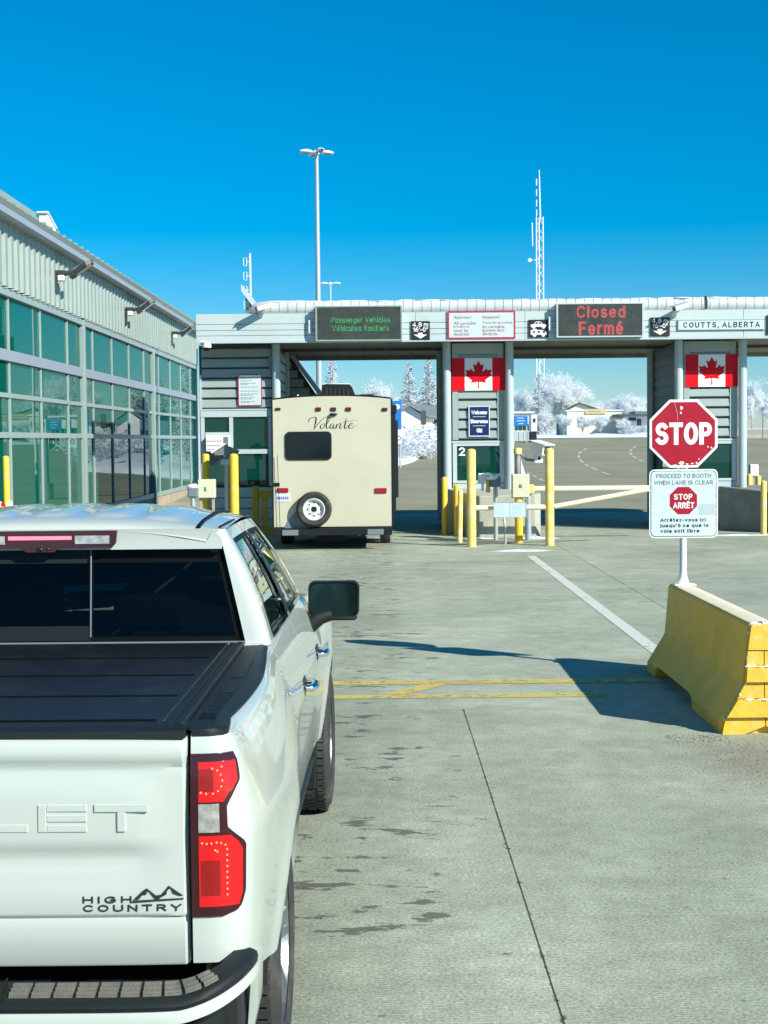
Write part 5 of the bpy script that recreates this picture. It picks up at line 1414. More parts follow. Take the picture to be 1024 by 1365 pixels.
# post: square tube crusted with frost, and its foot plate
MB().box(-0.026, 0.026, 0.0, 0.05, 0.0, zc + 0.16, 0.005).build('post', M['galv'], t)
m = MB(); rows = []
for i in range(14):
    z = 0.015 + (pb_ - 0.02) * i / 13
    wv = 0.004 + (0.05 * max(0, 1 - i / 2.5)) + random.uniform(0, 0.006)
    rows.append([(-0.027 - wv * 0.6, 0.02, z), (-0.018 - wv * 0.3, -0.006, z), (0.0, -0.014, z), (0.02 + wv * 0.5, -0.006, z), (0.031 + wv * 0.5, 0.02, z), (0.0, 0.06, z)])
m.grid(rows, close=True).build('frost_sleeve', M['frost_thick'], t, smooth=50)
MB().box(-0.09, 0.11, -0.06, 0.09, 0.0, 0.014, 0.003).build('foot_plate', M['frost'], t)

# grit and small stones washed out round the barrier's near end
rnd = random.Random(17); m = MB()
for i in range(520):
    x = 2.75 + abs(rnd.gauss(0, 0.75)) - 0.45; y = 10.95 - abs(rnd.gauss(0, 0.75))
    r_ = rnd.uniform(0.002, 0.0065)
    m.ball((x, y, r_ * 0.5), r_, r_ * rnd.uniform(0.6, 1), r_ * 0.7, 5, 3)
for i in range(160):
    m.ball((rnd.uniform(2.1, 2.55), rnd.uniform(10.95, 11.25) + 0, 0.003), rnd.uniform(0.003, 0.008), 0.005, 0.005, 5, 3)
tag(m.build('gravel', M['grit']), 'brown grit and small stones scattered before the yellow barrier', 'gravel', kind='stuff')
# ================================================================ TRAVEL TRAILER
YR = 30.8
ra = at(363.5, 640, YR); rb = at(523.5, 640, YR)
RW = rb.x - ra.x; RCX = (ra.x + rb.x) / 2
ztop = at(443, 528, YR).z; zbot = at(443, 702, YR).z
rv = thing('travel_trailer', 'cream travel trailer with spare wheel stopped at the left booth', 'trailer', (RCX, YR, 0))
hw = RW / 2
RL = 4.0  # length cut short to keep its shadow off the left booth wall
# rear wall: crowned top
def crown(x): return ztop - 0.07 * (abs(x) / hw) ** 2.2
xs = [-hw + 0.02 + (RW - 0.04) * i / 20 for i in range(21)]
poly = [(x, crown(x)) for x in xs] + [(hw - 0.02, zbot), (-hw + 0.02, zbot)]
MB().prism(poly, 'y', 0.0, 0.06).build('rear_wall', M['rv'], rv)
# dark corner trim around the rear wall
m = MB()
m.box(-hw - 0.012, -hw + 0.019, -0.012, 0.08, zbot - 0.02, crown(hw) + 0.012, 0.004); m.box(hw - 0.019, hw + 0.012, -0.012, 0.08, zbot - 0.02, crown(hw) + 0.012, 0.004)
m.path([(x, 0.02, crown(x) + 0.012) for x in xs], 0.022, 6)
m.build('corner_trim', M['rv_frame'], rv)
# shortened body behind the rear wall, rounded at the front
rows = []
for y, sc, dz in ((0.061, 1.0, 0), (RL * 0.72, 1.0, 0), (RL * 0.93, 0.99, 0.25), (RL, 0.97, 0.9)):
    row = [(-hw * sc + 0.02, y, zbot), (-hw * sc + 0.02, y, crown(hw) - dz)] + [(x * sc, y, crown(x) - dz) for x in xs[1:-1]] + [(hw * sc - 0.02, y, crown(hw) - dz), (hw * sc - 0.02, y, zbot)]
    rows.append(row)
m = MB(); m.grid(rows, close=True); n = len(rows[0]); m.f.append(tuple(range(3 * n, 4 * n))); m.f.append(tuple(range(n)))
m.build('body', M['rv'], rv)
def rp(u, v): p = at(u, v, YR); return p.x - RCX, p.z
def rv_lamp(name, u0, u1, v0, v1, mt, d=0.03, b=0.008):
    a = rp(u0, v1); c = rp(u1, v0)
    return MB().box(a[0], c[0], -d, 0.0, a[1], c[1], b).build(name, M[mt], rv)
for u in (370.8, 424.5, 444.5, 464.5, 513): rv_lamp('marker_light', u - 3.6, u + 3.6, 541.6 + (2 if u in (370.8, 513) else 1.4), 547 + (0 if u == 370.8 else 1), 'dark_red', 0.03)
rv_lamp('tail_light', 369.5, 384.5, 650.5, 656.5, 'red_lens')
rv_lamp('tail_light', 500, 515.5, 650.5, 657.5, 'red_lens')
rv_lamp('outlet_cover', 365, 373, 643.5, 648.5, 'rv_frame', 0.02)
# rear vision camera
a = rp(444.5, 552.5)
m = MB(); m.ball((a[0], -0.03, a[1]), 0.085, 0.05, 0.028, 12, 6); m.build('rear_camera', M['rv_frame'], rv, smooth=60)
# window: rounded black frame, two panes
a = rp(380.5, 613.5); c = rp(442, 575); wx, wz = (a[0] + c[0]) / 2, (a[1] + c[1]) / 2; ww, wh = c[0] - a[0], c[1] - a[1]
wf = MB().prism([(wx + x, wz + z) for x, z in rrect(ww, wh, 0.09)], 'y', -0.025, 0.0).build('rear_window', M['rv_frame'], rv)
for s in (-1, 1):
    cx = wx + s * (ww / 4 - 0.012)
    MB().prism([(cx + x, wz + z) for x, z in rrect(ww / 2 - 0.045, wh - 0.08, 0.06)], 'y', -0.029, -0.0255).build('pane', M['rv_glass'], wf)
# licence plate
a = rp(367, 669); c = rp(387, 657.8)
pl = MB().box(a[0], c[0], -0.012, 0.0, a[1], c[1], 0.004).build('licence_plate', M['plate'], rv)
m = MB(); rnd = random.Random(3); x = a[0] + 0.04
while x < c[0] - 0.05:
    m.box(x, x + 0.028, -0.014, -0.012, a[1] + 0.045, a[1] + 0.105); x += 0.04
m.build('plate_characters', M['plate_ink'], pl)
# whip antenna
a = rp(369.8, 606.5); c = rp(374.8, 716)
MB().tube((a[0], -0.06, a[1]), (c[0] - 0.01, -0.06, c[1] + 0.05), 0.006, n=6).build('flag_rod', M['rv_frame'], rv)
# spare wheel
a = rp(419, 678.5)
sr = 0.355
wh_ = MB(); wh_.lathe([(0.21, -0.17), (0.25, -0.20), (0.31, -0.205), (sr - 0.012, -0.18), (sr, -0.13), (sr, -0.06), (sr - 0.03, -0.02), (0.2, -0.02)], (a[0], 0, a[1]), 'y', 36)
sw_ = wh_.build('spare_wheel', M['rubber'], rv, smooth=40)
rm = MB(); rm.lathe([(0.215, -0.165), (0.222, -0.195), (0.205, -0.20), (0.19, -0.15), (0.15, -0.125), (0.10, -0.15), (0.06, -0.155), (0.055, -0.10), (0.001, -0.10)], (a[0], 0, a[1]), 'y', 36)
rm.build('rim', M['rim_white'], sw_, smooth=35)
m = MB()
for k in range(8):
    t_ = 2 * math.pi * k / 8; m.lathe([(0.0001, -0.139), (0.018, -0.141)], (a[0] + 0.128 * math.cos(t_), 0, a[1] + 0.128 * math.sin(t_)), 'y', 8)
m.lathe([(0.0001, -0.165), (0.04, -0.162), (0.045, -0.12)], (a[0], 0, a[1]), 'y', 12)
m.build('rim_holes', M['black'], sw_)
# dark moulded fairing left of the spare
f0 = rp(379.5, 703); f1 = rp(392, 678)
m = MB(); m.prism([(f0[0], f0[1] - 0.02), (f0[0] + 0.07, f0[1] + 0.13), (f1[0], f1[1] - 0.08), (f1[0] + 0.12, f1[1] + 0.02), (a[0] - 0.1, a[1]), (a[0] - 0.1, f0[1] - 0.02)], 'y', -0.018, 0.0)
m.build('fairing', M['cam_grey'], rv)
# bumper and frame
MB().box(-hw + 0.02, hw - 0.02, -0.12, 0.0, zbot - 0.17, zbot - 0.02, 0.01).build('bumper', M['rv_frame'], rv)
m = MB()
for s in (-1, 1): m.box(s * hw - s * 0.35 - 0.16, s * hw - s * 0.35 + 0.16, -0.135, -0.12, zbot - 0.16, zbot - 0.05)
m.build('bumper_plates', M['cam_grey'], rv)
for s in (-0.6, 0.6): MB().box(s - 0.05, s + 0.05, 0.01, RL, zbot - 0.2, zbot - 0.02).build('chassis_rail', M['dark'], rv)
MB().box(-hw + 0.06, hw - 0.06, 0.05, RL - 0.2, zbot - 0.06, zbot - 0.001).build('underbelly', M['dark'], rv)
m = MB(); m.box(-0.35, 0.25, 0.4, 1.3, zbot - 0.34, zbot - 0.06, 0.02); m.build('tank', M['dark'], rv)
for y in (1.95, 2.75):
    MB().tube((-hw + 0.2, y, 0.34), (hw - 0.2, y, 0.34), 0.04, n=8).build('axle', M['dark'], rv, smooth=40)
    for s in (-1, 1):
        w2 = MB(); w2.lathe([(0.17, -0.10), (0.25, -0.11), (0.32, -0.105), (0.34, -0.08), (0.34, 0.08), (0.32, 0.105), (0.25, 0.11), (0.17, 0.10)], (s * (hw - 0.15), y, 0.34), 'x', 28)
        wl = w2.build('wheel', M['rubber'], rv, smooth=40)
        w3 = MB(); w3.lathe([(0.175, s * 0.10), (0.16, s * 0.05), (0.05, s * 0.07), (0.001, s * 0.07)], (s * (hw - 0.15), y, 0.34), 'x', 20); w3.build('rim', M['rim_white'], wl, smooth=40)
for s in (-1, 1):
    xa_, xb_ = sorted((s * (hw - 0.32), s * (hw - 0.03)))
    MB().box(xa_, xb_, 1.5, 3.2, zbot - 0.05, zbot + 0.28, 0.02).build('wheel_well', M['dark'], rv)
# awning and slide-out hardware standing out on the right side
MB().box(hw + 0.0, hw + 0.10, 0.25, 3.7, 2.72, 2.9, 0.03).build('awning_roll', M['rv_frame'], rv)
for y in (0.3, 3.5): MB().box(hw - 0.019, hw + 0.07, y, y + 0.1, 0.7, 2.715, 0.01).build('awning_arm', M['rv_frame'], rv)
MB().box(hw - 0.019, hw + 0.13, 1.0, 3.0, 1.0, 2.6, 0.02).build('slide_out', M['rv_frame'], rv)
MB().prism([(-0.5, RL - 0.1), (0.5, RL - 0.1), (0.06, RL + 1.1), (-0.06, RL + 1.1)], 'z', zbot - 0.2, zbot - 0.1).build('hitch_frame', M['dark'], rv)
MB().tube((0, RL + 0.95, 0.02), (0, RL + 0.95, zbot - 0.1), 0.04, n=10).build('jack', M['dark'], rv)
# roof: air conditioner and vents
u0, u1 = rp(425, 527)[0], rp(468, 527)[0]
m = MB(); m.prism([(u0, ztop - 0.01), (u0 + 0.02, ztop + 0.27), (u0 + 0.1, ztop + 0.29), (u1 - 0.05, ztop + 0.28), (u1, ztop + 0.22), (u1 + 0.06, ztop + 0.06), (u1 + 0.06, ztop - 0.01)], 'y', 1.3, 2.2)
ac = m.build('roof_air_conditioner', M['rv_frame'], rv)
for j in range(6): MB().box(u0 + 0.08 + j * 0.09, u0 + 0.14 + j * 0.09, 1.285, 1.3, ztop + 0.06, ztop + 0.2).build('vent_slot', M['dark'], ac)
MB().box(u0 + 0.04, u1 - 0.04, 1.32, 2.15, ztop + 0.28, ztop + 0.30).build('frost', M['frost'], ac)
MB().box(0.55, 0.85, 0.6, 0.9, ztop - 0.05, ztop + 0.05, 0.02).build('roof_vent', M['rv_frame'], rv)
MB().prism([(-0.75, ztop - 0.03), (-0.70, ztop + 0.06), (-0.65, ztop - 0.03)], 'y', 0.5, 0.6).build('roof_vent', M['frost'], rv)
# script lettering: pen strokes with thick and thin
def pen(strokes, mt, parent, fx, fz, y, name):
    m = MB()
    for pts, wmax in strokes:
        P = catmull(pts, 8)
        n = len(P); L0 = []; R0 = []
        for i, p in enumerate(P):
            a = P[max(i - 1, 0)]; b = P[min(i + 1, n - 1)]
            dx, dz = b[0] - a[0], b[1] - a[1]; l = math.hypot(dx, dz) or 1
            dx /= l; dz /= l
            end = min(1, 4.0 * min(i, n - 1 - i) / n + 0.25)
            wd = wmax * (0.28 + 0.72 * abs(dz) ** 1.5 * (1.0 if dz > 0 else 0.45)) * end
            L0.append((p[0] - dz * wd, p[1] + dx * wd)); R0.append((p[0] + dz * wd, p[1] - dx * wd))
        m.grid([[(fx(a[0]), y, fz(a[1])), (fx(b[0]), y, fz(b[1]))] for a, b in zip(L0, R0)])
    return m.build(name, M[mt], parent, fix=False)
# strokes drawn on a 340 x 100 sheet, y downwards
V = [([(4, 38), (0, 30), (8, 16), (30, 6), (48, 8), (50, 22), (44, 50), (36, 84)], 5.0), ([(36, 84), (52, 60), (84, 26), (112, 8), (138, 0), (152, 0)], 4.2),
     ([(98, 46), (84, 56), (78, 70), (86, 79), (100, 70), (108, 54), (102, 45), (98, 46)], 4.2), ([(106, 60), (126, 44), (138, 22), (138, 8), (130, 10), (122, 34), (118, 66), (124, 77), (134, 70)], 4.2),
     ([(170, 48), (156, 48), (144, 60), (142, 74), (150, 78), (162, 66), (170, 48)], 4.2), ([(170, 48), (164, 66), (166, 77), (174, 75), (184, 64)], 4.0),
     ([(190, 48), (186, 64), (182, 78)], 4.2), ([(184, 68), (198, 52), (210, 46), (214, 52), (208, 68), (210, 78), (218, 75), (230, 62)], 4.0),
     ([(254, 14), (246, 40), (240, 66), (244, 78), (254, 75), (264, 62)], 4.4), ([(222, 40), (244, 36), (276, 32), (336, 26)], 2.4),
     ([(266, 66), (284, 58), (292, 48), (284, 44), (272, 54), (268, 70), (276, 79), (292, 74), (306, 62), (324, 54)], 4.0)]
a = rp(411.5, 572.5); c = rp(478.5, 554.5)
pen(V, 'badge', rv, lambda x: a[0] + (c[0] - a[0]) * x / 336.0, lambda q: c[1] + (a[1] - c[1]) * q / 82.0, -0.003, 'script_lettering')
# ================================================================ PICKUP TRUCK
# local frame: x right, y forward from the tailgate face, z up
truck = thing('pickup_truck', 'white pickup truck with black bed cover in the foreground lane', 'truck', (-1.415, 4.37, 0), -0.0132)
truck.scale = (1.067, 1, 1)
PATH = catmull([(0.813, 0.0), (0.878, 0.004), (0.926, 0.022), (0.960, 0.06), (0.980, 0.12), (1.002, 0.26), (1.020, 0.5), (1.032, 0.8), (1.032, 1.1), (1.014, 1.45), (0.99, 1.8),
                (0.98, 2.2), (0.975, 2.7), (0.973, 3.3), (0.975, 3.8), (0.985, 4.2), (0.995, 4.6), (0.995, 4.9), (0.97, 5.3), (0.93, 5.5)], 10)
PS = [0.0]
for a, b in zip(PATH, PATH[1:]): PS.append(PS[-1] + math.hypot(b[0] - a[0], b[1] - a[1]))
def path_at(s):
    s = max(0, min(PS[-1] - 1e-6, s))
    lo, hi = 0, len(PS) - 1
    while hi - lo > 1:
        mid_ = (lo + hi) // 2
        if PS[mid_] <= s: lo = mid_
        else: hi = mid_
    t = (s - PS[lo]) / (PS[hi] - PS[lo])
    x = PATH[lo][0] + (PATH[hi][0] - PATH[lo][0]) * t; y = PATH[lo][1] + (PATH[hi][1] - PATH[lo][1]) * t
    i0, i1 = max(lo - 2, 0), min(hi + 2, len(PATH) - 1)
    dx, dy = PATH[i1][0] - PATH[i0][0], PATH[i1][1] - PATH[i0][1]; l = math.hypot(dx, dy)
    return x, y, dy / l, -dx / l
def s_of_y(y):
    lo, hi = 0.05, PS[-1]
    for _ in range(50):
        m_ = (lo + hi) / 2
        if path_at(m_)[1] < y: lo = m_
        else: hi = m_
    return lo
def s_of_x(x):      # on the rear corner only
    lo, hi = 0.0, s_of_y(0.4)
    for _ in range(50):
        m_ = (lo + hi) / 2
        if path_at(m_)[0] < x: lo = m_
        else: hi = m_
    return lo
INSET = [(0.40, 0.09), (0.46, 0.06), (0.52, 0.042), (0.6, 0.028), (0.75, 0.013), (0.9, 0.006), (1.02, 0.001), (1.075, -0.003), (1.10, 0.002), (1.15, 0.013), (1.2, 0.026), (1.25, 0.041), (1.3, 0.060), (1.33, 0.076), (1.345, 0.088), (1.355, 0.10), (1.362, 0.114)]
AX = (1.02, 4.765); AZ = 0.44; AR = 0.475
def surf(s, z, off=0.0):
    x, y, nx, ny = path_at(s)
    k = 0.30 + 0.70 * min(1, max(0, (y - 0.0) / 0.28)) ** 0.7
    d = lerp_table(INSET, z) * k
    for a in AX:
        r = math.hypot(y - a, z - AZ)
        d -= 0.014 * math.exp(-((r - AR) / 0.10) ** 2) * (1 if z < 1.05 else max(0, 1 - (z - 1.05) / 0.1))
    return (x + nx * (off - d), y + ny * (off - d), z)
def zlow(y, base):
    z = base(y)
    for a in AX:
        if abs(y - a) < AR: z = max(z, AZ + math.sqrt(AR * AR - (y - a) ** 2))
    return z
def flank(name, y0, y1, base, ztop, sgn, mt='paint', start_s=None):
    ss = [start_s] if start_s is not None else [s_of_y(y0)]
    s1 = s_of_y(y1); n = max(10, int((s1 - ss[0]) / 0.03)); s0 = ss[0]
    ss = [s0 + (s1 - s0) * i / n for i in range(n + 1)]
    for a in AX:          # sharpen the arch ends
        for e in (a - AR, a + AR):
            if y0 < e < y1:
                for q in (-0.012, -0.003, 0.003, 0.012): ss.append(s_of_y(e + q))
    ss = sorted(ss)
    cols = []
    for i, s in enumerate(ss):
        y = path_at(s)[1]
        zl = zlow(y, base); zt = ztop(y) if callable(ztop) else ztop
        lowz = [zl + (1.0 - zl) * k / 7 for k in range(8)]
        hiz = [z for z in (1.04, 1.075, 1.10, 1.15, 1.2, 1.25, 1.29, 1.32, 1.338, 1.35, 1.358) if z < zt - 0.004] + [zt]
        col = [surf(s, zl, -0.05)] + [surf(s, z) for z in lowz + hiz]
        col.append(tuple(Vector(surf(s, zt, -0.03))))
        cols.append(col)
    n0 = min(len(c) for c in cols); cols = [c[:n0 - 2] + c[-2:] for c in cols]
    first = [tuple(Vector(p)) for p in cols[0]]; last = cols[-1]
    def inner(s, col): return [surf(s, p[2], -0.04) for p in col]
    cols = [inner(ss[0], cols[0])] + cols + [inner(ss[-1], cols[-1])]
    m = MB(); m.grid(cols)
    m.v = [(x * sgn, y, z) for x, y, z in m.v]
    return m.build(name, M[mt], truck, smooth=38)
def side(sgn, m):
    m.v = [(x * sgn, y, z) for x, y, z in m.v]; return m

bed_base = lambda y: lerp_table([(0, 0.70), (0.1, 0.70), (0.2, 0.62), (0.5, 0.56), (1.5, 0.50), (1.9, 0.50)], y)
for sgn in (1, -1):
    bed = flank('bed_side', 0.0, 1.855, bed_base, 1.362, sgn, start_s=0.004)
    rd = flank('rear_door', 1.865, 2.935, lambda y: 0.50, 1.358, sgn)
    fd = flank('front_door', 2.943, 4.02, lambda y: 0.50, 1.352, sgn)
    flank('front_fender', 4.028, 5.44, lambda y: 0.52, lambda y: lerp_table([(4.0, 1.345), (4.6, 1.31), (5.44, 1.2)], y), sgn)
    # wheel arch liners
    for a in AX:
        m = MB(); rows = []
        for k in range(25):
            t_ = math.pi * k / 24
            y = a - math.cos(t_) * (AR + 0.006); z = AZ + math.sin(t_) * (AR + 0.006)
            xo = surf(s_of_y(y), max(0.5, z))[0] - 0.018
            rows.append([(xo, y, max(z, 0.42)), (0.55, y, max(z, 0.42))])
        m.grid(rows); side(sgn, m).build('wheel_arch_liner', M['dark'], truck, smooth=40)
    # chrome door handles
    for dr, yc in ((rd, 2.62), (fd, 3.72)):
        s0 = s_of_y(yc)
        m = MB(); m.path([surf(s_of_y(yc - 0.10), 1.085, 0.004), surf(s_of_y(yc - 0.085), 1.085, 0.036), surf(s_of_y(yc), 1.087, 0.045), surf(s_of_y(yc + 0.085), 1.085, 0.036), surf(s_of_y(yc + 0.10), 1.085, 0.004)], [0.013, 0.017, 0.019, 0.017, 0.013], 8)
        side(sgn, m).build('handle', M['chrome'], dr, smooth=50)
        m = MB(); m.grid([[surf(s_of_y(yc + dy), z, 0.0025) for z in (1.05, 1.085, 1.12)] for dy in (-0.09, -0.05, 0, 0.05, 0.09)]); side(sgn, m).build('handle_recess', M['black'], dr, smooth=50)
    # rocker step
    m = MB(); m.box(0.80, 0.93, 1.75, 4.2, 0.40, 0.47, 0.02); side(sgn, m).build('side_step', M['black_plastic'], truck)
    m = MB(); m.box(0.60, 0.94, 0.43, 0.47, 0.30, 0.66, 0.01); side(sgn, m).build('mud_flap', M['black_plastic'], truck)
    m = MB(); m.box(0.60, 0.94, 4.10, 4.14, 0.26, 0.60, 0.01); side(sgn, m).build('mud_flap', M['black_plastic'], truck)

# wheels
def wheel(y, sgn):
    xo = 0.998
    m = MB(); m.lathe([(0.27, xo - 0.01), (0.33, xo + 0.004), (0.385, xo - 0.004), (0.412, xo - 0.03), (0.42, xo - 0.07), (0.421, xo - 0.135), (0.42, xo - 0.20), (0.41, xo - 0.245), (0.38, xo - 0.27), (0.27, xo - 0.26)], (0, y, 0.42), 'x', 48)
    t_ = side(sgn, m).build('wheel', M['rubber'], truck, smooth=40)
    m = MB()
    for k in range(60):           # tread blocks
        a = 2 * math.pi * k / 60
        for i, xx in enumerate((xo - 0.225, xo - 0.165, xo - 0.105, xo - 0.045)):
            b = a + (0.03 if i % 2 else 0)
            c, s_ = math.cos(b), math.sin(b)
            mm = MB().box(xx - 0.022, xx + 0.022, -0.016, 0.016, 0.412, 0.4265)
            mm.v = [(x, y + p * c - q * s_ * -1 * -1 if False else y + p * s_ + q * c, 0.42 + p * -c + q * s_) for x, p, q in mm.v]
            m.add(mm.v, mm.f)
    tag(side(sgn, m).build('tread', M['rubber'], t_), kind='stuff')
    m = MB(); m.lathe([(0.275, xo - 0.01), (0.268, xo - 0.03), (0.255, xo - 0.045), (0.25, xo - 0.2)], (0, y, 0.42), 'x', 40); side(sgn, m).build('rim', M['alloy'], t_, smooth=40)
    m = MB()
    for k in range(6):
        a = 2 * math.pi * k / 6
        for da in (-0.14, 0.14):
            c, s_ = math.cos(a + da), math.sin(a + da); c2, s2_ = math.cos(a), math.sin(a)
            m.tube((xo - 0.05, y + 0.06 * c2, 0.42 + 0.06 * s2_), (xo - 0.035, y + 0.262 * c, 0.42 + 0.262 * s_), 0.02, 0.024, 6)
    m.lathe([(0.001, xo - 0.03), (0.07, xo - 0.032), (0.085, xo - 0.06), (0.08, xo - 0.1)], (0, y, 0.42), 'x', 20)
    side(sgn, m).build('spokes', M['alloy'], t_, smooth=40)
    m = MB(); m.lathe([(0.24, xo - 0.1), (0.001, xo - 0.1)], (0, y, 0.42), 'x', 24); side(sgn, m).build('brake_disc', M['dark'], t_)
for y in AX:
    for sgn in (1, -1): wheel(y, sgn)
    MB().tube((-0.7, y, 0.42), (0.7, y, 0.42), 0.06, n=10).build('axle', M['dark'], truck)

# inner shells that close the body
MB().box(-0.84, 0.84, 0.10, 1.84, 0.62, 1.33).build('bed_shell', M['gap'], truck)
MB().box(-0.86, 0.86, 1.86, 4.02, 0.46, 0.98).build('cab_floor', M['gap'], truck)
MB().box(-0.80, 0.80, 4.05, 5.40, 0.46, 1.12).build('engine_bay', M['gap'], truck)
for x in (-0.45, 0.45): MB().box(x - 0.05, x + 0.05, 0.05, 5.2, 0.46, 0.6).build('chassis_rail', M['dark'], truck)

# ---- tailgate
TG = [(0.692, 0.03), (0.693, 0.006), (0.70, 0.001), (0.80, 0.0), (0.828, 0.0), (0.834, 0.003), (0.842, -0.006), (0.85, -0.009), (0.92, -0.006), (0.98, 0.001), (1.0, 0.004), (1.015, 0.003), (1.035, -0.006), (1.052, -0.013), (1.07, -0.0155), (1.18, -0.0155), (1.20, -0.014), (1.22, -0.009), (1.24, -0.003), (1.255, 0.001), (1.268, 0.0), (1.285, -0.010), (1.30, -0.0165), (1.322, -0.016), (1.338, -0.008), (1.348, 0.006), (1.354, 0.022), (1.354, 0.07)]
hwT = 0.807
xs_t = [-hwT, -hwT + 0.004, -hwT + 0.012] + [-0.775 + 1.55 * i / 40 for i in range(41)] + [hwT - 0.012, hwT - 0.004, hwT]
rows = []
for z, y in TG:
    row = []
    for x in xs_t:
        ax = abs(x)
        k = 1 - min(1, max(0, (ax - 0.66) / 0.10)); k = k * k * (3 - 2 * k)      # recessed middle, full height at the sides
        yy = y
        if 0.84 < z < 1.26: yy = y * k + (-0.009 + (z - 0.84) * 0.012) * (1 - k)
        edge = 0.0
        if ax > hwT - 0.006: edge = 0.012 if ax < hwT - 0.001 else 0.04
        row.append((x, yy + edge + 0.01 * (ax / hwT) ** 4, z + 0.006 * (1 - (ax / hwT) ** 2) * (1 if z > 1.2 else 0)))
    rows.append(row)
m = MB(); m.grid(rows); tg = m.build('tailgate', M['paint'], truck, smooth=45)
MB().box(-hwT + 0.01, hwT - 0.01, 0.05, 0.09, 0.70, 1.35).build('inner_panel', M['gap'], tg)
m = MB(); m.prism([(0.004, 1.352), (0.012, 1.372), (0.05, 1.381), (0.12, 1.381), (0.12, 1.352)], 'x', -hwT + 0.004, hwT - 0.004); m.build('tailgate_cap', M['black_plastic'], tg)
# raised block letters pressed into the tailgate
def bl(ch, w, h, t_):
    B = {'C': [(0, w, 0, t_), (0, w, h - t_, h), (0, t_, t_, h - t_)], 'H': [(0, t_, 0, h), (w - t_, w, 0, h), (t_, w - t_, h / 2 - t_ / 2, h / 2 + t_ / 2)],
         'E': [(0, t_, 0, h), (t_, w, 0, t_ * 0.9), (t_, w, h - t_ * 0.9, h), (t_, w, h / 2 - t_ * 0.45, h / 2 + t_ * 0.45)], 'L': [(0, t_, 0, h), (t_, w, 0, t_)],
         'T': [(0, w, h - t_, h), (w / 2 - t_ / 2, w / 2 + t_ / 2, 0, h - t_)], 'O': [(0, w, 0, t_), (0, w, h - t_, h), (0, t_, t_, h - t_), (w - t_, w, t_, h - t_)],
         'R': [(0, t_, 0, h), (t_, w, h - t_, h), (w - t_, w, h / 2, h - t_), (t_, w, h / 2 - t_ / 2, h / 2 + t_ / 2 - 0.0)]}
    return B.get(ch, [])
for i, ch in enumerate('CHEVROLET'):
    cx = (i - 4) * 0.158; w = 0.132 if ch not in 'T' else 0.146; h = 0.080; z0_ = 1.088
    m = MB()
    for a, b, c, d in bl(ch, w, h, 0.0235): m.box(cx - w / 2 + a, cx - w / 2 + b, -0.0182, -0.010, z0_ + c, z0_ + d, 0.0022)
    if ch == 'V': m.prism([(cx - w / 2, z0_ + h), (cx - w / 2 + 0.03, z0_ + h), (cx, z0_ + 0.03), (cx + w / 2 - 0.03, z0_ + h), (cx + w / 2, z0_ + h), (cx + 0.014, z0_), (cx - 0.014, z0_)], 'y', -0.0175, -0.010)
    if ch == 'R': m.prism([(cx + 0.01, z0_ + h / 2 - 0.012), (cx + 0.036, z0_ + h / 2 - 0.012), (cx + w / 2, z0_), (cx + w / 2 - 0.03, z0_)], 'y', -0.0175, -0.010)
    m.build('raised_letter', M['paint'], tg)
# HIGH COUNTRY badge with its mountain outline
yb = -0.0105
def bp(u, v):
    X = (u - 503) / FPX * 4.36; z = CAM_H - (v - 586) * 4.36 / FPX
    return (X + 1.4148) / 1.067, z
def conform(o):       # lay thin lettering on the curved tailgate skin
    for v in o.data.vertices: v.co.y += lerp_table(TG[2:-2], v.co.z) + 0.01 * (abs(v.co.x) / hwT) ** 4
def badge_text(s, u0, u1, v0, v1):
    a = bp(u0, v1); b = bp(u1, v0)
    conform(sign_text(s, M['badge'], tg, (a[0] + b[0]) / 2, (a[1] + b[1]) / 2, b[0] - a[0], b[1] - a[1], 0.0, wt=0.235, gap=0.26, name='badge_lettering', thick=0.0015))
badge_text('HIGH', 100, 166, 1197.5, 1207)
badge_text('COUNTRY', 100.5, 233, 1209, 1218.5)
m = MB()
def bpoly(pts):
    q = [bp(*p) for p in pts]; m.add([(x, -0.004, z) for x, z in q], [tuple(range(len(q)))])
bpoly([(169, 1202), (182, 1190), (186.5, 1187), (191, 1191), (187, 1192), (186, 1196), (181, 1196), (176, 1202)])
bpoly([(186.5, 1187), (199, 1197), (206, 1196), (216, 1184), (219, 1187), (214, 1191), (213, 1196), (207, 1199), (203, 1202), (198, 1202), (193, 1196)])
bpoly([(216, 1184), (226, 1191), (236, 1198), (230, 1198), (222, 1195), (220, 1191)])
bpoly([(167, 1203.5), (236, 1201), (236, 1203), (167, 1206.5)])
conform(m.build('mountain_emblem', M['badge'], tg, fix=False))

# ---- tail lights on the rear corners
TL_OUT = [(0.836, 0.900), (0.846, 0.932), (0.862, 0.946), (0.90, 0.955), (1.035, 0.955), (1.05, 0.950), (1.095, 0.912), (1.155, 0.912), (1.20, 0.938), (1.225, 0.954), (1.28, 0.954), (1.305, 0.945)]
def tl_top(x): return 1.275 + 0.03 * max(0, (x - 0.83) / 0.13) ** 1.6
def lamp_patch(z0, z1, x0f, x1f, off, nz=22, nx=8, rim=0.012):
    rows = []
    for i in range(nz + 1):
        z = z0 + (z1 - z0) * i / nz
        a = x0f(z) if callable(x0f) else x0f; b = x1f(z) if callable(x1f) else x1f
        sa, sb = s_of_x(a), s_of_x(b)
        row = []
        for k in range(nx + 1):
            s = sa + (sb - sa) * k / nx
            row.append(surf(s, z, off))
        row = [surf(sa, z, off - rim)] + row + [surf(sb, z, off - rim)]
        rows.append(row)
    rows = [[tuple(Vector(p)) for p in [surf(s_of_x(min(0.98, max(0.8135, q[0]))), q[2], off - rim) for q in rows[0]]]] + rows + [[surf(s_of_x(min(0.98, max(0.8135, q[0]))), q[2], off - rim) for q in rows[-1]]]
    m = MB(); m.grid(rows); return m
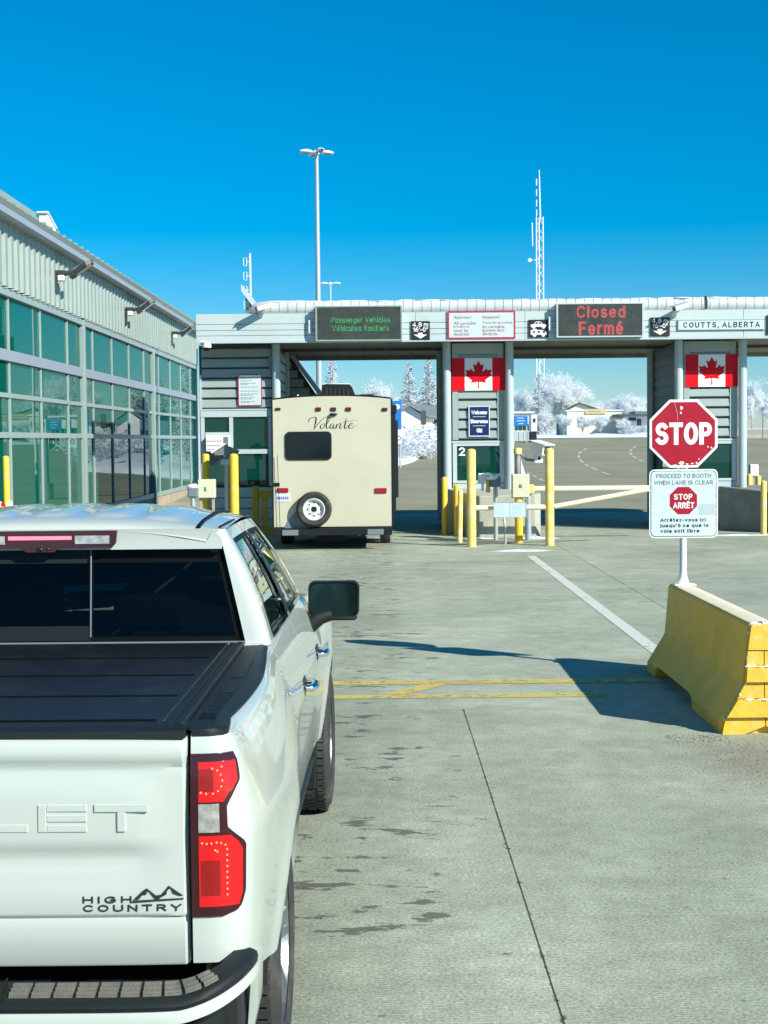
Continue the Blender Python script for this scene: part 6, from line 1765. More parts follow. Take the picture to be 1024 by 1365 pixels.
for sgn in (1, -1):
    hs = side(sgn, lamp_patch(0.836, 1.305, 0.8155, lambda z: lerp_table(TL_OUT, z), 0.006, 40, 8)).build('tail_light', M['lamp_dark'], truck, smooth=45)
    side(sgn, lamp_patch(1.168, 1.282, lambda z: 0.837, lambda z: min(0.946, lerp_table(TL_OUT, z) - 0.010) if z > 1.2 else lerp_table(TL_OUT, z) - 0.016, 0.0095, 14, 7, 0.006)).build('upper_lens', M['lamp_red'], hs, smooth=45)
    side(sgn, lamp_patch(1.082, 1.163, 0.837, 0.891, 0.0095, 8, 4, 0.006)).build('reverse_lens', M['lamp_clear'], hs, smooth=45)
    side(sgn, lamp_patch(0.866, 1.072, 0.837, lambda z: lerp_table(TL_OUT, z) - (0.010 if z < 1.03 else 0.014), 0.0095, 18, 7, 0.006)).build('lower_lens', M['lamp_red'], hs, smooth=45)
    side(sgn, lamp_patch(0.90, 1.0, 0.844, 0.891, 0.0125, 8, 4, 0.004)).build('lens_core', M['lamp_deep'], hs, smooth=45)
    side(sgn, lamp_patch(1.20, 1.262, 0.839, 0.878, 0.0125, 8, 4, 0.004)).build('lens_core', M['lamp_deep'], hs, smooth=45)
    m = MB()
    def led(x, z): m.ball(surf(s_of_x(x), z, 0.012), 0.0030, 0.0030, 0.0036, 6, 4)
    for k in range(9): led(0.920 - 0.002 * k if False else 0.908, 0.900 + 0.0165 * k)
    for x, z in ((0.904, 1.045), (0.894, 1.051), (0.883, 1.053), (0.870, 1.051), (0.858, 1.050), (0.846, 1.052), (0.884, 1.027), (0.879, 1.031)): led(x, z)
    for k in range(7):
        a = R(-80 + 30 * k * 0.9); led(0.871 + 0.030 * math.cos(a), 1.228 + 0.036 * math.sin(a))
    for x, z in ((0.844, 1.196), (0.858, 1.193), (0.901, 1.268)): led(x, z)
    tag(side(sgn, m).build('led_dots', M['lamp_led'], hs, smooth=60), kind='stuff')

# ---- rear bumper with step pads
BP = catmull([(0.30, -0.203), (0.50, -0.203), (0.68, -0.200), (0.80, -0.188), (0.88, -0.155), (0.935, -0.09), (0.965, -0.02), (0.982, 0.06), (0.985, 0.2)], 6)
_bs = [0.0]
for a, b in zip(BP, BP[1:]): _bs.append(_bs[-1] + math.hypot(b[0] - a[0], b[1] - a[1]))
BP = [tuple(lerp_table([(s_, q[k_]) for s_, q in zip(_bs, BP)], _bs[-1] * i / 100) for k_ in (0, 1)) for i in range(101)]
def bsweep(sec, i0, i1, sgn, zoff):
    rows = []
    for i in range(i0, i1 + 1):
        p = BP[i]; a = BP[max(i - 1, 0)]; b = BP[min(i + 1, len(BP) - 1)]
        dx, dy = b[0] - a[0], b[1] - a[1]; l = math.hypot(dx, dy); nx, ny = dy / l, -dx / l
        zo = zoff(p)
        tp_k = 1 - 0.5 * min(1, max(0, (p[0] - 0.80) / 0.14))
        rows.append([(p[0] + nx * o * tp_k, p[1] + ny * o * tp_k, z + zo) for o, z in sec])
    m = MB(); m.grid(rows); m.f.append(tuple(range(len(sec)))); m.f.append(tuple((len(rows) - 1) * len(sec) + k for k in range(len(sec))))
    return side(sgn, m)
zrise = lambda p: -0.026 + 0.05 * min(1, max(0, (p[0] - 0.80) / 0.18)) ** 1.3
NB = len(BP) - 1
bum = MB().box(-0.95, 0.95, -0.06, 0.04, 0.48, 0.64, 0.01).build('rear_bumper', M['dark'], truck)
for sgn in (1, -1):
    bsweep([(-0.118, 0.700), (-0.105, 0.706), (-0.02, 0.690), (-0.004, 0.684), (0.004, 0.672), (0.0, 0.660), (-0.03, 0.655), (-0.118, 0.66)], 0, 88, sgn, zrise).build('step_pad', M['black_plastic'], bum, smooth=40)
    pads = 0
    for i in range(6, 64, 6):       # ribbed tread inserts, one by one
        ti = bsweep([(-0.100, 0.704), (-0.098, 0.7105), (-0.030, 0.6975), (-0.028, 0.688)], i, i + 5, sgn, zrise).build('tread_insert', M['step_pad'], bum)
        for q in range(3):
            bsweep([(-0.092 + q * 0.022, 0.7098 - q * 0.0042), (-0.088 + q * 0.022, 0.7135 - q * 0.0042), (-0.080 + q * 0.022, 0.7120 - q * 0.0042), (-0.078 + q * 0.022, 0.707 - q * 0.0042)], i, i + 5, sgn, zrise).build('tread_rib', M['step_pad'], ti)
    bsweep([(-0.02, 0.656), (0.006, 0.660), (0.012, 0.645), (0.010, 0.625), (-0.02, 0.618)], 0, NB, sgn, zrise).build('bumper_face', M['paint'], bum, smooth=45)
    bsweep([(-0.03, 0.625), (0.006, 0.620), (0.0, 0.52), (-0.04, 0.42), (-0.06, 0.42)], 0, 46, sgn, zrise).build('bumper_face', M['paint'], bum, smooth=45)
    bsweep([(-0.03, 0.625), (0.006, 0.620), (0.0, 0.52), (-0.04, 0.42), (-0.06, 0.42)], 86, NB, sgn, zrise).build('bumper_face', M['paint'], bum, smooth=45)
    bsweep([(-0.13, 0.60), (-0.07, 0.58), (-0.06, 0.50), (-0.08, 0.42), (-0.13, 0.42)], 42, 90, sgn, zrise).build('corner_step', M['black_plastic'], bum, smooth=45)
m = MB(); m.box(-0.30, 0.30, -0.215, -0.05, 0.44, 0.665, 0.02); m.build('centre_step', M['black_plastic'], bum)
m = MB(); m.prism([(0.29, 0.44), (0.34, 0.44), (0.34, 0.70), (0.31, 0.665), (0.29, 0.60)], 'y', -0.22, -0.1); m.build('step_end', M['black_plastic'], bum)

# ---- bed rails, folding cover
for sgn in (1, -1):
    rows = []; ys_c = []
    s0 = 0.006; s1 = s_of_y(1.852)
    for i in range(61):
        s = s0 + (s1 - s0) * (i / 60) ** 1.6
        o = Vector(surf(s, 1.362, 0.006)); y = o.y
        inn = min(0.795, o.x - 0.02)
        rows.append([(o.x + 0.001, y, 1.352), (o.x, y, 1.366), (o.x - 0.010, y + (0.008 if i == 0 else 0), 1.3725), (inn + (o.x - inn) * 0.62, y + 0.004, 1.3745), (inn + (o.x - inn) * 0.60, y + 0.004, 1.3715), (inn + 0.02, y + 0.004, 1.3715), (inn, y + 0.004, 1.37), (inn, y + 0.004, 1.33)])
    m = MB(); m.grid(rows); cap = side(sgn, m).build('bed_rail_cap', M['black_plastic'], truck, smooth=30)
    m = MB(); m.box(0.815, 0.862, 0.20, 0.30, 1.3718, 1.3735); side(sgn, m).build('stake_pocket', M['gap'], cap)
    for k in range(7):
        for j in range(3):
            m = MB(); m.box(0.825 + j * 0.016, 0.835 + j * 0.016, 0.36 + k * 0.05, 0.385 + k * 0.05, 1.3716, 1.3745); side(sgn, m).build('grip_stud', M['black_plastic'], cap)
    m = MB(); m.box(0.825, 0.865, 1.0, 1.62, 1.3716, 1.3738, 0.0008); side(sgn, m).build('grip_pad', M['black_plastic'], cap)
    # clamped side rail of the folding cover
    m = MB(); m.box(0.762, 0.792, 0.07, 1.85, 1.33, 1.387, 0.005); m.box(0.735, 0.760, 0.07, 1.85, 1.33, 1.3835, 0.003); side(sgn, m).build('cover_rail', M['black_plastic'], truck)
for k in range(4):
    y0 = 0.125 + k * 0.432
    pn = MB().box(-0.733, 0.733, y0 + 0.008, y0 + 0.424, 1.345, 1.383, 0.006).build('cover_panel', M['cover'], truck)
    for j in (0.0,):
        MB().box(-0.71, 0.71, y0 + 0.0245 * 0, y0 + 0.012, 1.376, 1.3855, 0.002).build('hinge_seal', M['gap'], pn)

# ---- cab
GL_B = lambda t_: (0.885 - 0.004 * t_, 1.985 + (4.02 - 1.985) * t_, 1.360 - 0.022 * t_)
GL_T = lambda t_: (0.705 - 0.005 * abs(t_ - 0.4), 2.075 + (3.18 - 2.075) * t_, 1.835 - 0.01 * (2 * t_ - 0.8) ** 2)
def gh(t_, w, off=0.0):
    a, b = GL_B(t_), GL_T(t_)
    bul = 0.020 * math.sin(math.pi * w)
    return (a[0] + (b[0] - a[0]) * w + bul + off * 0.92, a[1] + (b[1] - a[1]) * w, a[2] + (b[2] - a[2]) * w + off * 0.35)
TB = [0.0, 0.055, 0.475, 0.545, 0.925, 1.0]
WB = [0.0, 0.055, 0.90, 1.0]
def patch(t0, t1, w0, w1, off=0.0, nt=8, nw=8):
    return [[gh(t0 + (t1 - t0) * i / nt, w0 + (w1 - w0) * k / nw, off) for k in range(nw + 1)] for i in range(nt + 1)]
for sgn in (1, -1):
    m = MB()
    for i in range(5):
        for j in range(3):
            if j == 1 and i in (1, 3): continue
            m.grid(patch(TB[i], TB[i + 1], WB[j], WB[j + 1], 0.0, 10 if i in (1, 3) else 3, 10 if j == 1 else 3))
    fr_ = side(sgn, m).build('window_surround', M['paint'], truck, smooth=50, weld=True)
    for i, nm in ((1, 'rear_side_window'), (3, 'front_side_window')):
        m = MB(); m.grid(patch(TB[i], TB[i + 1], WB[1], WB[2], -0.012)); wd = side(sgn, m).build(nm, M['side_glass'], truck, smooth=60)
        m = MB(); q = 0.012       # black rubber channel round the glass
        m.grid(patch(TB[i] - q * 0.4, TB[i] + q, WB[1], WB[2], 0.003, 1, 10)); m.grid(patch(TB[i + 1] - q, TB[i + 1] + q * 0.4, WB[1], WB[2], 0.003, 1, 10))
        m.grid(patch(TB[i] - q * 0.4, TB[i + 1] + q * 0.4, WB[2] - 0.03, WB[2] + 0.012, 0.003, 10, 1)); side(sgn, m).build('window_seal', M['gap'], wd, smooth=60)
        m = MB(); m.grid(patch(TB[i] - 0.004, TB[i + 1] + 0.004, WB[1] - 0.028, WB[1] + 0.02, 0.006, 10, 1)); side(sgn, m).build('belt_moulding', M['chrome'], wd, smooth=60)
    m = MB(); m.grid(patch(TB[2] + 0.002, TB[3] - 0.002, WB[1] + 0.01, WB[2] - 0.01, 0.004, 3, 10)); side(sgn, m).build('door_pillar', M['black'], truck, smooth=50)
# rear corner pillars and rear wall
def rearw(x, z): return (x, 1.905 + (z - 1.36) / 0.49 * 0.10, z)
zc_ = [1.362, 1.375, 1.45, 1.55, 1.65, 1.72, 1.765, 1.80, 1.835]
def half_in(z): return lerp_table([(1.362, 0.79), (1.375, 0.79), (1.765, 0.70), (1.835, 0.655)], z)
for sgn in (1, -1):
    rows = []
    for z in zc_:
        w = (z - 1.36) / (1.835 - 1.36); e = Vector(gh(0.0, w)); e.z = z
        a = Vector(rearw(half_in(z), z)); c1 = Vector((e.x - 0.03, a.y + 0.002, z)); c2 = Vector((e.x - 0.003, a.y + 0.032, z))
        rows.append([(a.x, a.y + 0.03, z), tuple(a), tuple(a.lerp(c1, 0.5)), tuple(c1), tuple(c1.lerp(c2, 0.5) + Vector((0.006, -0.006, 0))), tuple(c2), tuple(e)])
    m = MB(); m.grid(rows); side(sgn, m).build('rear_pillar', M['paint'], truck, smooth=50)
m = MB(); xs_h = [-0.70 + 1.40 * i / 20 for i in range(21)]
m.grid([[(x, 1.985, 1.755) for x in xs_h], [(x, 1.985 - 0.03, 1.758) for x in xs_h], [(x, 1.955 + 0.005, 1.80) for x in xs_h], [(x * 0.94, 1.955, 1.842) for x in xs_h]])
hdr = m.build('roof_header', M['paint'], truck, smooth=40)
MB().box(-0.87, 0.87, 1.885, 1.93, 0.9, 1.374, 0.006).build('cab_rear_wall', M['paint'], truck)
# rear glass: fixed panes and the sliding middle
def rg(x0a, x0b, x1a, x1b, z0, z1, dy): return [(x0a, rearw(0, z0)[1] + dy, z0), (x1a, rearw(0, z0)[1] + dy, z0), (x1b, rearw(0, z1)[1] + dy, z1), (x0b, rearw(0, z1)[1] + dy, z1)]
rwin = MB().add(rg(-0.79, -0.70, 0.79, 0.70, 1.375, 1.765, 0.022), [(0, 1, 2, 3)]).build('rear_window', M['car_glass'], truck, fix=False)
m = MB()
for a, b, c, d, z0, z1 in ((0.755, 0.668, 0.79, 0.70, 1.375, 1.765), (-0.79, -0.70, -0.755, -0.668, 1.375, 1.765), (-0.755, -0.68, 0.755, 0.68, 1.70, 1.765), (-0.76, -0.75, 0.76, 0.75, 1.375, 1.40), (0.185, 0.18, 0.20, 0.195, 1.40, 1.70), (-0.20, -0.195, -0.185, -0.18, 1.40, 1.70)):
    m.add(rg(a, b, c, d, z0, z1, 0.019), [(0, 1, 2, 3)])
m.build('black_border', M['gap'], rwin, fix=False)
for z0, z1 in ((1.70, 1.758), (1.385, 1.445)):
    MB().add(rg(-0.19, -0.186, 0.19, 0.186, z0, z1, 0.014), [(0, 1, 2, 3)]).build('slider_frame', M['black_plastic'], rwin, fix=False)
m = MB(); m.tube((0.1915, 1.925, 1.40), (0.188, 1.985, 1.755), 0.003, n=6); m.tube((-0.1915, 1.925, 1.40), (-0.188, 1.985, 1.755), 0.003, n=6); m.tube((-0.79, 1.903, 1.379), (0.79, 1.903, 1.379), 0.004, n=6); m.build('glass_trim', M['cam_grey'], rwin)
# high brake light and cargo lamps
hb = MB().prism([(-0.292, 1.775), (-0.278, 1.768), (-0.07, 1.766), (-0.055, 1.750), (0.055, 1.750), (0.07, 1.766), (0.278, 1.768), (0.292, 1.785), (0.298, 1.838), (-0.298, 1.838)], 'y', 1.940, 1.962).build('high_brake_light', M['lamp_dark'], truck)
MB().box(-0.122, 0.122, 1.936, 1.9395, 1.801, 1.816, 0.001).build('brake_bar', M['brake_bar'], hb)
for s in (-1, 1):
    MB().box(min(s * 0.135, s * 0.268), max(s * 0.135, s * 0.268), 1.936, 1.9395, 1.783, 1.818, 0.001).build('cargo_lamp', M['lamp_clear'], hb)
m = MB(); m.ball((0.0, 1.937, 1.762), 0.014, 0.008, 0.009, 10, 6); m.ball((0.03, 1.938, 1.764), 0.007, 0.006, 0.006, 8, 5); m.build('rear_camera', M['black'], hb, smooth=60)
# roof with pressed channels
xs_r = [-0.705 + 1.41 * i / 60 for i in range(61)]
def roof_z(x, y):
    b = lerp_table([(1.955, 1.842), (1.965, 1.856), (1.99, 1.868), (2.05, 1.884), (2.2, 1.898), (2.6, 1.910), (2.9, 1.908), (3.18, 1.885)], y)
    edge = 0.060 * (abs(x) / 0.705) ** 2.6
    ch = 0.0
    if y > 2.08:
        for c in (0.0, 0.235, 0.44): 
            d = abs(abs(x) - c); ch += 0.009 * (1 - min(1, max(0, (d - 0.05) / 0.025))) * min(1, (y - 2.08) / 0.06)
    z = b - edge + ch
    return max(z, 1.8345) if abs(x) > 0.69 else z
ys_r = [1.955, 1.965, 1.99, 2.02, 2.05, 2.08, 2.10, 2.12, 2.14, 2.2, 2.4, 2.6, 2.8, 3.0, 3.18]
m = MB(); m.grid([[(x * lerp_table([(1.955, 0.94), (2.02, 0.985), (2.075, 1.0)], y), y, roof_z(x, y)) for x in xs_r] for y in ys_r])
rf = m.build('roof', M['paint'], truck, smooth=50)
for s in (-1, 1):
    m = MB(); m.path([(s * 0.60, y, roof_z(0.60, y) + 0.002) for y in (2.02, 2.05, 2.1, 2.2, 2.6, 3.0, 3.15)], 0.009, 6); m.build('drip_moulding', M['gap'], rf, smooth=50)
    m = MB(); m.path([(s * 0.675, 2.10, roof_z(0.675, 2.1) + 0.003), (s * 0.69, 2.3, roof_z(0.69, 2.3) + 0.004), (s * 0.69, 3.0, roof_z(0.69, 3.0) + 0.003), (s * 0.685, 3.16, roof_z(0.685, 3.16))], 0.005, 6); m.build('door_seam', M['gap'], rf, smooth=50)
# windshield, hood, nose
xs_w = [-1 + i / 5 for i in range(11)]
m = MB(); m.grid([[(0.69 * q, 3.175, roof_z(0.69 * q, 3.175) - 0.006) for q in xs_w], [(0.78 * q, 3.62 + 0.06 * (1 - q * q), 1.62 - 0.03 * q * q) for q in xs_w], [(0.86 * q, 4.06 + 0.14 * (1 - q * q), 1.332) for q in xs_w]])
m.build('windshield', M['windshield'], truck, smooth=60)
xs_n = [-1, -0.9, -0.7, -0.45, -0.35, -0.2, 0, 0.2, 0.35, 0.45, 0.7, 0.9, 1]
m = MB(); m.grid([[(x * w, y, z + (0.025 if abs(x) < 0.4 else 0) - 0.05 * abs(x) ** 3) for x in xs_n] for y, w, z in ((4.06, 0.86, 1.36), (4.4, 0.87, 1.35), (5.0, 0.86, 1.31), (5.35, 0.84, 1.25), (5.5, 0.82, 1.14))])
m.build('hood', M['paint'], truck, smooth=45)
MB().box(-0.62, 0.62, 5.46, 5.56, 0.72, 1.12, 0.03).build('grille', M['chrome'], truck)
for s in (-1, 1):
    MB().box(min(s * 0.63, s * 0.90), max(s * 0.63, s * 0.90), 5.40, 5.53, 0.86, 1.12, 0.03).build('headlight', M['flood_lens'], truck)
MB().box(-0.93, 0.93, 5.42, 5.66, 0.42, 0.70, 0.05).build('front_bumper', M['chrome'], truck)
# seats and dash
for x in (-0.40, 0.40):
    st = MB().box(x - 0.26, x + 0.26, 2.95, 3.10, 1.0, 1.55, 0.05).build('front_seat', M['seat'], truck)
    MB().box(x - 0.14, x + 0.14, 2.98, 3.06, 1.56, 1.74, 0.03).build('headrest', M['seat'], st)
    MB().box(x - 0.15, x + 0.15, 2.08, 2.16, 1.40, 1.56, 0.03).build('rear_headrest', M['seat'], truck)
MB().box(-0.80, 0.80, 2.05, 2.20, 0.98, 1.38, 0.05).build('rear_seat', M['seat'], truck)
MB().box(-0.80, 0.80, 3.75, 4.05, 0.98, 1.28, 0.05).build('dashboard', M['seat'], truck)
MB().box(-0.1, 0.12, 3.35, 3.38, 1.70, 1.77, 0.01).build('inside_mirror', M['seat'], truck)

# ---- door mirrors
def mirror(sgn):
    m = MB(); pts = rrect(0.252, 0.192, 0.034)
    c = (1.053, 3.80, 1.352)
    rows = [[(c[0] + x * k + 0.02 * z, c[1] + dy, c[2] + z * k) for x, z in pts] for dy, k in ((0.006, 0.93), (-0.012, 0.95), (-0.014, 1.0), (0.05, 1.02), (0.10, 0.93), (0.125, 0.75), (0.13, 0.1))]
    m.grid(rows, close=True)
    root = side(sgn, m).build('door_mirror', M['black_plastic'], truck, smooth=50)
    m = MB(); m.add([(c[0] + x * 0.915 + 0.02 * z, c[1] - 0.004, c[2] + z * 0.90) for x, z in pts], [tuple(range(len(pts)))]); side(sgn, m).build('mirror_glass', M['mirror'], root, fix=False)
    m = MB(); m.path([(0.90, 3.80, 1.19), (0.935, 3.80, 1.222), (0.985, 3.81, 1.258), (1.04, 3.82, 1.272)], [0.050, 0.046, 0.040, 0.034], 10); m.box(1.0, 1.17, 3.785, 3.87, 1.241, 1.266, 0.012)
    side(sgn, m).build('mirror_arm', M['black_plastic'], root, smooth=50)
M['mirror'] = mat('mirror_glass', (0.025, 0.055, 0.06), 0.03, metal=1.0)
for sgn in (1, -1): mirror(sgn)
# ================================================================ POLES AND MASTS
def lamp_post(u, vt, Y, heads, label, hs=1.0, r=0.11):
    p = at(u, vt, Y); h = p.z
    b = at(u + 3.5 if heads == 4 else u, 560, Y)
    g0 = terrain(Y)
    t = thing('lamp_post', label, 'lamp post', (p.x, Y, g0 - 0.05))
    H = h - g0
    MB().tube((0, 0, 0), (0, 0, H), r * 1.15, r * 0.6, 14).build('pole', M['pole'], t, smooth=40)
    MB().tube((0, 0, -0.02), (0, 0, 0.6), r * 2.4, n=14).build('base', M['block'], t, smooth=40)
    MB().box(-0.14 * hs, 0.14 * hs, -0.14 * hs, 0.14 * hs, H - 0.05, H + 0.16 * hs, 0.03).build('hub', M['lamp_head'], t)
    for i in range(heads):
        a = R(20) + 2 * math.pi * i / heads if heads == 4 else math.pi * i
        Mx = Matrix.Translation((0, 0, H + 0.08 * hs)) @ Matrix.Rotation(a, 4, 'Z') @ Matrix.Scale(hs, 4)
        m = MB(); m.tube((0.08, 0, 0.0), (0.32, 0, 0.02), 0.04, n=8)
        rows = []
        for x, w, top, bot in ((0.22, 0.05, 0.05, -0.02), (0.34, 0.16, 0.10, -0.07), (0.55, 0.21, 0.12, -0.09), (0.78, 0.17, 0.08, -0.085), (0.88, 0.07, 0.02, -0.05)):
            rows.append([(x, -w, bot * 0.3), (x, -w * 0.7, top * 0.8), (x, 0, top), (x, w * 0.7, top * 0.8), (x, w, bot * 0.3), (x, w * 0.7, bot), (x, 0, bot), (x, -w * 0.7, bot)])
        m.grid(rows, close=True); m.xform(Mx); hd = m.build('lamp_head', M['lamp_head'], t, smooth=50)
        l = MB(); l.box(0.38, 0.78, -0.11, 0.11, -0.10, -0.088); l.xform(Mx); l.build('lens', M['cam_grey'], hd)
    return t
lamp_post(422.0, 203, 55, 4, 'tall grey lamp post with four heads rising behind the canopy', 0.72)
lamp_post(440.5, 378, 125, 2, 'small distant lamp post right of the tall one', 0.95, 0.12)

# radio mast with folded dipoles
p = at(333, 337, 46)
t = thing('antenna_mast', 'thin white antenna mast with stacked dipole loops at left', 'antenna', (at(334, 405, 46).x, 46, -0.02))
MB().tube((0, 0, 0), (0, 0, p.z), 0.05, 0.032, 10).build('mast', M['frost'], t, smooth=40)
for v in (348, 367, 386, 405):
    z = at(333, v, 46).z
    m = MB(); m.path([(-0.12, 0, z - 0.13), (-0.19, 0, z - 0.11), (-0.19, 0, z + 0.12), (-0.10, 0, z + 0.12), (-0.10, 0, z - 0.11), (-0.13, 0, z - 0.13)], 0.012, 6); m.tube((-0.10, 0, z), (0, 0, z), 0.016, n=6)
    m.build('dipole_loop', M['frost'], t, smooth=50)

# lattice tower
YT = 165
p = at(718.5, 226, YT); zt = p.z; gx = at(720, 480, YT).x
g0 = terrain(YT)
t = thing('lattice_tower', 'tall white frosted lattice radio tower behind the canopy', 'tower', (gx, YT, g0 - 0.05))
ztop_l = at(718, 289, YT).z - g0
m = MB()
legs = [(-0.42, -0.3), (0.42, -0.3), (0.0, 0.45)]
for lx, ly in legs: m.tube((lx, ly, 0), (lx * 0.85, ly * 0.85, ztop_l), 0.055, n=6)
nz = int(ztop_l / 0.9)
for i in range(nz):
    z0, z1 = ztop_l * i / nz, ztop_l * (i + 1) / nz
    for k in range(3):
        a, b = legs[k], legs[(k + 1) % 3]
        if i % 2: a, b = b, a
        m.tube((a[0] * 0.93, a[1] * 0.93, z0), (b[0] * 0.93, b[1] * 0.93, z1), 0.02, n=4, caps=False)
m.build('lattice', M['frost'], t)
m = MB(); m.tube((0.1, 0, ztop_l - 0.5), (0.0, 0, zt - g0), 0.085, 0.045, 8); m.build('top_mast', M['frost'], t, smooth=40)
for v in (242, 256, 270, 283):
    z = at(718, v, YT).z - g0; MB().tube((-0.30, 0, z - 0.35), (-0.30, 0, z + 0.35), 0.05, n=6).build('dipole_loop', M['frost'], t)
z = at(712, 305, YT).z - g0
MB().tube((-0.72, 0, z - 1.8), (-0.78, 0, z + 0.7), 0.06, n=6).build('whip_antenna', M['frost'], t)
z = at(710, 346, YT).z - g0
m = MB(); m.lathe([(0.001, -0.06), (0.17, -0.03), (0.21, 0.06)], (-1.05, 0, z), 'y', 16); m.tube((-1.0, 0.05, z), (-0.35, 0, z), 0.04, n=6); m.build('dish', M['frost'], t, smooth=50)

# ================================================================ TREES, all rimed with frost
def frost_tree_mesh(seed, H=7.0, spread=0.42, twigs=16000, trunk_r=0.13):
    """limbs (trunk mesh) and a cloud of frosted twigs (crown mesh); height H"""
    rnd = random.Random(seed)
    tr = MB(); tips = []
    def grow(p, d, l, r, lev):
        n = 3
        q = p
        for i in range(n):
            d2 = (d + Vector((rnd.uniform(-1, 1), rnd.uniform(-1, 1), rnd.uniform(-0.4, 0.7))) * 0.16).normalized()
            e = q + d2 * (l / n)
            tr.tube(q, e, r * (1 - 0.22 * i), r * (1 - 0.22 * (i + 1)), 5 if lev < 2 else 3, caps=False)
            q = e; d = d2
            if lev >= 1: tips.append((q.copy(), d.copy(), r))
        if lev >= 4: return
        k = (4, 4, 3, 3)[lev] if lev < 4 else 2
        for j in range(k):
            az = 2 * math.pi * (j + rnd.random() * 0.7) / k
            tilt = rnd.uniform(0.22, 0.85) if lev else rnd.uniform(0.25, 0.65)
            a = d.orthogonal().normalized(); b = d.cross(a)
            nd = (d * math.cos(tilt) + (a * math.cos(az) + b * math.sin(az)) * math.sin(tilt) + Vector((0, 0, 0.16))).normalized()
            st = q if j else q
            grow(st, nd, l * rnd.uniform(0.45, 0.98), r * 0.55, lev + 1)
        if lev < 3: grow(q, (d + Vector((0, 0, 0.3))).normalized(), l * 0.7, r * 0.6, lev + 1)
    grow(Vector((0, 0, 0)), Vector((0, 0, 1)), H * 0.26, trunk_r, 0)
    cr = MB()
    for i in range(twigs):
        p, d, r = rnd.choice(tips)
        dd = (d * 0.7 + Vector((rnd.gauss(0, 1), rnd.gauss(0, 1), rnd.gauss(0.15, 0.8))).normalized()).normalized()
        l = rnd.uniform(0.18, 0.55) * H / 7; w = rnd.uniform(0.011, 0.029) * H / 7
        s = p + Vector((rnd.gauss(0, 0.16), rnd.gauss(0, 0.16), rnd.gauss(0, 0.16))) * H / 7
        sd_ = dd.orthogonal().normalized()
        sd_ = (Quaternion(dd, rnd.uniform(0, 6.28)) @ sd_) * w
        e = s + dd * l
        cr.add([s - sd_, s + sd_, e + sd_ * 0.4, e - sd_ * 0.4], [(0, 1, 2, 3)])
    zmax = max(v[2] for v in cr.v); k = H / zmax
    for mb in (tr, cr): mb.v = [(x * k * (spread / 0.42), y * k * (spread / 0.42), z * k) for x, y, z in mb.v]
    return tr.mesh('trunk', M['bark'], fix=False), cr.mesh('crown', M['rime'], fix=False)

def spruce_mesh(seed, H=8.0):
    rnd = random.Random(seed)
    tr = MB().tube((0, 0, 0), (0, 0, H * 0.97), 0.12, 0.02, 6)
    nd = MB(); fr = MB()
    z = H * 0.08
    while z < H * 0.985:
        f = 1 - z / H
        rad = 0.24 * H * f ** 0.85 + 0.07
        nb = max(5, int(13 * f + 5))
        for k in range(nb):
            a = rnd.uniform(0, 6.283); l = rad * rnd.uniform(0.6, 1.12)
            tip = Vector((math.cos(a) * l, math.sin(a) * l, -l * rnd.uniform(0.05, 0.4)))
            p0 = Vector((0, 0, z))
            side_ = Vector((-math.sin(a), math.cos(a), 0))
            segs_ = max(3, int(l / 0.16))
            for s in range(segs_):
                t0 = (s + 0.2) / segs_
                c = p0 + tip * t0 + Vector((0, 0, 0.06 * l * math.sin(t0 * 3)))
                wv = 0.17 * (1 - t0 * 0.6) * rnd.uniform(0.7, 1.3)
                for q in (-1, 1):
                    e = c + side_ * q * wv + tip.normalized() * 0.12 + Vector((0, 0, rnd.uniform(-0.09, 0.02)))
                    u_ = Vector((0, 0, 0.035)) + tip.normalized() * 0.05
                    dst = fr if rnd.random() < 0.74 else nd
                    dst.add([c - u_, c + u_, e + u_ * 0.5, e - u_ * 0.5], [(0, 1, 2, 3)])
                    if dst is nd and rnd.random() < 0.6: fr.add([c + Vector((0, 0, 0.04)), c + u_ + Vector((0, 0, 0.05)), e + Vector((0, 0, 0.05))], [(0, 1, 2)])
        z += 0.15 + 0.05 * rnd.random()
    return tr.mesh('trunk', M['bark'], fix=False), fr.mesh('crown', M['rime'], fix=False), nd.mesh('needles', M['needles'], fix=False)

def shrub_mesh(seed, H=1.8, W=1.4):
    rnd = random.Random(seed); st = MB(); cr = MB()
    for i in range(26):
        a = rnd.uniform(0, 6.283); r_ = rnd.uniform(0.1, 1) * W
        e = Vector((math.cos(a) * r_, math.sin(a) * r_, H * (1 - 0.45 * (r_ / W) ** 2) * rnd.uniform(0.7, 1)))
        st.tube((e.x * 0.15, e.y * 0.15, 0), e, 0.02, 0.006, 3, caps=False)
        for k in range(46):
            p = Vector((e.x * 0.15, e.y * 0.15, 0)).lerp(e, rnd.uniform(0.2, 1.0)) + Vector((rnd.gauss(0, .12), rnd.gauss(0, .12), rnd.gauss(0, .12)))
            d = Vector((rnd.gauss(0, 1), rnd.gauss(0, 1), rnd.gauss(0.4, 0.7))).normalized() * rnd.uniform(0.12, 0.32)
            w = d.orthogonal().normalized() * rnd.uniform(0.02, 0.05)
            p.z = max(0.03, p.z)
            cr.add([p - w, p + w, p + d + w * 0.4, p + d - w * 0.4], [(0, 1, 2, 3)])
    return st.mesh('stems', M['bark'], fix=False), cr.mesh('crown', M['rime'], fix=False)

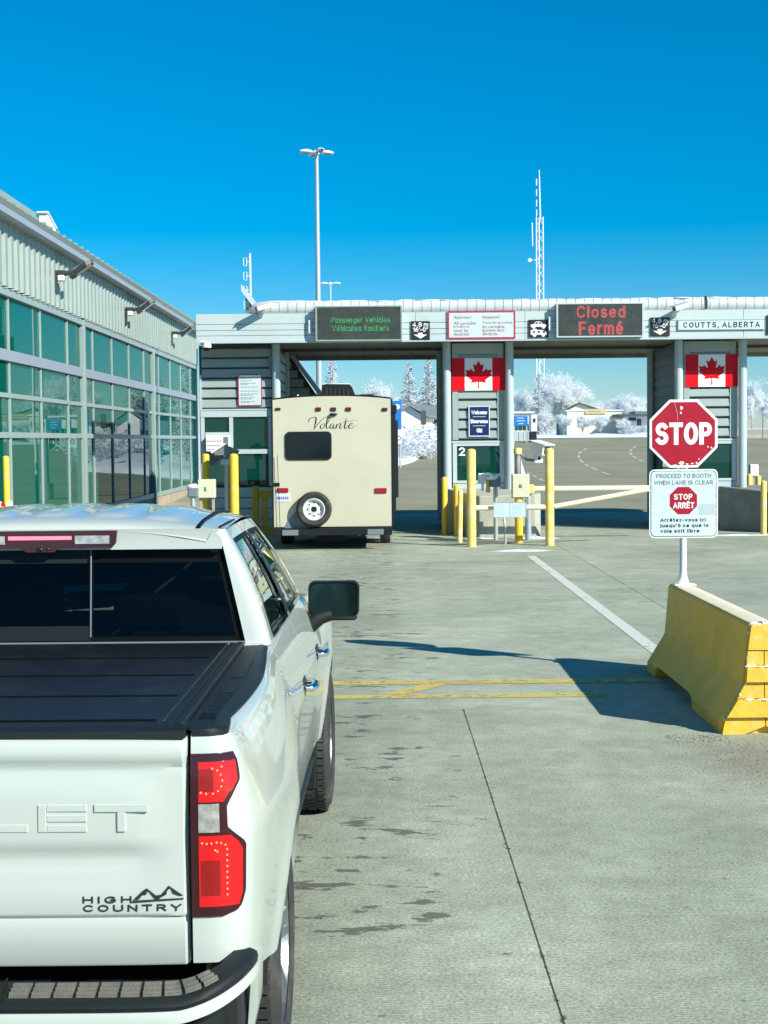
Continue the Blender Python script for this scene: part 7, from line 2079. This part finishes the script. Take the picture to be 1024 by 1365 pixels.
LIB = {'f1': frost_tree_mesh(21), 'f2': frost_tree_mesh(22, spread=0.36), 'f3': frost_tree_mesh(33, spread=0.5), 's1': spruce_mesh(5), 's2': spruce_mesh(9), 'b1': shrub_mesh(2), 'b2': shrub_mesh(6, 1.5, 1.7)}
BASEH = {'f1': 7.0, 'f2': 7.0, 'f3': 7.0, 's1': 8.0, 's2': 8.0, 'b1': 1.8, 'b2': 1.5}
def tree(kind, u, vt, Y, label, wide=1.0, group='frosted trees beyond the booths'):
    p = at(u, vt, Y); g0 = terrain(Y) - 0.06
    h = (p.z - g0) / BASEH[kind]
    nm = {'f': 'frosted_tree', 's': 'frosted_spruce', 'b': 'frosted_shrub'}[kind[0]]
    t = thing(nm, label, {'f': 'tree', 's': 'tree', 'b': 'shrub'}[kind[0]], (p.x, Y, g0), random.uniform(0, 6.28), group)
    t.scale = (h * wide, h * wide, h)
    for me in LIB[kind]: link(me.name.split('.')[0], me, t)
    return t
tree('s1', 443, 474, 92, 'frosted spruce behind the tall lamp post and trailer roof')
tree('f1', 496, 499, 125, 'rounded frosted tree seen above the right half of the trailer')
tree('f2', 517, 504, 130, 'slim pale frosted tree between the rounded tree and two spruces', 0.5)
tree('s2', 545, 481, 118, 'pointed frosted spruce behind the white house, left of the pair', 1.0)
tree('s1', 571, 474, 112, 'pointed frosted spruce behind the white house, right of the pair', 1.1)
tree('f3', 530, 524, 128, 'low spreading frosted tree over the white house roof', 1.0)
tree('f1', 561, 518, 122, 'dense frosted tree filling the gap under the two spruces', 1.1)
tree('f3', 586, 515, 126, 'frosted tree mostly hidden behind the dark left booth column')
tree('s2', 718, 497, 150, 'frosted spruce in front of the lattice tower foot', 1.0)
tree('f1', 697, 512, 152, 'frosted tree beside the right column of booth numbered 2', 1.1)
tree('f3', 744, 490, 156, 'largest frosted tree, right of the lattice tower', 1.05)
tree('f2', 764, 502, 158, 'tall frosted tree on the right flank of the largest one', 1.1)
tree('s1', 772, 519, 160, 'small dark frosted spruce left of the cream building gable', 0.8)
tree('f1', 790, 530, 166, 'frosted tree showing just above the cream building roof', 1.2)
tree('f3', 818, 525, 168, 'frosted tree right of the tan shop sign', 1.1)
tree('f1', 838, 519, 166, 'frosted tree above the dark flat roof, left one', 1.1)
tree('f2', 858, 521, 164, 'frosted tree above the dark flat roof beside the booth', 1.3)
tree('f1', 728, 545, 143.5, 'small frosted tree before the cream building, leftmost', 1.3)
tree('f3', 752, 549, 143, 'small frosted tree before the cream building, second from left', 1.2)
tree('f1', 776, 551, 143.5, 'small frosted tree before the cream building, third from left', 1.3)
tree('f3', 800, 552, 143, 'small frosted tree before the cream building, fourth from left', 1.3)
tree('f2', 824, 555, 143.5, 'small frosted tree before the cream building, rightmost', 1.5)
tree('f2', 1003, 497, 150, 'tall frosted tree right of the right booth column', 0.9)
tree('f1', 1028, 520, 152, 'frosted tree at the right picture edge', 1.1)
tree('b1', 842, 566, 143, 'frosted shrub under the dark flat roof, left one', 1.6, 'frosted shrubs along the far verge')
tree('b2', 860, 566, 142.8, 'frosted shrub under the dark flat roof beside the stop sign', 1.6, 'frosted shrubs along the far verge')
for i, (u, v, Y, kd, wd, nmx) in enumerate(((541, 577, 92, 'b2', 1.3, 'frosted shrub beside the blue pylon sign'), (553, 571, 94, 'b1', 1.2, 'frosted shrub before the white house, second from the pylon'), (565, 566, 96, 'b2', 1.2, 'frosted shrub before the white house, third from the pylon'), (577, 562, 98, 'b1', 1.2, 'frosted shrub before the white house, beside the booth column'), (588, 566, 97, 'b2', 1.2, 'frosted shrub half hidden by the left column of booth 2'), (533, 590, 86, 'b1', 1.2, 'low frosted shrub just past the trailer right edge'), (558, 585, 90, 'b2', 1.3, 'low frosted shrub in front at the snow verge'))):
    tree(kd, u, v, Y, nmx, wd, 'frosted shrubs by the white house')
# trees out to the sides that the glass wall mirrors
for i, (x, y, kd, h, lb) in enumerate(((24, 120, 'f3', 1.2, 'frosted tree right of the frame, far one'), (30, 105, 's1', 1.1, 'frosted spruce right of the frame, far one'), (40, 112, 'f1', 1.3, 'frosted tree right of the frame, farthest one'))):
    pass

# ================================================================ FAR BUILDINGS
def gable_house(name, x0, x1, y0, y1, zb, ze, zr, walls, roofm, label, cat='building', ridge='x'):
    t = thing(name, label, cat, ((x0 + x1) / 2, y0, zb))
    W = (x1 - x0) / 2; D = y1 - y0; he = ze - zb; hr = zr - zb
    MB().box(-W, W, 0, D, -0.3, he).build('wall', M[walls], t)
    o = 0.35
    if ridge == 'x':
        m = MB(); m.prism([(-o, he - 0.05), (D / 2, hr), (D + o, he - 0.05), (D + o, he + 0.08), (D / 2, hr + 0.14), (-o, he + 0.08)], 'x', -W - o, W + o)
    else:
        MB().prism([(-W, he), (0, hr - 0.03), (W, he)], 'y', 0.0, D).build('gable', M[walls], t)
        m = MB(); m.prism([(-W - o, he - 0.05), (0, hr), (W + o, he - 0.05), (W + o, he + 0.08), (0, hr + 0.14), (-W - o, he + 0.08)], 'y', -o, D + o)
    rf_ = m.build('roof', M[roofm], t)
    return t, rf_
# white house on the left
Y = 104
a = at(528, 586, Y); b = at(600, 586, Y)
t, rf_ = gable_house('white_house', a.x, b.x + 1.5, Y, Y + 7, terrain(Y) - 0.1, at(560, 556, Y).z, at(560, 541, Y).z, 'house_white', 'roof_grey', 'low white house with grey roof behind the frosted shrubs', ridge='x')
cxh = t.location.x
for u, w in ((539, 0.55), (584, 0.9)):
    p = at(u, 566, Y)
    wf = MB().box(p.x - cxh - w / 2, p.x - cxh + w / 2, -0.05, 0.0, p.z - t.location.z - 0.4, p.z - t.location.z + 0.4).build('window', M['house_white'], t)
    MB().box(p.x - cxh - w / 2 + 0.07, p.x - cxh + w / 2 - 0.07, -0.06, -0.051, p.z - t.location.z - 0.33, p.z - t.location.z + 0.33).build('pane', M['window_dark'], wf)
# cross gable wing of the white house
a = at(527, 586, 101); b = at(566, 586, 101)
t, rf_ = gable_house('house_wing', a.x, b.x, 101, 103.9, terrain(101) - 0.1, at(545, 556, 101).z, at(545, 541, 101).z, 'house_white', 'roof_grey', 'front wing of the white house with sloping grey roof edge', ridge='y')
p = at(538, 552, 101)
MB().box(-1.4, -1.0, -0.03, 0.0, 1.35, 1.75).build('window', M['window_dark'], t)
# dark blue notice board before the house
p0 = at(561, 565, 95); p1 = at(568, 546, 95)
t = thing('notice_board', 'narrow dark blue board before the white house', 'sign', ((p0.x + p1.x) / 2, 95, terrain(95) - 0.05))
MB().box(-(p1.x - p0.x) / 2, (p1.x - p0.x) / 2, -0.03, 0.03, p0.z - terrain(95), p1.z - terrain(95)).build('panel', M['roof_dark'], t)
MB().tube((0, 0.05, 0), (0, 0.05, p1.z - terrain(95)), 0.04, n=8).build('post', M['galv'], t)
# tall blue pylon sign right behind the trailer
Y = 78
p0 = at(523, 571, Y); p1 = at(535, 533, Y)
t = thing('pylon_sign', 'tall blue road sign just right of the trailer', 'sign', ((p0.x + p1.x) / 2, Y, terrain(Y) - 0.05))
hw_ = (p1.x - p0.x) / 2; gz = terrain(Y)
MB().box(-hw_, hw_, -0.04, 0.04, p0.z - gz, p1.z - gz, 0.01).build('panel', M['blue_sign'], t)
MB().box(-hw_, hw_, -0.03, 0.03, p0.z - gz - 0.75, p0.z - gz - 0.02, 0.005).build('lower_panel', M['sign_white'], t)
m = MB(); m.ball((0.02, -0.045, p1.z - gz - 0.3), 0.16, 0.006, 0.14, 12, 6); m.build('emblem', M['sign_pale'], t)
m = MB(); m.lathe([(0.08, -0.036), (0.12, -0.036)], (0.08, 0, p0.z - gz - 0.45), 'y', 16); m.build('ring_symbol', M['roof_dark'], t)
for x in (-hw_ + 0.08, hw_ - 0.08): MB().tube((x, 0.06, 0), (x, 0.06, p0.z - gz), 0.04, n=8).build('post', M['galv'], t)

# cream building with gable and tan shop sign
Y = 150
a = at(756, 586, Y); b = at(829, 586, Y); gz = terrain(Y) - 0.1
ze = at(790, 548, Y).z
t = thing('cream_building', 'pale cream building with flat front and small gable beyond the road', 'building', ((a.x + b.x) / 2, Y, gz))
W = (b.x - a.x) / 2
MB().box(-W, W, 0, 9, -0.3, ze - gz).build('wall', M['house_cream'], t)
MB().box(-W - 0.15, W + 0.15, -0.1, 9.1, ze - gz, ze - gz + 0.12).build('roof_edge', M['house_white'], t)
gx0, gxm, gx1 = at(757, 545, Y).x, at(772, 538, Y).x, at(797, 545, Y).x; cx_ = t.location.x
MB().prism([(gx0 - cx_, ze - gz + 0.12), (gxm - cx_, at(772, 538, Y).z - gz), (gx1 - cx_, ze - gz + 0.12)], 'y', 0.5, 8).build('gable', M['house_cream'], t)
m = MB(); m.path([(gx0 - cx_ - 0.2, 0.3, ze - gz + 0.1), (gxm - cx_, 0.3, at(772, 537.5, Y).z - gz), (gx1 - cx_ + 0.2, 0.3, ze - gz + 0.12)], 0.1, 6); m.build('gable_trim', M['roof_dark'], t)
p0 = at(780, 552, Y); p1 = at(807, 545, Y)
sg = MB().box(p0.x - cx_, p1.x - cx_, -0.12, 0.0, p0.z - gz, p1.z - gz, 0.02).build('shop_sign', M['sign_tan'], t)
m = MB(); x = p0.x - cx_ + 0.3
for wv in (0.16, 0.09, 0.10, 0.13, 0.13, 0.09, 0.10):
    m.box(x, x + wv, -0.14, -0.121, (p0.z + p1.z) / 2 - gz - 0.06, (p0.z + p1.z) / 2 - gz + 0.06); x += wv + 0.06
m.build('sign_marks', M['bark'], sg)
p = at(773, 560, Y)
MB().box(p.x - cx_ - 0.2, p.x - cx_ + 0.2, -0.05, 0.0, p.z - gz - 0.3, p.z - gz + 0.3).build('window', M['window_dark'], t)
# dark flat-roofed building
Y = 147
a = at(823, 586, Y); b = at(885, 586, Y); gz = terrain(Y) - 0.1
t = thing('flat_roofed_building', 'low white building with dark overhanging flat roof', 'building', ((a.x + b.x) / 2, Y, gz))
W = (b.x - a.x) / 2; ze = at(850, 555, Y).z
MB().box(-W + 0.9, W, 0, 7, -0.3, ze - gz).build('wall', M['house_white'], t)
MB().box(-W, W + 0.5, -1.0, 7.2, ze - gz, ze - gz + 0.22).build('roof', M['roof_dark'], t)
MB().box(-W + 1.8, W, 0.5, 4, ze - gz + 0.22, ze - gz + 0.5).build('roof_unit', M['cam_grey'], t)
for u in (852,):
    p = at(u, 562, Y); wf = MB().box(p.x - t.location.x - 0.2, p.x - t.location.x + 0.2, -0.03, 0, p.z - gz - 0.35, p.z - gz + 0.25).build('window', M['window_dark'], t)
p0 = at(838, 561, Y); p1 = at(848, 556.5, Y)
MB().box(p0.x - t.location.x, p1.x - t.location.x, -0.03, 0, p0.z - gz, p1.z - gz).build('window_band', M['window_dark'], t)

# kiosk with slatted panels, and the blue road sign before it
Y = 128
a = at(684, 586, Y); b = at(710, 586, Y); gz = terrain(Y) - 0.1
t = thing('kiosk', 'small white kiosk with panelled front left of the frosted trees', 'building', ((a.x + b.x) / 2, Y, gz))
W = (b.x - a.x) / 2; h = at(697, 551, Y).z - gz
MB().box(-W, W, 0, 2.5, -0.1, h).build('wall', M['house_white'], t)
MB().box(-W - 0.15, W + 0.15, -0.2, 2.6, h, h + 0.15).build('roof', M['snow'], t)
for i in range(4):
    x = -W + 0.1 + i * (2 * W - 0.1) / 4
    MB().box(x, x + W / 2 - 0.1, -0.05, 0.0, 0.1, h * 0.38).build('panel', M['booth_frame'], t)
    MB().box(x, x + W / 2 - 0.1, -0.05, 0.0, h * 0.42, h * 0.62).build('window', M['green_glass'] if i < 2 else M['window_dark'], t)
Y = 122
p0 = at(684, 567, Y); p1 = at(703.5, 553.5, Y); gz = terrain(Y)
t = thing('road_sign', 'wide blue direction sign right of the booth 2 column', 'sign', ((p0.x + p1.x) / 2, Y, gz - 0.05))
hw_ = (p1.x - p0.x) / 2
MB().box(-hw_, hw_, -0.03, 0.03, p0.z - gz, p1.z - gz, 0.01).build('panel', M['blue_sign'], t)
m = MB()
for j, (x0, x1) in enumerate(((-0.25, 0.3), (-0.3, 0.35), (-0.15, 0.25))): m.box(x0, x1, -0.036, -0.031, p1.z - gz - 0.2 - j * 0.22, p1.z - gz - 0.14 - j * 0.22)
m.build('sign_marks', M['sign_pale'], t)
for x in (-hw_ + 0.1, hw_ - 0.1): MB().tube((x, 0.06, 0), (x, 0.06, p0.z - gz), 0.05, n=8).build('post', M['galv'], t)
# white tracked trailer unit beside the kiosk
Y = 124
p0 = at(708, 586, Y); p1 = at(716, 552, Y); gz = terrain(Y)
t = thing('scanner_cabin', 'narrow white cabin with dark openings beside the kiosk', 'building', ((p0.x + p1.x) / 2, Y, gz - 0.05))
W = (p1.x - p0.x) / 2; h = p1.z - gz
MB().box(-W, W, 0, 2, 0.9, h, 0.03).build('cabin', M['house_white'], t)
MB().box(-W * 0.9, W * 0.9, 0.1, 1.9, 0.02, 0.88).build('undercarriage', M['dark'], t)
MB().box(-W * 0.3, W * 0.5, -0.03, 0.0, h - 0.6, h - 0.3).build('window', M['window_dark'], t)
# concrete barriers and sign at the far right verge
for i, u in enumerate((1008, 1022)):
    p = at(u, 588, 132)
    t = MB().prism([(-0.3, 0), (0.3, 0), (0.14, 0.3), (0.1, 0.75), (-0.1, 0.75), (-0.14, 0.3)], 'y', -1.3, 1.3).xform(Matrix.Rotation(R(75), 4, 'Z')).build('concrete_barrier', M['block'], None, loc=(p.x, 132 + i * 0.3, terrain(132) - 0.05))
    tag(t, ('pale concrete barrier on the far snow line, left one', 'pale concrete barrier on the far snow line, right one')[i], 'barrier', 'far concrete barriers')
p = at(1017, 542, 120); gz = terrain(120)
t = thing('sign_post', 'thin far post with small dark head against the sky at right', 'sign', (p.x, 120, gz - 0.05))
MB().tube((0, 0, 0), (0, 0, p.z - gz), 0.035, n=6).build('post', M['cam_grey'], t)
MB().box(-0.12, 0.12, -0.03, 0.03, p.z - gz - 0.25, p.z - gz + 0.02, 0.01).build('head', M['cam_grey'], t)
# slatted outbuilding behind the left booth, its roof sloping down to the right
Y = 41.2
a = at(330, 586, Y); b = at(424, 586, Y)
t = thing('outbuilding', 'grey slatted outbuilding with sloping roof behind the left booth', 'building', (a.x, Y, 0))
W = b.x - a.x
zl_, zr_ = at(330, 400, Y).z, at(427, 527, Y).z
xk = at(392, 481, Y); zk_ = xk.z
hL = zk_ + (xk.x - a.x) * (zk_ - zr_) / (b.x - xk.x)
MB().prism([(0, 0), (W, 0), (W, zr_ - 0.1), (0, hL - 0.1)], 'y', 0.05, 2.6).build('wall', M['booth_dark'], t)
m = MB(); m.prism([(-0.1, hL - 0.05), (W + 0.12, zr_ - 0.12), (W + 0.12, zr_ + 0.06), (-0.1, hL + 0.13)], 'y', -0.15, 2.8); m.build('roof', M['booth_frame'], t)
z = 0.1
while z < hL - 0.4:
    xe = min(W, (hL - 0.12 - z - 0.21) / ((hL - zr_) / W)) if z + 0.21 > zr_ - 0.12 else W
    MB().box(0.0, xe, 0.0, 0.05, z, z + 0.205, 0.006).build('slat', M['slat'], t); z += 0.235
# small white utility camera post against the sky, between the slim tree and trailer
